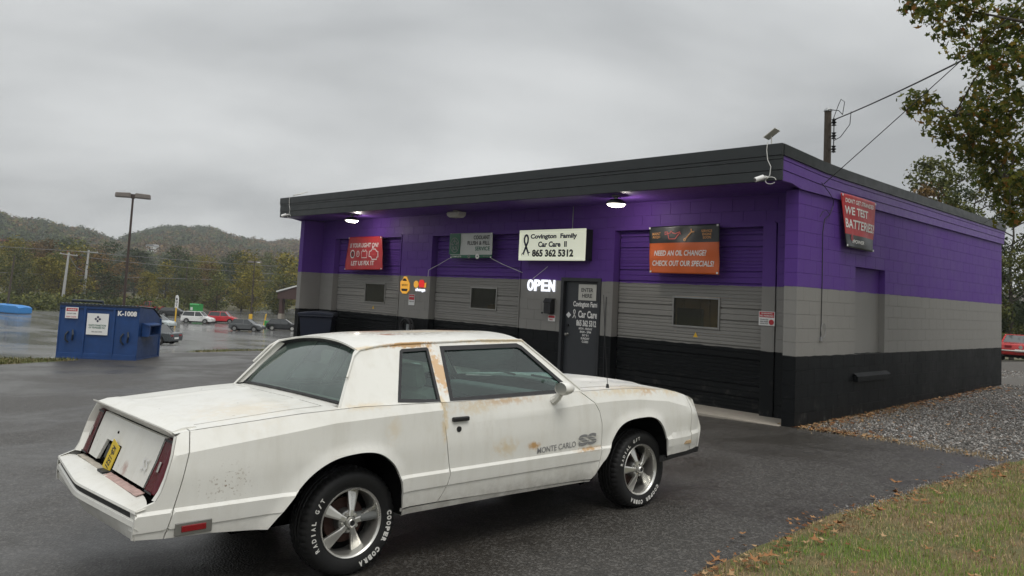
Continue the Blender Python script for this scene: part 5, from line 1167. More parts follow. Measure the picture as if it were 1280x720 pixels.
sw.bar(wc, wc+Vector((0.36, 0, -0.12)), 0.06); sw.obj('steering_wheel', M['rubber'], car)
MB().box(1.60, 1.66, -0.10, 0.10, 1.32, 1.37).obj('interior_mirror', M['black'], car, bevel=0.01)
# handle, lock, mirrors, aerial, decals
for s_, d_ in ((-1, dr), (1, dl)):
    y_ = S(0.74, 0.91)
    MB().obox((0.748, s_*(y_+0.013), 0.908), (1, 0, 0), (0, 1, 0), (0, 0, 1), 0.068, 0.014, 0.015).obj('handle', M['black'], d_, bevel=0.008)
    MB().lathe([(0, 0), (0.019, 0), (0.019, 0.006)], (0.735, s_*(S(0.735, 0.842)+0.003)-0.003, 0.842), 'Y', 12).obj('lock', M['black'], d_)
    m_ = MB(); vs = []; fs = []; rr = [(0.0, 0.92), (0.035, 1.0), (0.08, 0.86), (0.115, 0.5), (0.128, 0.08)]
    for (dx, k) in rr:
        for q in range(14):
            a = 2*PI*q/14; vs.append((1.60+dx, s_*(0.985+0.068*k*math.cos(a)), 1.072+0.050*k*math.sin(a)))
    for i in range(len(rr)-1):
        for q in range(14): fs.append((14*i+q, 14*i+(q+1) % 14, 14*i+14+(q+1) % 14, 14*i+14+q))
    fs.append(tuple(14*4+q for q in range(14)))
    m_.add(vs, fs); m_.tube([(1.63, s_*0.96, 1.04), (1.635, s_*0.92, 1.0), (1.64, s_*0.875, 0.975)], [0.024, 0.028, 0.034], 8)
    mo = m_.obj('wing_mirror', M['paint'], d_, smooth=True)
    vs = [(1.604, s_*(0.985+0.060*math.cos(2*PI*q/14)), 1.072+0.044*math.sin(2*PI*q/14)) for q in range(14)]
    MB().add(vs, [tuple(range(14))]).obj('mirror_glass', M['chrome'], mo)
MB().tube([(2.33, -0.79, T(2.33, 0.79)-0.01), (2.33, -0.79, T(2.33, 0.79)+0.03)], [0.016, 0.010], 8).tube([(2.33, -0.79, T(2.33, 0.79)+0.03), (2.30, -0.79, 1.32), (2.27, -0.79, 1.78)], 0.0028, 5).obj('aerial', M['black'], car)
text('MONTE CARLO', dr, M['decal'], (1.655, -S(1.65, 0.63)-0.001, 0.632), (1, 0, 0.03), (0, 0, 1), 0.40, 0.042, bold=0.005)
so1 = text('SS', dr, M['decal'], (1.985, -S(1.98, 0.65)-0.001, 0.660), (1, 0, 0.03), (0, 0, 1), 0.20, 0.085, bold=0.05)
for k in range(3): MB().box(1.87, 2.10, -S(1.98, 0.65)-0.0065, -S(1.98, 0.65)-0.006, 0.640+0.018*k, 0.643+0.018*k).obj('decal_line', M['offwhite'], dr)
# ---- wheels
def ring_text(mb, s, r, a0, da, h, wd, y, bold=0.03):
    for k, ch in enumerate(s):
        if ch == ' ': continue
        vs, fs = text_geo(ch, bold); lo, hi = vs.min(0), vs.max(0); mid = (lo+hi)/2; sz = hi-lo; th = a0+da*k; out = []
        wk = wd*(0.35 if ch in 'I' else 1)
        for p in vs:
            u_ = (p[0]-mid[0])/sz[0]*wk; v_ = (p[1]-mid[1])/sz[1]*h; t_ = th+u_/r; rr = r+v_; out.append((rr*math.sin(t_), y-0.0, rr*math.cos(t_)))
        mb.add(out, fs)
def make_wheel():
    w_ = thing('wheel', None, None); w_.parent = car
    prof = [(0.196, -0.085), (0.200, -0.100), (0.212, -0.108), (0.240, -0.1165), (0.268, -0.119), (0.290, -0.114), (0.306, -0.103), (0.314, -0.090), (0.321, -0.078), (0.324, -0.055), (0.317, -0.050), (0.317, -0.046), (0.325, -0.042), (0.3255, -0.020), (0.317, -0.016), (0.317, -0.012), (0.326, -0.008)]
    prof = prof+[(r, -y) for r, y in prof[::-1]]; n = 144; vs = []; fs = []; m = len(prof)
    for k in range(n):
        a = 2*PI*k/n
        for i, (r, y) in enumerate(prof):
            q = r
            if abs(y) in (0.103, 0.090, 0.078, 0.055) and k % 3 == 0: q -= 0.006
            if abs(y) in (0.042, 0.020) and (k+1) % 3 == 0: q -= 0.004
            vs.append((q*math.sin(a), y, q*math.cos(a)))
    for k in range(n):
        for i in range(m-1): fs.append((k*m+i, ((k+1) % n)*m+i, ((k+1) % n)*m+i+1, k*m+i+1))
    ty = MB().add(vs, fs).obj('tyre', M['tyre'], w_, smooth=True, angle=30)
    tx = MB(); ring_text(tx, 'COOPER COBRA', 0.262, 0.0, 0.128, 0.034, 0.026, -0.1205, 0.07); ring_text(tx, 'RADIAL G/T', 0.262, 2.75, 0.128, 0.028, 0.022, -0.1205, 0.03)
    tx.obj('lettering', M['tyre_white'], ty, fixn=False)
    rim = MB().lathe([(0.186, 0.10), (0.186, -0.03), (0.190, -0.075), (0.193, -0.096), (0.198, -0.106), (0.207, -0.112), (0.210, -0.107), (0.208, -0.098), (0.198, -0.09), (0.196, 0.1)], (0, 0, 0), 'Y', 64, closed=True)
    rim.obj('rim', M['chrome'], w_, smooth=True, angle=35)
    sp_ = MB()
    for k in range(5):
        a = 2*PI*k/5+0.0; u_ = Vector((math.sin(a), 0, math.cos(a))); t_ = Vector((math.cos(a), 0, -math.sin(a)))
        secs = [(0.035, 0.018, -0.090, 0.030), (0.07, 0.018, -0.086, 0.030), (0.12, 0.028, -0.070, 0.026), (0.165, 0.037, -0.056, 0.024), (0.190, 0.041, -0.050, 0.024)]
        vs = []; fs = []
        for (r, hw, y, th) in secs:
            c_ = u_*r
            for (a_, b_) in ((-1, th), (-1, 0.004), (-0.55, 0.0), (0.55, 0.0), (1, 0.004), (1, th)): p_ = c_+t_*hw*a_; vs.append((p_.x, y+b_, p_.z))
        for i in range(len(secs)-1):
            for q in range(6): fs.append((6*i+q, 6*i+(q+1) % 6, 6*i+6+(q+1) % 6, 6*i+6+q))
        MB().add(vs, fs).obj('spoke', M['chrome'], w_, bevel=0.003)
    MB().lathe([(0.0, -0.075), (0.052, -0.075), (0.068, -0.068), (0.074, -0.05), (0.074, 0.0), (0, 0.0)], (0, 0, 0), 'Y', 40).obj('hub', M['alloy'], w_, smooth=True, angle=30)
    for k in range(5):
        a = 2*PI*(k+0.5)/5; MB().lathe([(0.0, -0.092), (0.008, -0.092), (0.011, -0.086), (0.011, -0.066), (0.016, -0.064)], (0.052*math.sin(a), 0, 0.052*math.cos(a)), 'Y', 8).obj('lug_nut', M['chrome'], w_)
    cp = MB().lathe([(0.016, -0.118), (0.022, -0.120), (0.030, -0.112), (0.033, -0.095), (0.033, -0.07)], (0, 0, 0), 'Y', 28).obj('centre_cap', M['chrome'], w_, smooth=True, angle=40)
    MB().lathe([(0.0, -0.1185), (0.0165, -0.1185)], (0, 0, 0), 'Y', 20).obj('cap_emblem', M['rubber'], cp)
    MB().lathe([(0.0, -0.005), (0.135, -0.005), (0.135, 0.02), (0.05, 0.02)], (0, 0, 0), 'Y', 36).obj('brake_disc', M['rustdisc'], w_)
    MB().lathe([(0.0, 0.035), (0.187, 0.035)], (0, 0, 0), 'Y', 36).obj('dust_shield', M['underbody'], w_)
    return w_
wh = make_wheel()
for i, (x, y, side_, rot) in enumerate(((0, -0.695, 1, rad(84)), (2.743, -0.695, 1, rad(128)), (0, 0.695, -1, 1.0), (2.743, 0.695, -1, 0.3))):
    o = wh if i == 0 else copy_tree(wh, car)
    o.matrix_basis = Matrix.Translation((x, y, 0.326)) @ (Matrix.Rotation(PI, 4, 'Z') if side_ < 0 else Matrix.Identity(4)) @ Matrix.Rotation(rot, 4, 'Y')
for x in (0, 2.743): MB().tube([(x, -0.60, 0.326), (x, 0.60, 0.326)], 0.04, 10).obj('axle', M['underbody'], car)

# ------------------------------------------------------------ ground cover: gravel, grass, leaves
def island_mat(name, stops, rough=0.85, noise_amt=0.0, trans=0.0):
    t = NT(name); g = t.new('ShaderNodeNewGeometry'); r = t.n.new('ShaderNodeValToRGB'); t.ln(g.outputs['Random Per Island'], r.inputs[0])
    el = r.color_ramp.elements; el[0].position, el[0].color = stops[0]; el[1].position, el[1].color = stops[-1]
    for p_, c_ in stops[1:-1]: e = el.new(p_); e.color = c_
    c = r.outputs[0]
    if noise_amt:
        oi = t.new('ShaderNodeObjectInfo'); k = t.maprange(oi.outputs['Random'], 0, 1, 1-noise_amt, 1+noise_amt)
        vm_ = t.new('ShaderNodeVectorMath'); vm_.operation = 'SCALE'; t.ln(c, vm_.inputs[0]); t.ln(k, vm_.inputs['Scale']); c = vm_.outputs[0]
    t.color(c); t.rough(rough); t.b.inputs['Specular IOR Level'].default_value = 0.25
    if trans:
        n = t.n; tr = n.new('ShaderNodeBsdfTranslucent'); t.ln(c, tr.inputs[0]); mxs = n.new('ShaderNodeMixShader'); mxs.inputs[0].default_value = trans
        t.ln(t.b.outputs[0], mxs.inputs[1]); t.ln(tr.outputs[0], mxs.inputs[2]); t.ln(mxs.outputs[0], t.out.inputs[0])
    return t.m
M['stones'] = island_mat('gravel_stones', [(0.0, (0.05, 0.047, 0.043, 1)), (0.35, (0.13, 0.12, 0.11, 1)), (0.6, (0.22, 0.21, 0.195, 1)), (0.82, (0.36, 0.35, 0.33, 1)), (0.9, (0.16, 0.10, 0.06, 1)), (1.0, (0.50, 0.49, 0.47, 1))], 0.7)
M['blades'] = island_mat('grass_blades', [(0.0, (0.12, 0.22, 0.030, 1)), (0.55, (0.20, 0.32, 0.050, 1)), (0.74, (0.29, 0.31, 0.075, 1)), (0.82, (0.40, 0.32, 0.15, 1)), (1.0, (0.52, 0.41, 0.24, 1))], 0.7, trans=0.25)
M['dull_blades'] = island_mat('dull_grass', [(0.0, (0.055, 0.070, 0.022, 1)), (0.6, (0.11, 0.115, 0.038, 1)), (1.0, (0.20, 0.165, 0.085, 1))], 0.8)
M['litter'] = island_mat('dead_leaves', [(0.0, (0.10, 0.04, 0.015, 1)), (0.4, (0.20, 0.085, 0.03, 1)), (0.7, (0.30, 0.15, 0.06, 1)), (1.0, (0.38, 0.26, 0.14, 1))], 0.75)
M['straw'] = island_mat('straw', [(0.0, (0.22, 0.145, 0.065, 1)), (1.0, (0.46, 0.34, 0.19, 1))], 0.85)
def scatter(poly, n, box):
    P = RNG.uniform((box[0], box[2]), (box[1], box[3]), (n*3, 2)); P = P[pip(P, poly)][:n]; return P
def stones(P, smin, smax, name, kind='stuff', mat='stones'):
    n = len(P); base = np.array([(1, 0, 0), (-1, 0, 0), (0, 1, 0), (0, -1, 0), (0, 0, 1), (0, 0, -1)], float)
    V = np.repeat(base[None], n, 0)*RNG.uniform(0.6, 1.2, (n, 6, 1)); sc = RNG.uniform(smin, smax, (n, 1, 1))*np.stack([RNG.uniform(0.7, 1.3, n), RNG.uniform(0.6, 1.0, n), RNG.uniform(0.35, 0.7, n)], 1)[:, None, :]*0.5
    V = V*sc; a = RNG.uniform(0, 2*PI, n); ca, sa = np.cos(a)[:, None], np.sin(a)[:, None]
    X = V[..., 0]*ca-V[..., 1]*sa; Y = V[..., 0]*sa+V[..., 1]*ca; tl = RNG.uniform(-0.4, 0.4, (n, 1)); Z = V[..., 2]+X*tl
    z = Hn(P[:, 0], P[:, 1]); W = np.stack([X+P[:, 0:1], Y+P[:, 1:2], Z+z[:, None]+smin*0.15], -1).reshape(-1, 3)
    f = np.array([(0, 2, 4), (2, 1, 4), (1, 3, 4), (3, 0, 4), (2, 0, 5), (1, 2, 5), (3, 1, 5), (0, 3, 5)]); F = (f[None]+np.arange(n)[:, None, None]*6).reshape(-1, 3)
    o = inst(name, np_mesh(name, W, F, M[mat])); o['kind'] = kind; return o
GP = [(0.10, 0.02), (1.5, -0.10), (2.60, -0.42), (2.9, 0.05), (4.2, 0.6), (6.4, 0.95), (7, 12), (7, 30), (-14, 30), (-14, 10.6), (0.08, 10.6), (0.08, 0.1)]
g1 = scatter(GP, 30000, (0.05, 4.6, -0.5, 8)); g2 = scatter(GP, 16000, (-9, 5, 8, 24))
keep = RNG.random(len(g1)) > 0.75*np.clip(1-(g1[:, 1]+0.45)/0.9, 0, 1); g1 = g1[keep]
stones(g1, 0.022, 0.060, 'gravel'); stones(g2, 0.04, 0.09, 'gravel')
ge = np.c_[RNG.normal(2.45, 0.14, 900)+RNG.uniform(-4.2, -0.6, 900)*0, RNG.uniform(-4.2, -0.5, 900)]; ge[:, 0] = np.interp(ge[:, 1], [-4.6, -4, -3.3, -2.4, -1.5, -0.7], [2.44, 2.47, 2.53, 2.56, 2.64, 2.70])+RNG.normal(0, 0.045, 900)
stones(ge, 0.008, 0.028, 'gravel'); 
def cards(P, smin, smax, name, mat, lobed=True, kind='stuff', lift=0.012, curl=0.3):
    n = len(P); k = 10 if lobed else 6
    r = np.array([1.0, 0.45]*5) if lobed else np.array([1.0, 0.5, 0.5, 0.9, 0.5, 0.5])
    an = np.linspace(0, 2*PI, k, endpoint=False); sc = RNG.uniform(smin, smax, (n, 1))/2; rot = RNG.uniform(0, 2*PI, (n, 1)); rr = r[None]*RNG.uniform(0.75, 1.15, (n, k))
    x = sc*rr*np.cos(an[None]); y = sc*rr*np.sin(an[None])*0.8; cz = curl*np.abs(x)+RNG.uniform(-1, 1, (n, k))*sc*0.35*curl
    tl = RNG.uniform(-0.5, 0.5, (n, 1)); X = x*np.cos(rot)-y*np.sin(rot); Y = x*np.sin(rot)+y*np.cos(rot); Z = cz+tl*x*0.6
    z = Hn(P[:, 0], P[:, 1])+lift
    ring_ = np.stack([X+P[:, :1], Y+P[:, 1:2], Z+z[:, None]], -1); cen = np.stack([P[:, 0], P[:, 1], z], -1)[:, None]; W = np.concatenate([ring_, cen], 1).reshape(-1, 3)
    f = np.array([(i, (i+1) % k, k) for i in range(k)]); F = (f[None]+np.arange(n)[:, None, None]*(k+1)).reshape(-1, 3)
    o = inst(name, np_mesh(name, W, F, M[mat])); o['kind'] = kind; return o
lw1 = np.c_[np.abs(RNG.normal(0.05, 0.16, 650))+0.03, RNG.uniform(0.0, 9.5, 650)]; lw1 = lw1[RNG.random(650) > 0.25*(lw1[:, 1] > 5)]
lw2 = scatter(GP, 260, (0.1, 4.5, -0.4, 12)); lw3 = np.c_[RNG.normal(0.55, 0.35, 160), np.abs(RNG.normal(0.0, 0.25, 160))-0.05]
cards(np.r_[lw1, lw2, lw3], 0.05, 0.11, 'leaf_litter', 'litter')
st1 = np.c_[RNG.uniform(0.1, 2.7, 1300), RNG.normal(0.03, 0.11, 1300)]; st1[:, 1] += np.interp(st1[:, 0], [0.1, 1.5, 2.6], [0.05, 0.0, -0.25])
st2 = np.c_[np.abs(RNG.normal(0, 0.28, 1600))+0.02, RNG.uniform(0, 4.5, 1600)]
def blades(P, hmin, hmax, wd, lean, name, mat):
    n = len(P); h = RNG.uniform(hmin, hmax, n); a = RNG.uniform(0, 2*PI, n); l = RNG.uniform(0.1, 1, n)*lean; z = Hn(P[:, 0], P[:, 1])-0.005; w_ = wd*RNG.uniform(0.6, 1.3, n)
    dx, dy = np.cos(a), np.sin(a); px_, py_ = -dy*w_/2, dx*w_/2
    b = np.stack([P[:, 0], P[:, 1], z], -1); m_ = b+np.stack([dx*h*l*0.35, dy*h*l*0.35, h*0.6*np.sqrt(np.maximum(0.05, 1-(l*0.5)**2))], -1); tp = b+np.stack([dx*h*l, dy*h*l, h*np.sqrt(np.maximum(0.03, 1-np.minimum(l, 0.98)**2))], -1)
    pv = np.stack([px_, py_, 0*px_], -1); W = np.stack([b-pv, b+pv, m_+pv*0.8, m_-pv*0.8, tp], 1).reshape(-1, 3)
    f = np.array([(0, 1, 2), (0, 2, 3), (3, 2, 4)]); F = (f[None]+np.arange(n)[:, None, None]*5).reshape(-1, 3)
    o = inst(name, np_mesh(name, W, F, M[mat])); o['kind'] = 'stuff'; return o
blades(np.r_[st1, st2], 0.02, 0.06, 0.005, 1.0, 'dead_grass', 'straw')
import mathutils.noise as mnz
def nval(x, y, s): return mnz.noise(Vector((x*s, y*s, 0.3)))
Pg = scatter(GRASS, 130000, (2.3, 5.6, -9.5, 1.2))
edge = np.interp(Pg[:, 1], [-9.6, -7.2, -6.1, -5.3, -4.6, -4.0, -3.3, -2.4, -1.5, -0.7, 0.0, 1.2], [2.70, 2.60, 2.52, 2.50, 2.46, 2.49, 2.55, 2.58, 2.66, 2.74, 2.82, 2.9])
dE = Pg[:, 0]-edge; nn_ = np.array([nval(x, y, 1.6) for x, y in Pg]); n2_ = np.array([nval(x+9, y, 4.5) for x, y in Pg])
dens_ = np.clip(dE/0.45, 0.05, 1)*np.clip(0.66+1.3*nn_+0.6*n2_, 0.06, 1); m_ = RNG.random(len(Pg)) < dens_
blades(Pg[m_], 0.022, 0.062, 0.0034, 0.9, 'grass', 'blades')
mt = (RNG.random(len(Pg)) < 0.5)*(RNG.random(len(Pg)) < np.clip(1.15-dens_, 0.15, 1)); blades(Pg[mt.astype(bool)]+RNG.normal(0, 0.01, (int(mt.sum()), 2)), 0.015, 0.05, 0.004, 1.0, 'dead_grass', 'straw')
for poly, box in ((STRIP, (-17.6, -15.2, -10.5, -4.9)), (ISLAND, (-34.8, -19.3, -0.7, 10.1))):
    Pq = scatter(poly, 5000, box); blades(Pq, 0.04, 0.09, 0.02, 0.8, 'grass', 'dull_blades')
def ordinal(n): return '%d%s' % (n, 'th' if 10 <= n % 100 <= 20 else {1: 'st', 2: 'nd', 3: 'rd'}.get(n % 10, 'th'))
lf = [(2.59, -3.14, 'curled brown leaf lying alone on the asphalt near the grass'), (2.72, -3.16, None), (2.82, -3.36, None), (2.81, -4.12, None), (2.75, -4.77, None), (2.74, -4.91, None), (2.83, -5.35, None), (2.8, -5.95, None), (2.78, -6.1, None), (3.72, -4.88, None), (3.48, -5.03, None), (2.69, -5.48, None), (2.47, -2.86, None), (2.62, -6.27, None), (3.08, -1.75, None)]
for i, (x, y, l) in enumerate(lf):
    o = cards(np.array([[x-0.04, y]]), 0.09, 0.13, 'fallen_leaf', 'litter', True, 'x', 0.028+0.03*(i > 2), 0.5); del o['kind']
    rank = sorted(range(len(lf)), key=lambda q: lf[q][1]).index(i)+1
    tag(o, 'curled brown fallen leaf near the grass edge, %s from the bottom of the picture' % ordinal(rank), 'leaf', 'fallen leaves along the grass edge')
cards(np.c_[RNG.uniform(2.3, 4.5, 120), RNG.uniform(-6.5, 0.5, 120)], 0.03, 0.08, 'leaf_litter', 'litter', lift=0.03)
le = RNG.uniform(-6.6, -0.6, 260); cards(np.c_[np.interp(le, [-7.2, -6.1, -5.3, -4.6, -4.0, -3.3, -2.4, -1.5, -0.7], [2.60, 2.52, 2.50, 2.46, 2.49, 2.55, 2.58, 2.66, 2.74])+RNG.normal(0.12, 0.12, 260), le], 0.03, 0.085, 'leaf_litter', 'litter', lift=0.022)

# ------------------------------------------------------------ waste containers
M['dump_blue'] = simple('blue_container_paint', (0.013, 0.050, 0.165, 1), 0.42, var=0.35, scale=3.5, bump=0.2, bscale=12)
M['dump_dark'] = simple('dark_container_lid', (0.016, 0.024, 0.036, 1), 0.5, var=0.4, scale=4)
def dumpster():
    a = math.atan2(0.743, 0.669)   # local x runs along the front, towards its right-hand end
    t = thing('dumpster', 'blue steel dumpster numbered K-1008 standing at the edge of the grass strip', 'dumpster', (-17.12, -5.24, H(-16.9, -4.7)-0.02), a)
    L_, D_, HF, HB = 2.02, 1.40, 1.38, 1.04; e = 0.0
    # local: x 0..L along the front, y 0 (front) .. D (back), z up
    prof = [(0, 0.06), (0, HF), (0.85, HF-0.06), (D_, HB), (D_, 0.06)]
    MB().prism([(y, z) for y, z in prof], 0.02, L_-0.02, 'yz').obj('body', M['dump_blue'], t, bevel=0.012)
    for s_, x0 in ((0, 0.0), (1, L_-0.03)):
        MB().prism([(-0.01, 0.05), (-0.01, HF+0.01), (0.05, HF+0.01), (0.05, 0.05)], x0, x0+0.03, 'yz').obj('corner_post', M['dump_blue'], t); MB().prism([(D_-0.05, 0.05), (D_-0.05, HB+0.02), (D_+0.01, HB), (D_+0.01, 0.05)], x0, x0+0.03, 'yz').obj('corner_post', M['dump_blue'], t)
    for x in (0.62, 1.36): MB().box(x, x+0.06, -0.035, 0.0, 0.06, HF).obj('rib', M['dump_blue'], t, bevel=0.006)
    MB().box(0.02, L_-0.02, -0.03, 0.0, HF-0.09, HF+0.0).obj('top_rail', M['dump_blue'], t, bevel=0.006)
    MB().box(0.0, L_, -0.03, D_+0.02, 0.0, 0.06).box(0.02, L_-0.02, -0.028, 0.0, 0.06, 0.16).obj('base_rail', M['dump_blue'], t, bevel=0.006)
    # corrugated plastic lid in two halves
    for (x0, x1, nm) in ((0.0, 1.03, 'lid'), (1.06, L_, 'lid')):
        vs = []; fs = []; n = 22
        for i in range(n+1):
            x = x0+(x1-x0)*i/n; up = 0.018*(i % 2)
            for (y, z) in ((-0.05, HF-0.015), (-0.05, HF+0.025), (0.85, HF-0.035), (D_+0.03, HB+0.03)): vs.append((x, y, z+up*(z > HF or y > 0)))
        for i in range(n):
            for k in range(3): fs.append((4*i+k, 4*i+k+1, 4*i+5+k, 4*i+4+k))
        o = MB().add(vs, fs).obj(nm, M['dump_dark'], t); so_ = o.modifiers.new('t', 'SOLIDIFY'); so_.thickness = 0.012
    MB().tube([(0.12, 0.35, HF+0.03), (0.12, 0.35, HF+0.09), (0.9, 0.35, HF+0.09), (0.9, 0.35, HF+0.03)], 0.035, 8).obj('lid_handle', M['dump_dark'], t)
    for x0, x1 in ((L_, L_+0.20), (-0.06, 0.0)):
        MB().prism([(0.22, 0.62), (0.22, 0.98), (0.85, 0.98), (0.85, 0.62)], x0, x0+0.02, 'yz').obj('pocket_plate', M['dump_blue'], t)
    px = L_
    MB().box(px, px+0.20, 0.20, 0.24, 0.66, 0.94).box(px, px+0.20, 0.86, 0.90, 0.66, 0.94).add([(px, 0.20, 0.94), (px+0.20, 0.16, 0.90), (px+0.20, 0.94, 0.90), (px, 0.90, 0.94), (px, 0.20, 0.97), (px+0.20, 0.16, 0.93), (px+0.20, 0.94, 0.93), (px, 0.90, 0.97)], [(0, 1, 2, 3), (4, 7, 6, 5), (0, 4, 5, 1), (1, 5, 6, 2), (2, 6, 7, 3), (3, 7, 4, 0)]).box(px, px+0.18, 0.20, 0.90, 0.63, 0.66).obj('fork_pocket', M['dump_blue'], t)
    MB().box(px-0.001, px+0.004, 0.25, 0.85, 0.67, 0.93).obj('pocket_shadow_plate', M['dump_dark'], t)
    for x in (0.33, 1.72):
        b = MB(); b.tube([(x-0.06, -0.03, 0.70), (x-0.10, -0.07, 0.62), (x-0.10, -0.07, 0.50), (x-0.04, -0.03, 0.42)], 0.022, 6); b.tube([(x+0.05, -0.03, 0.74), (x+0.09, -0.08, 0.62), (x+0.05, -0.03, 0.48)], 0.022, 6); b.obj('lift_loop', M['dump_dark'], t)
    def tx(s, m, x, z, wd, ht, **k): return text(s, t, M[m], (x, -0.037, z), (1, 0, 0), (0, 0, 1), wd, ht, **k)
    tx('K-1008', 'ink_white', 1.72, 1.21, 0.48, 0.13, bold=0.045)
    MB().box(0.72, 1.26, -0.040, -0.030, 0.64, 1.18).obj('notice_plate', M['white'], t)
    d_ = MB()
    for dx, dz in ((0, 0.05), (0.05, 0), (0, -0.05), (-0.05, 0)): d_.add([(0.99+dx+a_*0.035, -0.043, 1.04+dz+b_*0.035) for a_, b_ in ((0, 1), (1, 0), (0, -1), (-1, 0))], [(0, 1, 2, 3)])
    d_.obj('emblem', M['ink_navy'], t, fixn=False)
    text('WASTE CONNECTIONS', t, M['ink_green'], (0.99, -0.041, 0.88), (1, 0, 0), (0, 0, 1), 0.44, 0.045); text('OF TENNESSEE INC.', t, M['ink_green'], (0.99, -0.041, 0.82), (1, 0, 0), (0, 0, 1), 0.42, 0.04); text('865-522-2500', t, M['ink_grey'], (0.99, -0.041, 0.72), (1, 0, 0), (0, 0, 1), 0.26, 0.035)
    MB().box(0.16, 0.48, -0.036, -0.028, 1.03, 1.31).obj('warning_plate', M['white'], t); MB().box(0.18, 0.46, -0.038, -0.035, 1.21, 1.29).obj('warning_band', M['ink_red'], t)
    text('WARNING', t, M['ink_white'], (0.32, -0.039, 1.25), (1, 0, 0), (0, 0, 1), 0.22, 0.045); text('DO NOT CLIMB', t, M['ink_black'], (0.32, -0.037, 1.15), (1, 0, 0), (0, 0, 1), 0.22, 0.028); text('KEEP CLEAR', t, M['ink_red'], (0.32, -0.037, 1.07), (1, 0, 0), (0, 0, 1), 0.26, 0.03)
dumpster()
wb = thing('wheelie_bin', 'dark navy wheeled bin standing in the left end of the garage recess', 'bin', (-13.35, 0.0, H(-13.5, -0.1)), rad(-40))
M['navy'] = simple('navy_plastic', (0.005, 0.009, 0.024, 1), 0.45, var=0.3)
vs = []
for z, hx, hy in ((0.06, 0.30, 0.32), (1.20, 0.40, 0.42), (1.22, 0.44, 0.45), (1.26, 0.44, 0.45)): vs += [(-hx, -hy, z), (hx, -hy, z), (hx, hy, z), (-hx, hy, z)]
MB().add(vs, [(4*i+k, 4*i+(k+1) % 4, 4*i+4+(k+1) % 4, 4*i+4+k) for i in range(3) for k in range(4)]+[(0, 1, 2, 3), (12, 13, 14, 15)]).obj('body', M['navy'], wb, bevel=0.015)
MB().prism([(-0.48, 1.262), (-0.47, 1.31), (0, 1.36), (0.44, 1.33), (0.47, 1.262)], -0.45, 0.45, 'yz').obj('lid', M['navy'], wb, bevel=0.012)
for x in (-0.32, 0.32): MB().tube([(x-0.03, 0.36, 0.12), (x+0.03, 0.36, 0.12)], 0.12, 18).obj('wheel', M['black'], wb)
for k, s_ in enumerate(('CITY', 'REFUSE', 'ONLY')): text(s_, wb, M['ink_grey'], (0.08, -0.422+0.001*k, 1.03-0.07*k), (1, 0, 0), (0, -0.08, 1), 0.28, 0.045, off=0.004)
hr = thing('hose_reel', 'black hose reel hung low on the pier between the first two overhead doors', 'hose reel')
for r_, y_ in ((0.21, 0.44), (0.17, 0.47), (0.21, 0.52)): MB().tube([(-10.05+r_*math.cos(a), y_, 0.78+r_*math.sin(a)) for a in np.linspace(0, 2*PI, 25)], 0.022, 8, cap=False).obj('hose_loop', M['rubber'], hr, smooth=True)
MB().box(-10.10, -10.0, 0.50, 0.61, 0.70, 0.86).box(-10.02, -9.97, 0.42, 0.46, 0.60, 0.72).obj('bracket', M['galv'], hr)

# ------------------------------------------------------------ trees
def leaf_cloud(centers, radii, n, size, flat=0.75, lobed=False, shell=0.55):
    """leaf faces spread through blobs; returns verts, faces"""
    C_ = np.array(centers, float); Rr = np.array(radii, float); w_ = Rr**2; w_ = w_/w_.sum(); idx = RNG.choice(len(C_), n, p=w_)
    d = RNG.normal(size=(n, 3)); d /= np.linalg.norm(d, axis=1)[:, None]; rr = RNG.uniform(shell, 1.0, n)**0.6; rr *= 1+0.22*RNG.normal(size=n)
    P = C_[idx]+d*rr[:, None]*Rr[idx][:, None]*np.array([1, 1, flat])
    nrm = d*0.6+RNG.normal(size=(n, 3))*0.7; nrm /= np.linalg.norm(nrm, axis=1)[:, None]
    a = np.cross(nrm, RNG.normal(size=(n, 3))); a /= np.linalg.norm(a, axis=1)[:, None]; b = np.cross(nrm, a); s = (size*RNG.uniform(0.6, 1.35, n))[:, None]
    if lobed:
        k = 10; an = np.linspace(0, 2*PI, k, endpoint=False); r_ = np.array([1.0, 0.42, 0.9, 0.45, 0.75, 0.5, 0.75, 0.45, 0.9, 0.42])*0.55
        V = np.stack([P+a*s*r_[i]*math.cos(an[i])+b*s*r_[i]*math.sin(an[i])*0.9+nrm*s*0.12*(i % 2) for i in range(k)]+[P], 1).reshape(-1, 3)
        f = np.array([(i, (i+1) % k, k) for i in range(k)]); F = (f[None]+np.arange(n)[:, None, None]*(k+1)).reshape(-1, 3)
    else:
        V = np.stack([P-a*s*0.5, P-b*s*0.30+nrm*s*0.1, P+a*s*0.5, P+b*s*0.34+nrm*s*0.1], 1).reshape(-1, 3)
        f = np.array([(0, 1, 2), (0, 2, 3)]); F = (f[None]+np.arange(n)[:, None, None]*4).reshape(-1, 3)
    return V, F
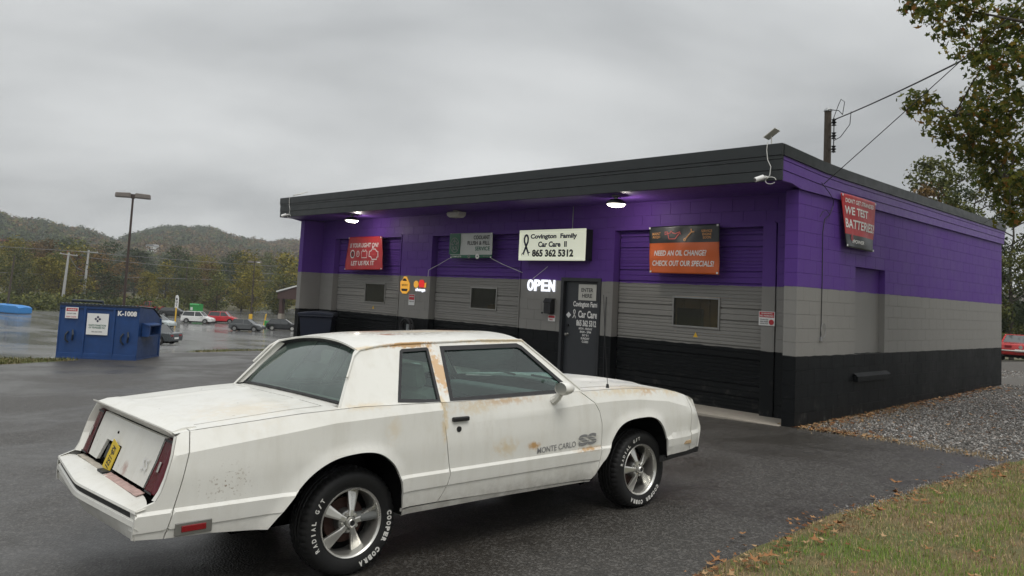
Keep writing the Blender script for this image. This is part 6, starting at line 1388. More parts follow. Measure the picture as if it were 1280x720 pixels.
def limbs_mb(h, spread, n, r0, th=0.45, seed=0, bend=0.1):
    rs = random.Random(seed); mb = MB(); k = 7; top = h*0.86
    tr = [Vector((rs.uniform(-1, 1)*bend*h*0.15*i/k, rs.uniform(-1, 1)*bend*h*0.15*i/k, top*i/k)) for i in range(k+1)]
    mb.tube(tr, [r0*(1-0.85*i/k) for i in range(k+1)], 8)
    for i in range(n):
        z = h*(th+(0.85-th)*i/n); b = tr[min(k, int(z/top*k))].copy(); b.z = z; a = rs.uniform(0, 2*PI); L = spread*(1.05-0.5*(i/n))*rs.uniform(0.7, 1.0)
        m_ = b+Vector((math.cos(a)*L*0.5, math.sin(a)*L*0.5, L*0.28)); e = b+Vector((math.cos(a)*L, math.sin(a)*L, L*rs.uniform(0.35, 0.7)))
        mb.tube([b, m_, e], [r0*0.38, r0*0.24, r0*0.07], 5)
        for _ in range(2): c_ = m_+(e-m_)*rs.uniform(0.1, 0.7); mb.tube([c_, c_+Vector((rs.uniform(-1, 1), rs.uniform(-1, 1), rs.uniform(0.1, 0.8)))*L*0.35], [r0*0.13, r0*0.04], 4)
    return mb
M['bark'] = simple('bark', (0.055, 0.045, 0.035, 1), 0.9, var=0.4, scale=10, bump=0.5, bscale=20)
SP = {
 'olive': [(0.0, (0.038, 0.049, 0.014, 1)), (0.5, (0.081, 0.095, 0.024, 1)), (1.0, (0.155, 0.155, 0.038, 1))],
 'yellow': [(0.0, (0.068, 0.074, 0.016, 1)), (0.5, (0.169, 0.155, 0.027, 1)), (1.0, (0.311, 0.243, 0.041, 1))],
 'dark': [(0.0, (0.019, 0.030, 0.014, 1)), (0.5, (0.041, 0.059, 0.024, 1)), (1.0, (0.081, 0.101, 0.035, 1))],
 'brown': [(0.0, (0.061, 0.041, 0.019, 1)), (0.5, (0.128, 0.084, 0.032, 1)), (1.0, (0.230, 0.142, 0.047, 1))],
 'red': [(0.0, (0.074, 0.027, 0.019, 1)), (0.5, (0.149, 0.049, 0.032, 1)), (1.0, (0.257, 0.088, 0.041, 1))]}
for k, v in SP.items(): M['leaf_'+k] = island_mat('foliage_'+k, v, 0.7, 0.18, 0.2)
PROTO = []
for i in range(7):
    rs = random.Random(40+i); cs_, rr = [], []; hgt = 1.0; ell = (0.36 if i % 3 else 0.30, 0.46)
    for k in range(26):
        u_ = rs.uniform(0, 2*PI); zf = rs.uniform(0.08, 0.95); wd_ = ell[0]*math.sin(PI*min(1, max(0.05, (zf-0.05)/0.98))**0.8)*rs.uniform(0.35, 1.0)
        cs_.append((wd_*math.cos(u_), wd_*math.sin(u_), zf)); rr.append(rs.uniform(0.08, 0.17))
    V, F = leaf_cloud(cs_, rr, 2600, 0.034, 0.8, shell=0.35)
    PROTO.append((np_mesh('crown', V, F, M['leaf_olive']), limbs_mb(1.0, 0.30, 9, 0.018, 0.25, i).mesh('trunk', M['bark'])))
def tree(name, label, group, x, y, h, wide, proto, species, rot=0):
    t = thing(name, label, 'tree', (x, y, H(x, y)-0.05), rot, group); cm, tm = PROTO[proto % len(PROTO)]
    o = inst('crown', cm, t, scale=(h*wide, h*wide, h)); o.material_slots[0].link = 'OBJECT'; o.material_slots[0].material = M['leaf_'+species]
    inst('trunk', tm, t, scale=(h, h, h)); return t
rs = random.Random(11)
WORDS = {'olive': 'olive-green', 'yellow': 'yellow-green', 'dark': 'dark green', 'brown': 'brown autumn', 'red': 'reddish autumn'}
def polar(az, r): return 5.33+r*math.sin(rad(az)), -10.88+r*math.cos(rad(az))
ROWS = [(162, 176, -80.2, -53, 2.1, 7.5, 9.5, ['olive', 'dark', 'olive', 'yellow', 'brown']), (186, 200, -80.2, -53, 2.0, 10, 12.5, ['olive', 'yellow', 'dark', 'brown', 'olive', 'olive']), (222, 250, -80.2, -53, 1.9, 13, 16, ['dark', 'olive', 'brown', 'dark', 'yellow', 'olive']), (280, 320, -80.2, -53, 1.5, 14, 19, ['dark', 'brown', 'dark', 'olive', 'dark', 'red'])]
def ordinal(n): return '%d%s' % (n, 'th' if 10 <= n % 100 <= 20 else {1: 'st', 2: 'nd', 3: 'rd'}.get(n % 10, 'th'))
for ri, (r0, r1, a0, a1, st, h0, h1_, sps) in enumerate(ROWS):
    az = a0; k_ = 0
    while az < a1:
        x, y = polar(az+rs.uniform(-0.3, 0.3), rs.uniform(r0, r1)); sp_k = rs.choice(sps); k_ += 1
        d_ = '%s tree, %s from left in the %s beyond the lot' % (WORDS[sp_k], ordinal(k_), ('low front row of trees', 'second row of trees', 'tall third row of trees', 'back row of trees')[ri])
        tree('broadleaf_tree', d_, 'trees in the belt beyond the parking lot', x, y, rs.uniform(h0, h1_), rs.uniform(1.0, 1.35), rs.randrange(7), sp_k, rs.uniform(0, 6))
        az += st*rs.uniform(0.8, 1.2)
# a few that stand out
for az, r_, h_, sp_k, lab in ((-75.2, 180, 12.0, 'yellow', 'bright yellow-green tree standing above the dumpster'), (-76.9, 178, 9.5, 'yellow', 'rounded yellowing tree left of the two pale utility poles'), (-65.0, 178, 13.0, 'yellow', 'tall yellow-green tree behind the right-hand parking lot lamp'), (-62.3, 172, 13.5, 'yellow', 'tall yellowing tree beside the brown canopy'), (-67.2, 190, 10.5, 'brown', 'rusty brown tree left of the thin dark utility pole'), (-75.6, 205, 11.8, 'red', 'small red-leaved tree between the two pale utility poles')):
    x, y = polar(az, r_); tree('broadleaf_tree', lab, 'trees in the belt beyond the parking lot', x, y, h_, 1.25, rs.randrange(7), sp_k, rs.uniform(0, 6))
# undergrowth at the foot of the belt
P_ = np.array([polar(a_, r_) for a_, r_ in zip(RNG.uniform(-88, -50, 900), RNG.uniform(150, 172, 900))]); ok = ~pip(P_, LOT); P_ = P_[ok]
V, F = leaf_cloud(np.c_[P_, Hn(P_[:, 0], P_[:, 1])+0.7], RNG.uniform(1.2, 2.6, len(P_)), 26000, 0.55, 0.8, shell=0.2)
o = inst('undergrowth', np_mesh('undergrowth', V, F, M['leaf_olive'])); o['kind'] = 'stuff'
# forest on the hills
def forest():
    n = 9500; az = RNG.uniform(-100, -40, n); r_ = np.sqrt(RNG.uniform(335**2, 1130**2, n)); P_ = np.c_[5.33+r_*np.sin(np.radians(az)), -10.88+r_*np.cos(np.radians(az))]
    az2 = RNG.uniform(-40, 70, 2600); r2 = np.sqrt(RNG.uniform(500**2, 1130**2, 2600)); P2 = np.c_[5.33+r2*np.sin(np.radians(az2)), -10.88+r2*np.cos(np.radians(az2))]
    P_ = np.r_[P_, P2]; r_ = np.r_[r_, r2]
    z = Hn(P_[:, 0], P_[:, 1]); rc = RNG.uniform(3.2, 6.2, len(P_)); groups = RNG.choice(3, len(P_), p=[0.55, 0.3, 0.15])
    clump = np.array([mnz.noise(Vector((x*0.006, y*0.006, 1.0))) for x, y in P_]); groups = np.where(clump > 0.15, 0, np.where((clump < -0.12) & (groups == 0), 1, groups))
    for g_, sp_k in enumerate(('dark', 'brown', 'olive')):
        m_ = groups == g_; C_ = np.c_[P_[m_], z[m_]+rc[m_]*0.95]; nl = 46; k = int(m_.sum()); idx = np.repeat(np.arange(k), nl)
        d = RNG.normal(size=(k*nl, 3)); d /= np.linalg.norm(d, axis=1)[:, None]; P3 = C_[idx]+d*(rc[m_][idx]*RNG.uniform(0.55, 1.05, k*nl))[:, None]*np.array([0.85, 0.85, 1.0])
        nr = d+RNG.normal(size=d.shape)*0.5; nr /= np.linalg.norm(nr, axis=1)[:, None]; a = np.cross(nr, RNG.normal(size=d.shape)); a /= np.linalg.norm(a, axis=1)[:, None]; b = np.cross(nr, a); s = RNG.uniform(1.2, 2.6, k*nl)[:, None]
        V = np.stack([P3-a*s*0.5-b*s*0.3, P3+a*s*0.5-b*s*0.3, P3+b*s*0.55], 1).reshape(-1, 3); F = np.arange(len(V)).reshape(-1, 3)
        o = inst('forest', np_mesh('forest', V, F, M['leaf_'+sp_k])); o['kind'] = 'stuff'
forest()
# maple reaching in from the right
def maple():
    t = thing('maple_tree', 'large maple with dark green and rusty leaves hanging in from the upper right', 'tree', (6.4, 4.2, H(6.4, 4.2)))
    O = Vector(t.location); cl = [(1.37, 1.28, 6.18), (1.42, 2.04, 6.14), (1.72, 1.94, 6.29), (1.86, 2.64, 6.15), (2.07, 2.88, 6.42), (2.01, 1.64, 5.42), (2.32, 1.84, 5.36), (1.48, 2.8, 6.01), (1.66, 1.6, 6.45), (2.25, 2.32, 5.01), (1.61, 3.37, 5.46), (1.12, 1.52, 6.5), (0.88, 2.28, 5.07), (1.27, 1.89, 4.69), (1.37, 2.39, 4.58), (1.87, 1.78, 4.59), (1.9, 2.92, 4.68), (1.38, 2.96, 4.35), (1.81, 2.62, 4.2), (1.97, 3.28, 4.35), (1.58, 2.64, 5.04), (2.22, 1.92, 4.75), (1.78, 3.18, 3.84), (2.04, 3.09, 3.56), (2.07, 2.5, 3.22), (2.34, 2.09, 3.71), (1.64, 3.26, 4.05), (1.75, 2.42, 4.42), (2.06, 3.14, 5.98)]
    main = [((5.6, 3.9, 4.2), (4.0, 3.2, 5.2), (2.6, 2.4, 6.0), (1.6, 1.9, 6.35)), ((5.9, 4.0, 3.4), (4.2, 3.2, 4.3), (2.8, 2.5, 4.8), (1.4, 2.2, 4.8)), ((5.8, 3.9, 2.9), (4.3, 3.3, 3.6), (3.0, 2.9, 4.0), (1.95, 2.8, 3.8)), ((5.9, 4.1, 4.8), (4.6, 3.4, 6.2), (3.2, 2.8, 7.2), (2.2, 2.2, 7.6))]
    mb = MB(); mb.tube([Vector((0, 0, -0.2)), Vector((-0.05, 0, 1.5)), Vector((-0.2, 0.05, 3.2)), Vector((-0.15, 0.1, 5.4)), Vector((0.1, 0, 8.2))], [0.34, 0.25, 0.2, 0.13, 0.04], 12)
    for L_ in main: mb.tube([Vector((6.25, 4.2, L_[0][2]-0.5))-O]+[Vector(p)-O for p in L_], [0.12, 0.085, 0.055, 0.03, 0.010], 7)
    nodes = [Vector(p) for L_ in main for p in (L_[2], L_[3])]+[Vector(L_[1])*0.4+Vector(L_[2])*0.6 for L_ in main]
    for c_ in cl:
        c_ = Vector(c_); n_ = min(nodes, key=lambda q: (q-c_).length); m_ = (n_+c_)/2+Vector((0.05, -0.04, 0.10)); mb.tube([n_-O, m_-O, c_-O], [0.014, 0.009, 0.003], 5)
        for _ in range(3): e = c_+Vector((random.uniform(-.35, .35), random.uniform(-.35, .35), random.uniform(-.3, .2))); mb.tube([c_*0.6+m_*0.4-O, e-O], [0.005, 0.002], 4)
    rs_ = random.Random(5); more = []
    for _ in range(70):
        a = rs_.uniform(0, 2*PI); z = rs_.uniform(3.2, 9.5); R_ = 3.3*math.sin(PI*(z-2.4)/8.2)**0.6*rs_.uniform(0.4, 1); q = (6.4+R_*math.cos(a), 4.4+R_*math.sin(a), z)
        if q[0] > 3.3: more.append(q)
    for _ in range(14): more.append((rs_.uniform(2.8, 4.2), rs_.uniform(2.2, 4.0), rs_.uniform(5.6, 8.2)))
    V, F = leaf_cloud([tuple(Vector(c_)-O) for c_ in cl], [rs_.uniform(0.22, 0.40) for _ in cl], 4200, 0.112, 0.75, True, 0.25)
    V2, F2 = leaf_cloud([tuple(Vector(c_)-O) for c_ in more], [0.75]*len(more), 7000, 0.15, 0.8, False, 0.3)
    mat = island_mat('maple_leaves', [(0.0, (0.055, 0.078, 0.016, 1)), (0.55, (0.120, 0.145, 0.028, 1)), (0.82, (0.22, 0.20, 0.034, 1)), (0.94, (0.27, 0.18, 0.032, 1)), (1.0, (0.30, 0.13, 0.030, 1))], 0.5, 0, 0.6)
    o = inst('crown', np_mesh('crown', V, F, mat), t); o['kind'] = 'stuff'; o = inst('crown', np_mesh('crown', V2, F2, mat), t); o['kind'] = 'stuff'
    mb.obj('trunk', M['bark'], t, smooth=True)
maple()
# trees behind the right end of the garage
BK = [(-19.6, 37, 7.6, 1.35, 'brown', 'thin brownish tree rising just behind the roof line at the right'), (-17.6, 41, 9.6, 1.35, 'olive', 'tall olive-brown tree behind the roof, second from the roof corner'), (-15.6, 56, 12.0, 1.2, 'olive', 'olive tree behind the far corner of the garage'), (-13.6, 60, 13.0, 1.2, 'dark', 'dark tree standing beyond the parked red coupe'), (-11.0, 62, 12, 1.3, 'olive', 'olive tree at the right edge beyond the gravel yard'), (-8.0, 64, 12, 1.2, 'olive', 'olive tree outside the gravel yard to the right'), (-22.0, 44, 8.0, 1.3, 'dark', 'dark tree hidden mostly by the garage roof'), (-17.5, 52, 10, 1.5, 'dark', 'broad dark tree in the back row behind the garage'), (-12.2, 68, 13, 1.4, 'dark', 'broad dark tree in the back row beyond the red coupe')]
for i, (az, r_, h_, wd_, sp_k, lab) in enumerate(BK):
    rs_ = random.Random(90+i); cs_, rr = [], []
    for k in range(46):
        a = rs_.uniform(0, 2*PI); zf = rs_.uniform(0.10, 0.97); w_ = 0.33*math.sin(PI*min(1, max(0.04, zf)))**0.6*rs_.uniform(0.2, 1.0); cs_.append((h_*wd_*w_*math.cos(a), h_*wd_*w_*math.sin(a), h_*zf)); rr.append(rs_.uniform(0.35, 0.8))
    V, F = leaf_cloud(cs_, rr, 6500, 0.17, 0.8, False, 0.1); x, y = polar(az, r_)
    t = thing('broadleaf_tree', lab, 'tree', (x, y, H(x, y)-0.05), 0, 'trees behind the garage'); inst('crown', np_mesh('crown', V, F, M['leaf_'+sp_k]), t); limbs_mb(h_, 2.6, 14, 0.15, 0.2, i).obj('trunk', M['bark'], t)
P_ = np.array([polar(a_, r_) for a_, r_ in zip(RNG.uniform(-26, -4, 260), RNG.uniform(60, 72, 260))]); V, F = leaf_cloud(np.c_[P_, Hn(P_[:, 0], P_[:, 1])+RNG.uniform(0.5, 4.2, len(P_))], RNG.uniform(1.0, 1.8, len(P_)), 22000, 0.34, 0.9, shell=0.2)
o = inst('undergrowth', np_mesh('undergrowth', V, F, M['leaf_dark'])); o['kind'] = 'stuff'

# ------------------------------------------------------------ poles, lamps and wires
M['woodpole'] = simple('weathered_wood', (0.060, 0.046, 0.034, 1), 0.85, var=0.35, scale=8, bump=0.4, bscale=40)
M['palepole'] = simple('pale_concrete_pole', (0.42, 0.42, 0.41, 1), 0.7, var=0.12); M['lampbrown'] = simple('lamp_bronze', (0.045, 0.028, 0.022, 1), 0.5, var=0.3); M['lampbox'] = simple('weathered_lamp_box', (0.16, 0.14, 0.125, 1), 0.6, var=0.4, scale=3)
up = thing('utility_pole', 'weathered wooden service pole with a rack of insulators behind the garage roof', 'utility pole', (-4.45, 10.75, H(-4.45, 10.75)))
MB().tube([(0, 0, -0.2), (0, 0, 7.35-up.location.z)], [0.13, 0.095], 12).obj('pole', M['woodpole'], up)
zt0 = 7.35-up.location.z
MB().lathe([(0, 0.10), (0.05, 0.095), (0.10, 0.05), (0.12, 0.0), (0, 0.0)], (0.0, 0, zt0+0.01), 'Z', 14).obj('weatherhead', M['galv'], up, smooth=True)
ir = MB(); bx_ = Vector((0.25, -0.16, 0))
ir.tube([bx_+Vector((0, 0, zt0-1.25)), bx_+Vector((0, 0, zt0-0.25))], 0.015, 6)
for k in range(3): ir.tube([Vector((0.08, -0.06, zt0-0.38-0.38*k)), bx_+Vector((0, 0, zt0-0.38-0.38*k))], 0.012, 5)
ir.obj('rack', M['blacksteel'], up)
for k in range(3): MB().lathe([(0.02, -0.10), (0.07, -0.085), (0.03, -0.04), (0.075, 0.0), (0.03, 0.04), (0.07, 0.085), (0.02, 0.10)], (bx_.x, bx_.y, zt0-0.38-0.38*k), 'Z', 12).obj('insulator', M['rubber'], up, smooth=True)
MB().tube([(0.06, -0.1, zt0+0.04), (0.22, -0.16, zt0-0.02), (0.42, -0.25, zt0-0.08), (0.55, -0.3, zt0-0.22)], 0.012, 5).tube([(0.55, -0.3, zt0-0.22), (0.62, -0.34, zt0+0.12), (0.50, -0.3, zt0+0.22), (0.40, -0.22, zt0+0.1), (0.2, -0.16, zt0-0.35)], 0.010, 5).tube([(0.85, -0.45, zt0-0.2), (0.8, -0.4, zt0-0.55), (0.5, -0.3, zt0-0.85), (0.27, -0.18, zt0-0.9)], 0.011, 5).obj('drip_loops', M['wire'], up)
def sagline(a, b, sag_, n=16): a, b = Vector(a), Vector(b); return [a+(b-a)*(i/n)-Vector((0, 0, sag_*4*(i/n)*(1-i/n))) for i in range(n+1)]
A_ = Vector((-4.2, 10.6, 7.05)); B_ = Vector((2.20, 2.75, 6.12))
tag(MB().tube(sagline(A_, B_+(B_-A_)*1.4+Vector((0, 0, 0.9)), 0.35), 0.016, 6).obj('power_cable', M['wire']), 'thick black cable sweeping from the service pole to the upper right', 'cable')
tag(MB().tube(sagline((0.06, 0.68, 3.62), (4.26, 1.42, 7.6), 0.03), 0.007, 5).obj('service_wire', M['wire']), 'thin black wire rising from the side fascia to the upper right', 'wire')
def rotz(v, a): return (v[0]*math.cos(a)-v[1]*math.sin(a), v[0]*math.sin(a)+v[1]*math.cos(a), v[2])
def lot_lamp(x, y, h, label, yellow=True, lit=False):
    t = thing('parking_lamp', label, 'lamp', (x, y, H(x, y)), rad(67)+PI/2-rad(90)); r = 0.09
    MB().tube([(0, 0, 0.5), (0, 0, h-0.15)], [0.11, 0.07], 10).obj('pole', M['lampbrown'], t); MB().lathe([(0, 0.85), (0.28, 0.85), (0.30, 0.80), (0.30, -0.2)], (0, 0, 0), 'Z', 18).obj('base', M['ink_yellow'] if yellow else M['concrete'], t)
    for s_ in (-1, 1):
        hd_ = MB(); hd_.prism([(s_*0.12, h-0.10), (s_*1.15, h-0.12), (s_*1.12, h+0.20), (s_*0.15, h+0.24)], -0.32, 0.32, 'xz'); hd_.obj('lamp_head', M['lampbox'], t, bevel=0.05)
    MB().box(-0.14, 0.14, -0.12, 0.12, h-0.14, h+0.16).obj('yoke', M['lampbrown'], t)
    if lit: MB().lathe([(0, 0.0), (0.28, 0.03), (0.3, 0.12), (0, 0.16)], (0.62, -0.36, h-0.1), 'Z', 14).obj('lens', M['white'], t)
lot_lamp(-53.43, 7.86, 7.25-H(-53.43, 7.86), 'tall bronze parking lot lamp with twin box heads above the dumpster'); lot_lamp(-120.7, 49.62, 9.6, 'distant bronze parking lot lamp with a yellow base', True, True)
def upole(x, y, h, m, r, arm, label, lean=0.0, arms=1, ybase=False):
    t = thing('utility_pole', label, 'utility pole', (x, y, H(x, y)-0.1), rad(-68)); t.rotation_euler = (0, lean, rad(22))
    MB().tube([(0, 0, 0), (0, 0, h)], [r, r*0.6], 8).obj('pole', M[m], t)
    for k in range(arms):
        zc = h-0.35-1.3*k*(arms > 1); MB().box(-arm/2, arm/2, -0.06, 0.06, zc-0.08, zc+0.08).obj('crossarm', M[m], t)
    for s_ in (-1, 0, 1): 
        if arm: MB().tube([(s_*arm*0.45, 0, h-0.28), (s_*arm*0.45, 0, h-0.05)], 0.06, 6).obj('insulator', M['palepole'], t)
    if ybase: MB().lathe([(0, 1.0), (0.5, 1.0), (0.55, 0.9), (0.6, 0)], (0, 0, 0), 'Z', 14).obj('base', M['ink_yellow'], t)
upole(-160.59, 31.02, 10.3, 'palepole', 0.30, 5.0, 'pale utility pole with a crossarm, left one of the close pair', rad(3.5)); upole(-166.9, 36.31, 11.2, 'palepole', 0.30, 5.4, 'pale utility pole with a crossarm, right one of the close pair', rad(2.0))
upole(-170.86, 57.97, 9.9, 'lampbrown', 0.20, 0, 'thin dark utility pole left of the parked red wagon', 0, 0); upole(-129.7, 16.0, 8.6, 'woodpole', 0.18, 0, 'thin brown leaning pole with a yellow base at the left edge', rad(4), 0, True)
M['farwire'] = simple('far_wire', (0.16, 0.16, 0.16, 1), 0.5)
for i, (a, b, s_, lab) in enumerate((((-190, -25, 7.2), (-160.2, 31.4, 5.6), 0.4, 'highest wire running to the left pale pole'), ((-160.2, 31.4, 5.6), (-142, 128, 7.0), 1.2, 'highest wire running right from the pale poles'), ((-190, -25, 0.8), (-134, 110, 3.4), 1.0, 'lowest wire crossing the tree belt'), ((-166, 36.6, 4.6), (-138, 120, 5.2), 1.6, 'middle wire crossing the tree belt right of the pale poles'), ((-160.3, 31.2, 5.3), (-158.5, 33.5, 2.0), 0.8, 'slack wire hanging between the pale poles'))):
    tag(MB().tube(sagline(a, b, s_), 0.045, 4).obj('overhead_wire', M['farwire']), lab, 'wire', 'overhead wires beyond the parking lot')
# banner flag, yellow posts, green and blue boxes
ff = thing('feather_flag', 'white upright banner flag on a yellow post behind the dumpster', 'flag', (-109.0, 32.7, H(-109, 32.7)), rad(22))
MB().tube([(0, 0, 0), (0, 0, 2.0)], 0.10, 8).obj('post', M['ink_yellow'], ff); MB().prism([(-0.3, 2.0), (0.35, 1.9), (0.35, 3.4), (0.1, 3.8), (-0.25, 3.7)], -0.03, 0.03, 'xz').obj('flag', M['white'], ff)
for k in range(3): text('BUY'[k], ff, M['ink_black'], (0.03, -0.035, 3.2-0.45*k), (1, 0, 0), (0, 0, 1), 0.35, 0.32, bold=0.05)
MB_p = MB().tube([(-94.17, 38.8, H(-94.17, 38.8)), (-94.0, 39.0, H(-94.17, 38.8)+1.9)], 0.09, 8).obj('marker_post', M['ink_yellow']); tag(MB_p, 'leaning yellow post between the grey and the black hatchbacks', 'post')
gb = thing('collection_box', 'bright green box on the lot behind the parked white wagon', 'box', (-126, 42.5, H(-126, 42.5)), rad(22)); M['brightgreen'] = simple('bright_green', (0.03, 0.28, 0.06, 1), 0.5)
MB().box(-1.0, 1.0, -0.5, 0.5, 0.1, 2.0).obj('body', M['brightgreen'], gb, bevel=0.05); MB().prism([(-0.56, 2.0), (0.56, 2.0), (0.3, 2.2), (-0.4, 2.2)], -1.05, 1.05, 'yz').obj('roof', M['brightgreen'], gb)
MB().box(-0.8, -0.3, -0.52, -0.5, 1.1, 1.6).obj('panel', M['white'], gb)
gr_ = thing('cart', 'small bright green cart standing against the black hatchback', 'cart', (-91.0, 38.0, H(-91.0, 38)), rad(22))
MB().prism([(-0.55, 0.35), (0.5, 0.35), (0.62, 1.15), (-0.6, 1.05)], -0.3, 0.3, 'xz').obj('basket', M['brightgreen'], gr_, bevel=0.05); MB().tube([(-0.75, 0, 1.15), (-0.5, 0, 0.3), (0.5, 0, 0.25)], 0.06, 6).obj('frame', M['brightgreen'], gr_)
for x in (-0.4, 0.4):
    for y in (-0.25, 0.25): MB().tube([(x, y-0.03, 0.12), (x, y+0.03, 0.12)], 0.12, 12).obj('wheel', M['black'], gr_)
bb = thing('storage_container', 'bright blue tarpaulin-covered skip at the left edge of the parking lot', 'container', (-127.2, 16.9, H(-127.2, 16.9)), rad(8)); M['brightblue'] = simple('bright_blue_cover', (0.03, 0.20, 0.50, 1), 0.5, var=0.15, scale=1)
vs = []
for x, zt_ in ((-6, 1.05), (-3, 1.20), (0, 1.15), (1.2, 1.15), (1.9, 0.85)): vs += [(x, -1, 0), (x, -1, zt_*0.85), (x, 0, zt_), (x, 1, zt_*0.85), (x, 1, 0)]
bmb_ = MB().add(vs, [(5*i+k, 5*i+k+1, 5*i+6+k, 5*i+5+k) for i in range(4) for k in range(4)]+[(0, 1, 2, 3, 4), (20, 21, 22, 23, 24)]); o = bmb_.obj('cover', M['brightblue'], bb); o.location = (-0.2, 0, 0.15); bb.rotation_euler = (0, 0, rad(22)+PI/2-rad(90))
MB().box(-5.9, 1.6, -0.9, 0.9, 0.05, 0.6).obj('skip_body', M['brightblue'], bb)
# ------------------------------------------------------------ shop building with a canopy beyond the lot
sb_ = thing('store_building', 'low store with a brown canopy and a white upper block beyond the parking lot', 'building', (-122.48, 55.96, H(-122.5, 56)), rad(22)); M['canopy_brown'] = simple('brown_canopy', (0.060, 0.028, 0.024, 1), 0.6, var=0.2)
for x in (0.2, 5.0, 10, 15):
    MB().box(x-0.35, x+0.35, -0.35, 0.35, 0, 3.6).obj('post', M['canopy_brown'], sb_, bevel=0.02); MB().box(x-0.4, x+0.4, -0.4, 0.4, 0, 1.0).obj('post_base', M['concrete'], sb_)
MB().prism([(-0.4, 3.6), (30, 3.6), (30, 6.0), (4, 5.9), (-0.4, 4.7)], -0.6, 6, 'xz').obj('canopy', M['canopy_brown'], sb_); MB().prism([(-0.6, 4.72), (4.0, 5.92), (30, 6.02), (30, 6.25), (4.0, 6.15), (-0.6, 4.95)], -0.8, 6.1, 'xz').obj('roof_edge', M['white'], sb_)
MB().box(2.2, 28, 3, 14, 6.0, 8.0).obj('upper_block', M['white'], sb_); MB().box(6, 30, 6, 18, -0.5, 6.0).obj('wall', M['offwhite'], sb_)
MB().box(8, 12, 5.95, 6.0, 0.3, 3.0).obj('shop_window', M['far_glass'], sb_)
ye_ = thing('vending_box', 'yellow box standing under the brown canopy', 'box', (-122.3, 60.5, H(-122.5, 60)), rad(22)); MB().box(-0.3, 0.5, -0.4, 0.4, 0.1, 2.0).obj('body', M['ink_yellow'], ye_, bevel=0.05); MB().box(-0.2, 0.4, -0.42, -0.4, 1.0, 1.7).obj('window', M['black'], ye_)
hh = thing('house', 'tiny pale house in a clearing high on the wooded hill', 'house', (0, 0, 0)); hx, hy = polar(-70.9, 620); hz = H(hx, hy)+7; hh.location = (hx, hy, hz); hh.rotation_euler = (0, 0, rad(20)); hh.scale = (0.5, 0.5, 0.55)
MB().box(-8, 8, -4, 4, -8, 3).obj('wall', M['white'], hh); MB().prism([(-9, 3), (9, 3), (7, 5.5), (-7, 5.5)], -4.6, 4.6, 'xz').obj('roof', M['ink_grey'], hh)
for x in (-5, 0, 5): MB().box(x-0.8, x+0.8, -4.05, -4.0, 0, 2).obj('window', M['black'], hh)

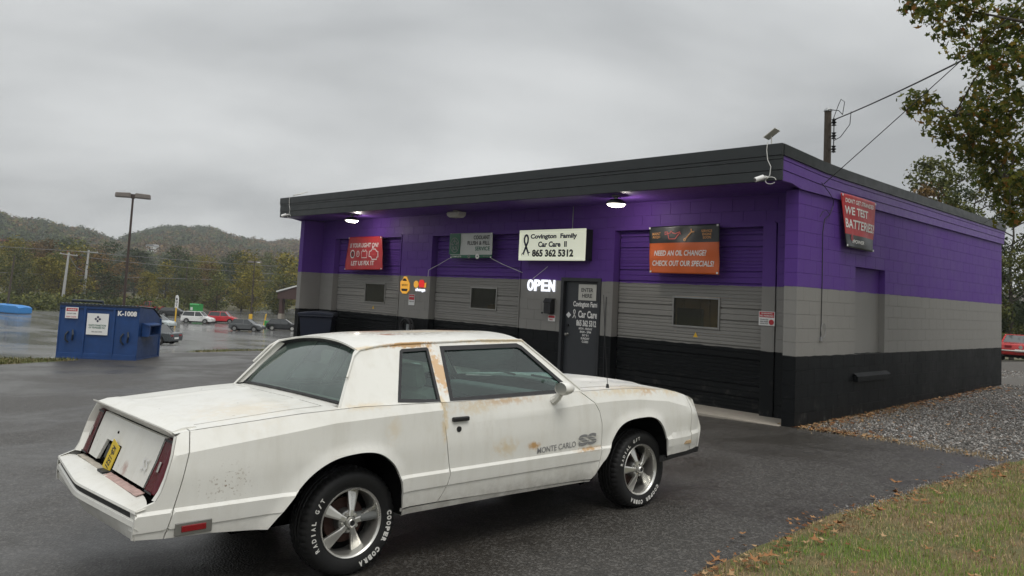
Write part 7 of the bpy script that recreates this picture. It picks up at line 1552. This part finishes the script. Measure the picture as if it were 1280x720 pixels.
# ------------------------------------------------------------ parked cars in the lot
def far_car(label, loc, rz, col, L=4.5, Hh=1.45, Wd=1.76, kind='sedan', group='cars parked in the far lot', name='parked_car', rims='alloy'):
    t = thing(name, label, 'car', (loc[0], loc[1], H(*loc)), rz, group); pm = simple('car_paint', col, 0.25, var=0.06, coat=0.5)
    wb_ = L*0.60; xr = L*0.19; xf = xr+wb_; R_ = 0.33; hw = Wd/2; bh = 0.93 if kind != 'suv' else 1.02
    gl = {'sedan': [(0.17, 0), (0.27, 1), (0.56, 1), (0.72, 0)], 'hatch': [(0.04, 0), (0.14, 1), (0.56, 1), (0.76, 0)], 'suv': [(0.03, 0), (0.09, 1), (0.60, 1), (0.74, 0)], 'coupe': [(0.20, 0), (0.36, 1), (0.52, 1), (0.64, 0)], 'pickup': [(0.36, 0), (0.38, 1), (0.58, 1), (0.68, 0)]}[kind]
    def arc(c): return [(c+(R_+0.06)*math.cos(a), 0.30+(R_+0.06)*math.sin(a)*1.0) for a in np.linspace(PI, 0, 9)]
    nose = [(L-0.02, 0.30), (L, 0.52), (L-0.06, 0.70), (L-0.25, 0.80), (L*gl[3][0]+0.05, bh)]
    tail = [(L*gl[0][0], bh), (0.05, bh-0.06 if kind != 'sedan' else bh-0.03), (0.0, 0.62), (0.03, 0.30)]
    if kind == 'pickup': tail = [(L*gl[0][0], bh), (0.04, bh), (0.0, 0.6), (0.03, 0.36)]
    poly = [(0.03, 0.30)]+arc(xr)+arc(xf)+nose+tail[:-1]
    MB().prism(poly, -hw, hw, 'xz').obj('body', pm, t, bevel=0.06)
    q = [(L*u, bh-0.01 if v == 0 else Hh) for u, v in gl]; wB, wT = hw-0.07, hw-0.24; cab = MB(); vs = []
    for s_ in (-1, 1): vs += [(x, s_*(wB if i in (0, 3) else wT), z) for i, (x, z) in enumerate(q)]
    cab.add(vs, [(0, 1, 2, 3), (7, 6, 5, 4), (0, 4, 5, 1), (1, 5, 6, 2), (2, 6, 7, 3)]).obj('windows', M['far_glass'] if False else M['cabglass'], t)
    rf = MB(); rf.add([(x, s_*(wT+0.01), z+dz) for dz in (-0.02, 0.03) for s_ in (-1, 1) for x, z in q[1:3]], [(0, 1, 3, 2), (4, 6, 7, 5), (0, 4, 5, 1), (2, 3, 7, 6), (0, 2, 6, 4), (1, 5, 7, 3)]).obj('roof', pm, t, bevel=0.02)
    for s_ in (-1, 1):
        for k, (x0, x1) in enumerate(((q[0], q[1]), (q[3], q[2]))): MB().bar((x0[0], s_*(wB+0.0), x0[1]), (x1[0], s_*(wT+0.0), x1[1]), 0.07, 0.05).obj('pillar', pm, t)
        xm = L*0.44; MB().bar((xm, s_*(wB+0.0), bh), (xm-0.03, s_*(wT+0.0), Hh), 0.07, 0.04).obj('pillar', pm, t)
    for x in (xr, xf):
        for s_ in (-1, 1):
            w_ = MB().tube([(x, s_*(hw-0.20), R_), (x, s_*(hw+0.01), R_)], R_, 20).obj('wheel', M['tyre'], t); MB().tube([(x, s_*(hw+0.011), R_), (x, s_*(hw+0.02), R_)], R_*0.62, 16).obj('rim', M[rims], w_)
    MB().box(0.3, L-0.3, -hw+0.1, hw-0.1, 0.16, 0.32).obj('underbody', M['underbody'], t)
    for s_ in (-1, 1):
        MB().box(-0.012, 0.10, s_*(hw-0.34)-0.16, s_*(hw-0.34)+0.16, 0.66, 0.80).obj('tail_lamp', M['brightred'], t, bevel=0.02); MB().box(L-0.22, L-0.02, s_*(hw-0.30)-0.17, s_*(hw-0.30)+0.17, 0.60, 0.74).obj('headlight', M['chrome'], t, bevel=0.02)
        MB().box(L*0.66, L*0.66+0.16, s_*(hw+0.08)-0.09, s_*(hw+0.08)+0.09, 0.93, 1.07).obj('wing_mirror', pm, t, bevel=0.03)
    MB().box(-0.03, -0.012, -0.26, 0.26, 0.46, 0.60).obj('number_plate', M['white'], t)
    if kind == 'pickup': MB().box(0.10, L*0.35, -hw+0.1, hw-0.1, bh-0.04, bh+0.004).obj('cargo_bed', M['underbody'], t)
    return t
M['cabglass'] = simple('dark_cab_glass', (0.02, 0.024, 0.025, 1), 0.08, var=0.2, coat=0.5)
VA = lambda deg: rad(deg)
RV = rad(68)    # heading along the picture's right at the lot
def at(loc, rz, L): return (loc[0]-math.cos(rz)*L/2, loc[1]-math.sin(rz)*L/2)
for lab, c_, rz, col, k in (
    ('white wagon parked side-on in the lot, left of the red wagon', (-104.9, 34.3), RV-0.35, (0.70, 0.70, 0.68, 1), dict(kind='suv', L=4.3, Hh=1.62)),
    ('red wagon parked between the white wagon and the grey hatchback', (-106.5, 38.6), RV-0.30, (0.52, 0.02, 0.03, 1), dict(kind='suv', L=4.1, Hh=1.60)),
    ('dark grey hatchback parked in the open lot left of the yellow post', (-86.6, 32.9), RV-0.40, (0.075, 0.08, 0.082, 1), dict(kind='hatch', L=4.0, Hh=1.45)),
    ('black hatchback with bright rims next to the green cart', (-88.2, 38.6), RV-0.25, (0.010, 0.012, 0.013, 1), dict(kind='hatch', L=4.2, Hh=1.46, rims='chrome')),
    ('silver car parked behind the dumpster', (-93.5, 24.6), RV-0.55, (0.42, 0.47, 0.47, 1), dict(kind='hatch', L=4.3, Hh=1.50)),
    ('dark sedan seen from behind right next to the dumpster', (-57.0, 11.0), RV+PI-0.55, (0.030, 0.038, 0.042, 1), dict(kind='sedan', L=4.6, Hh=1.44)),
    ('red pickup truck at the far edge of the lot', (-148.5, 42.6), RV-0.2+PI, (0.40, 0.02, 0.02, 1), dict(kind='pickup', L=5.4, Hh=1.75)),
    ('black car parked behind the white wagon', (-125.5, 38.8), RV-0.3, (0.012, 0.014, 0.014, 1), dict(kind='suv', L=4.6, Hh=1.42))):
    L_ = k['L']; far_car(lab, at(c_, rz, L_), rz, col, **k)
rc = far_car('red classic coupe seen from behind beyond the gravel yard', at((-6.3, 38.9), VA(90+13.7), 4.6), VA(90+13.7), (0.48, 0.022, 0.022, 1), L=4.6, Hh=1.30, Wd=1.78, kind='coupe', group='', name='classic_car')
MB().tube([(-0.05, -0.84, 0.52), (-0.09, -0.6, 0.52), (-0.09, 0.6, 0.52), (-0.05, 0.84, 0.52)], 0.045, 8).obj('rear_bumper', M['chrome'], rc, smooth=True); MB().lathe([(0, 0), (0.09, 0), (0.08, 0.02), (0, 0.03)], (-0.02, 0, 0.72), 'X', 14).obj('fuel_cap', M['chrome'], rc)

# ------------------------------------------------------------ damp air
hz_ = MB().box(-1600, 1600, -1600, 1600, -12, 92).obj('haze', [], None); hz_['kind'] = 'stuff'
hm = bpy.data.materials.new('haze_air'); hm.use_nodes = True; hm.node_tree.nodes.remove(hm.node_tree.nodes['Principled BSDF']); pv_ = hm.node_tree.nodes.new('ShaderNodeVolumePrincipled')
pv_.inputs['Color'].default_value = (0.86, 0.88, 0.90, 1); pv_.inputs['Density'].default_value = 0.00032; hm.node_tree.links.new(pv_.outputs[0], hm.node_tree.nodes['Material Output'].inputs['Volume']); hz_.data.materials.append(hm)
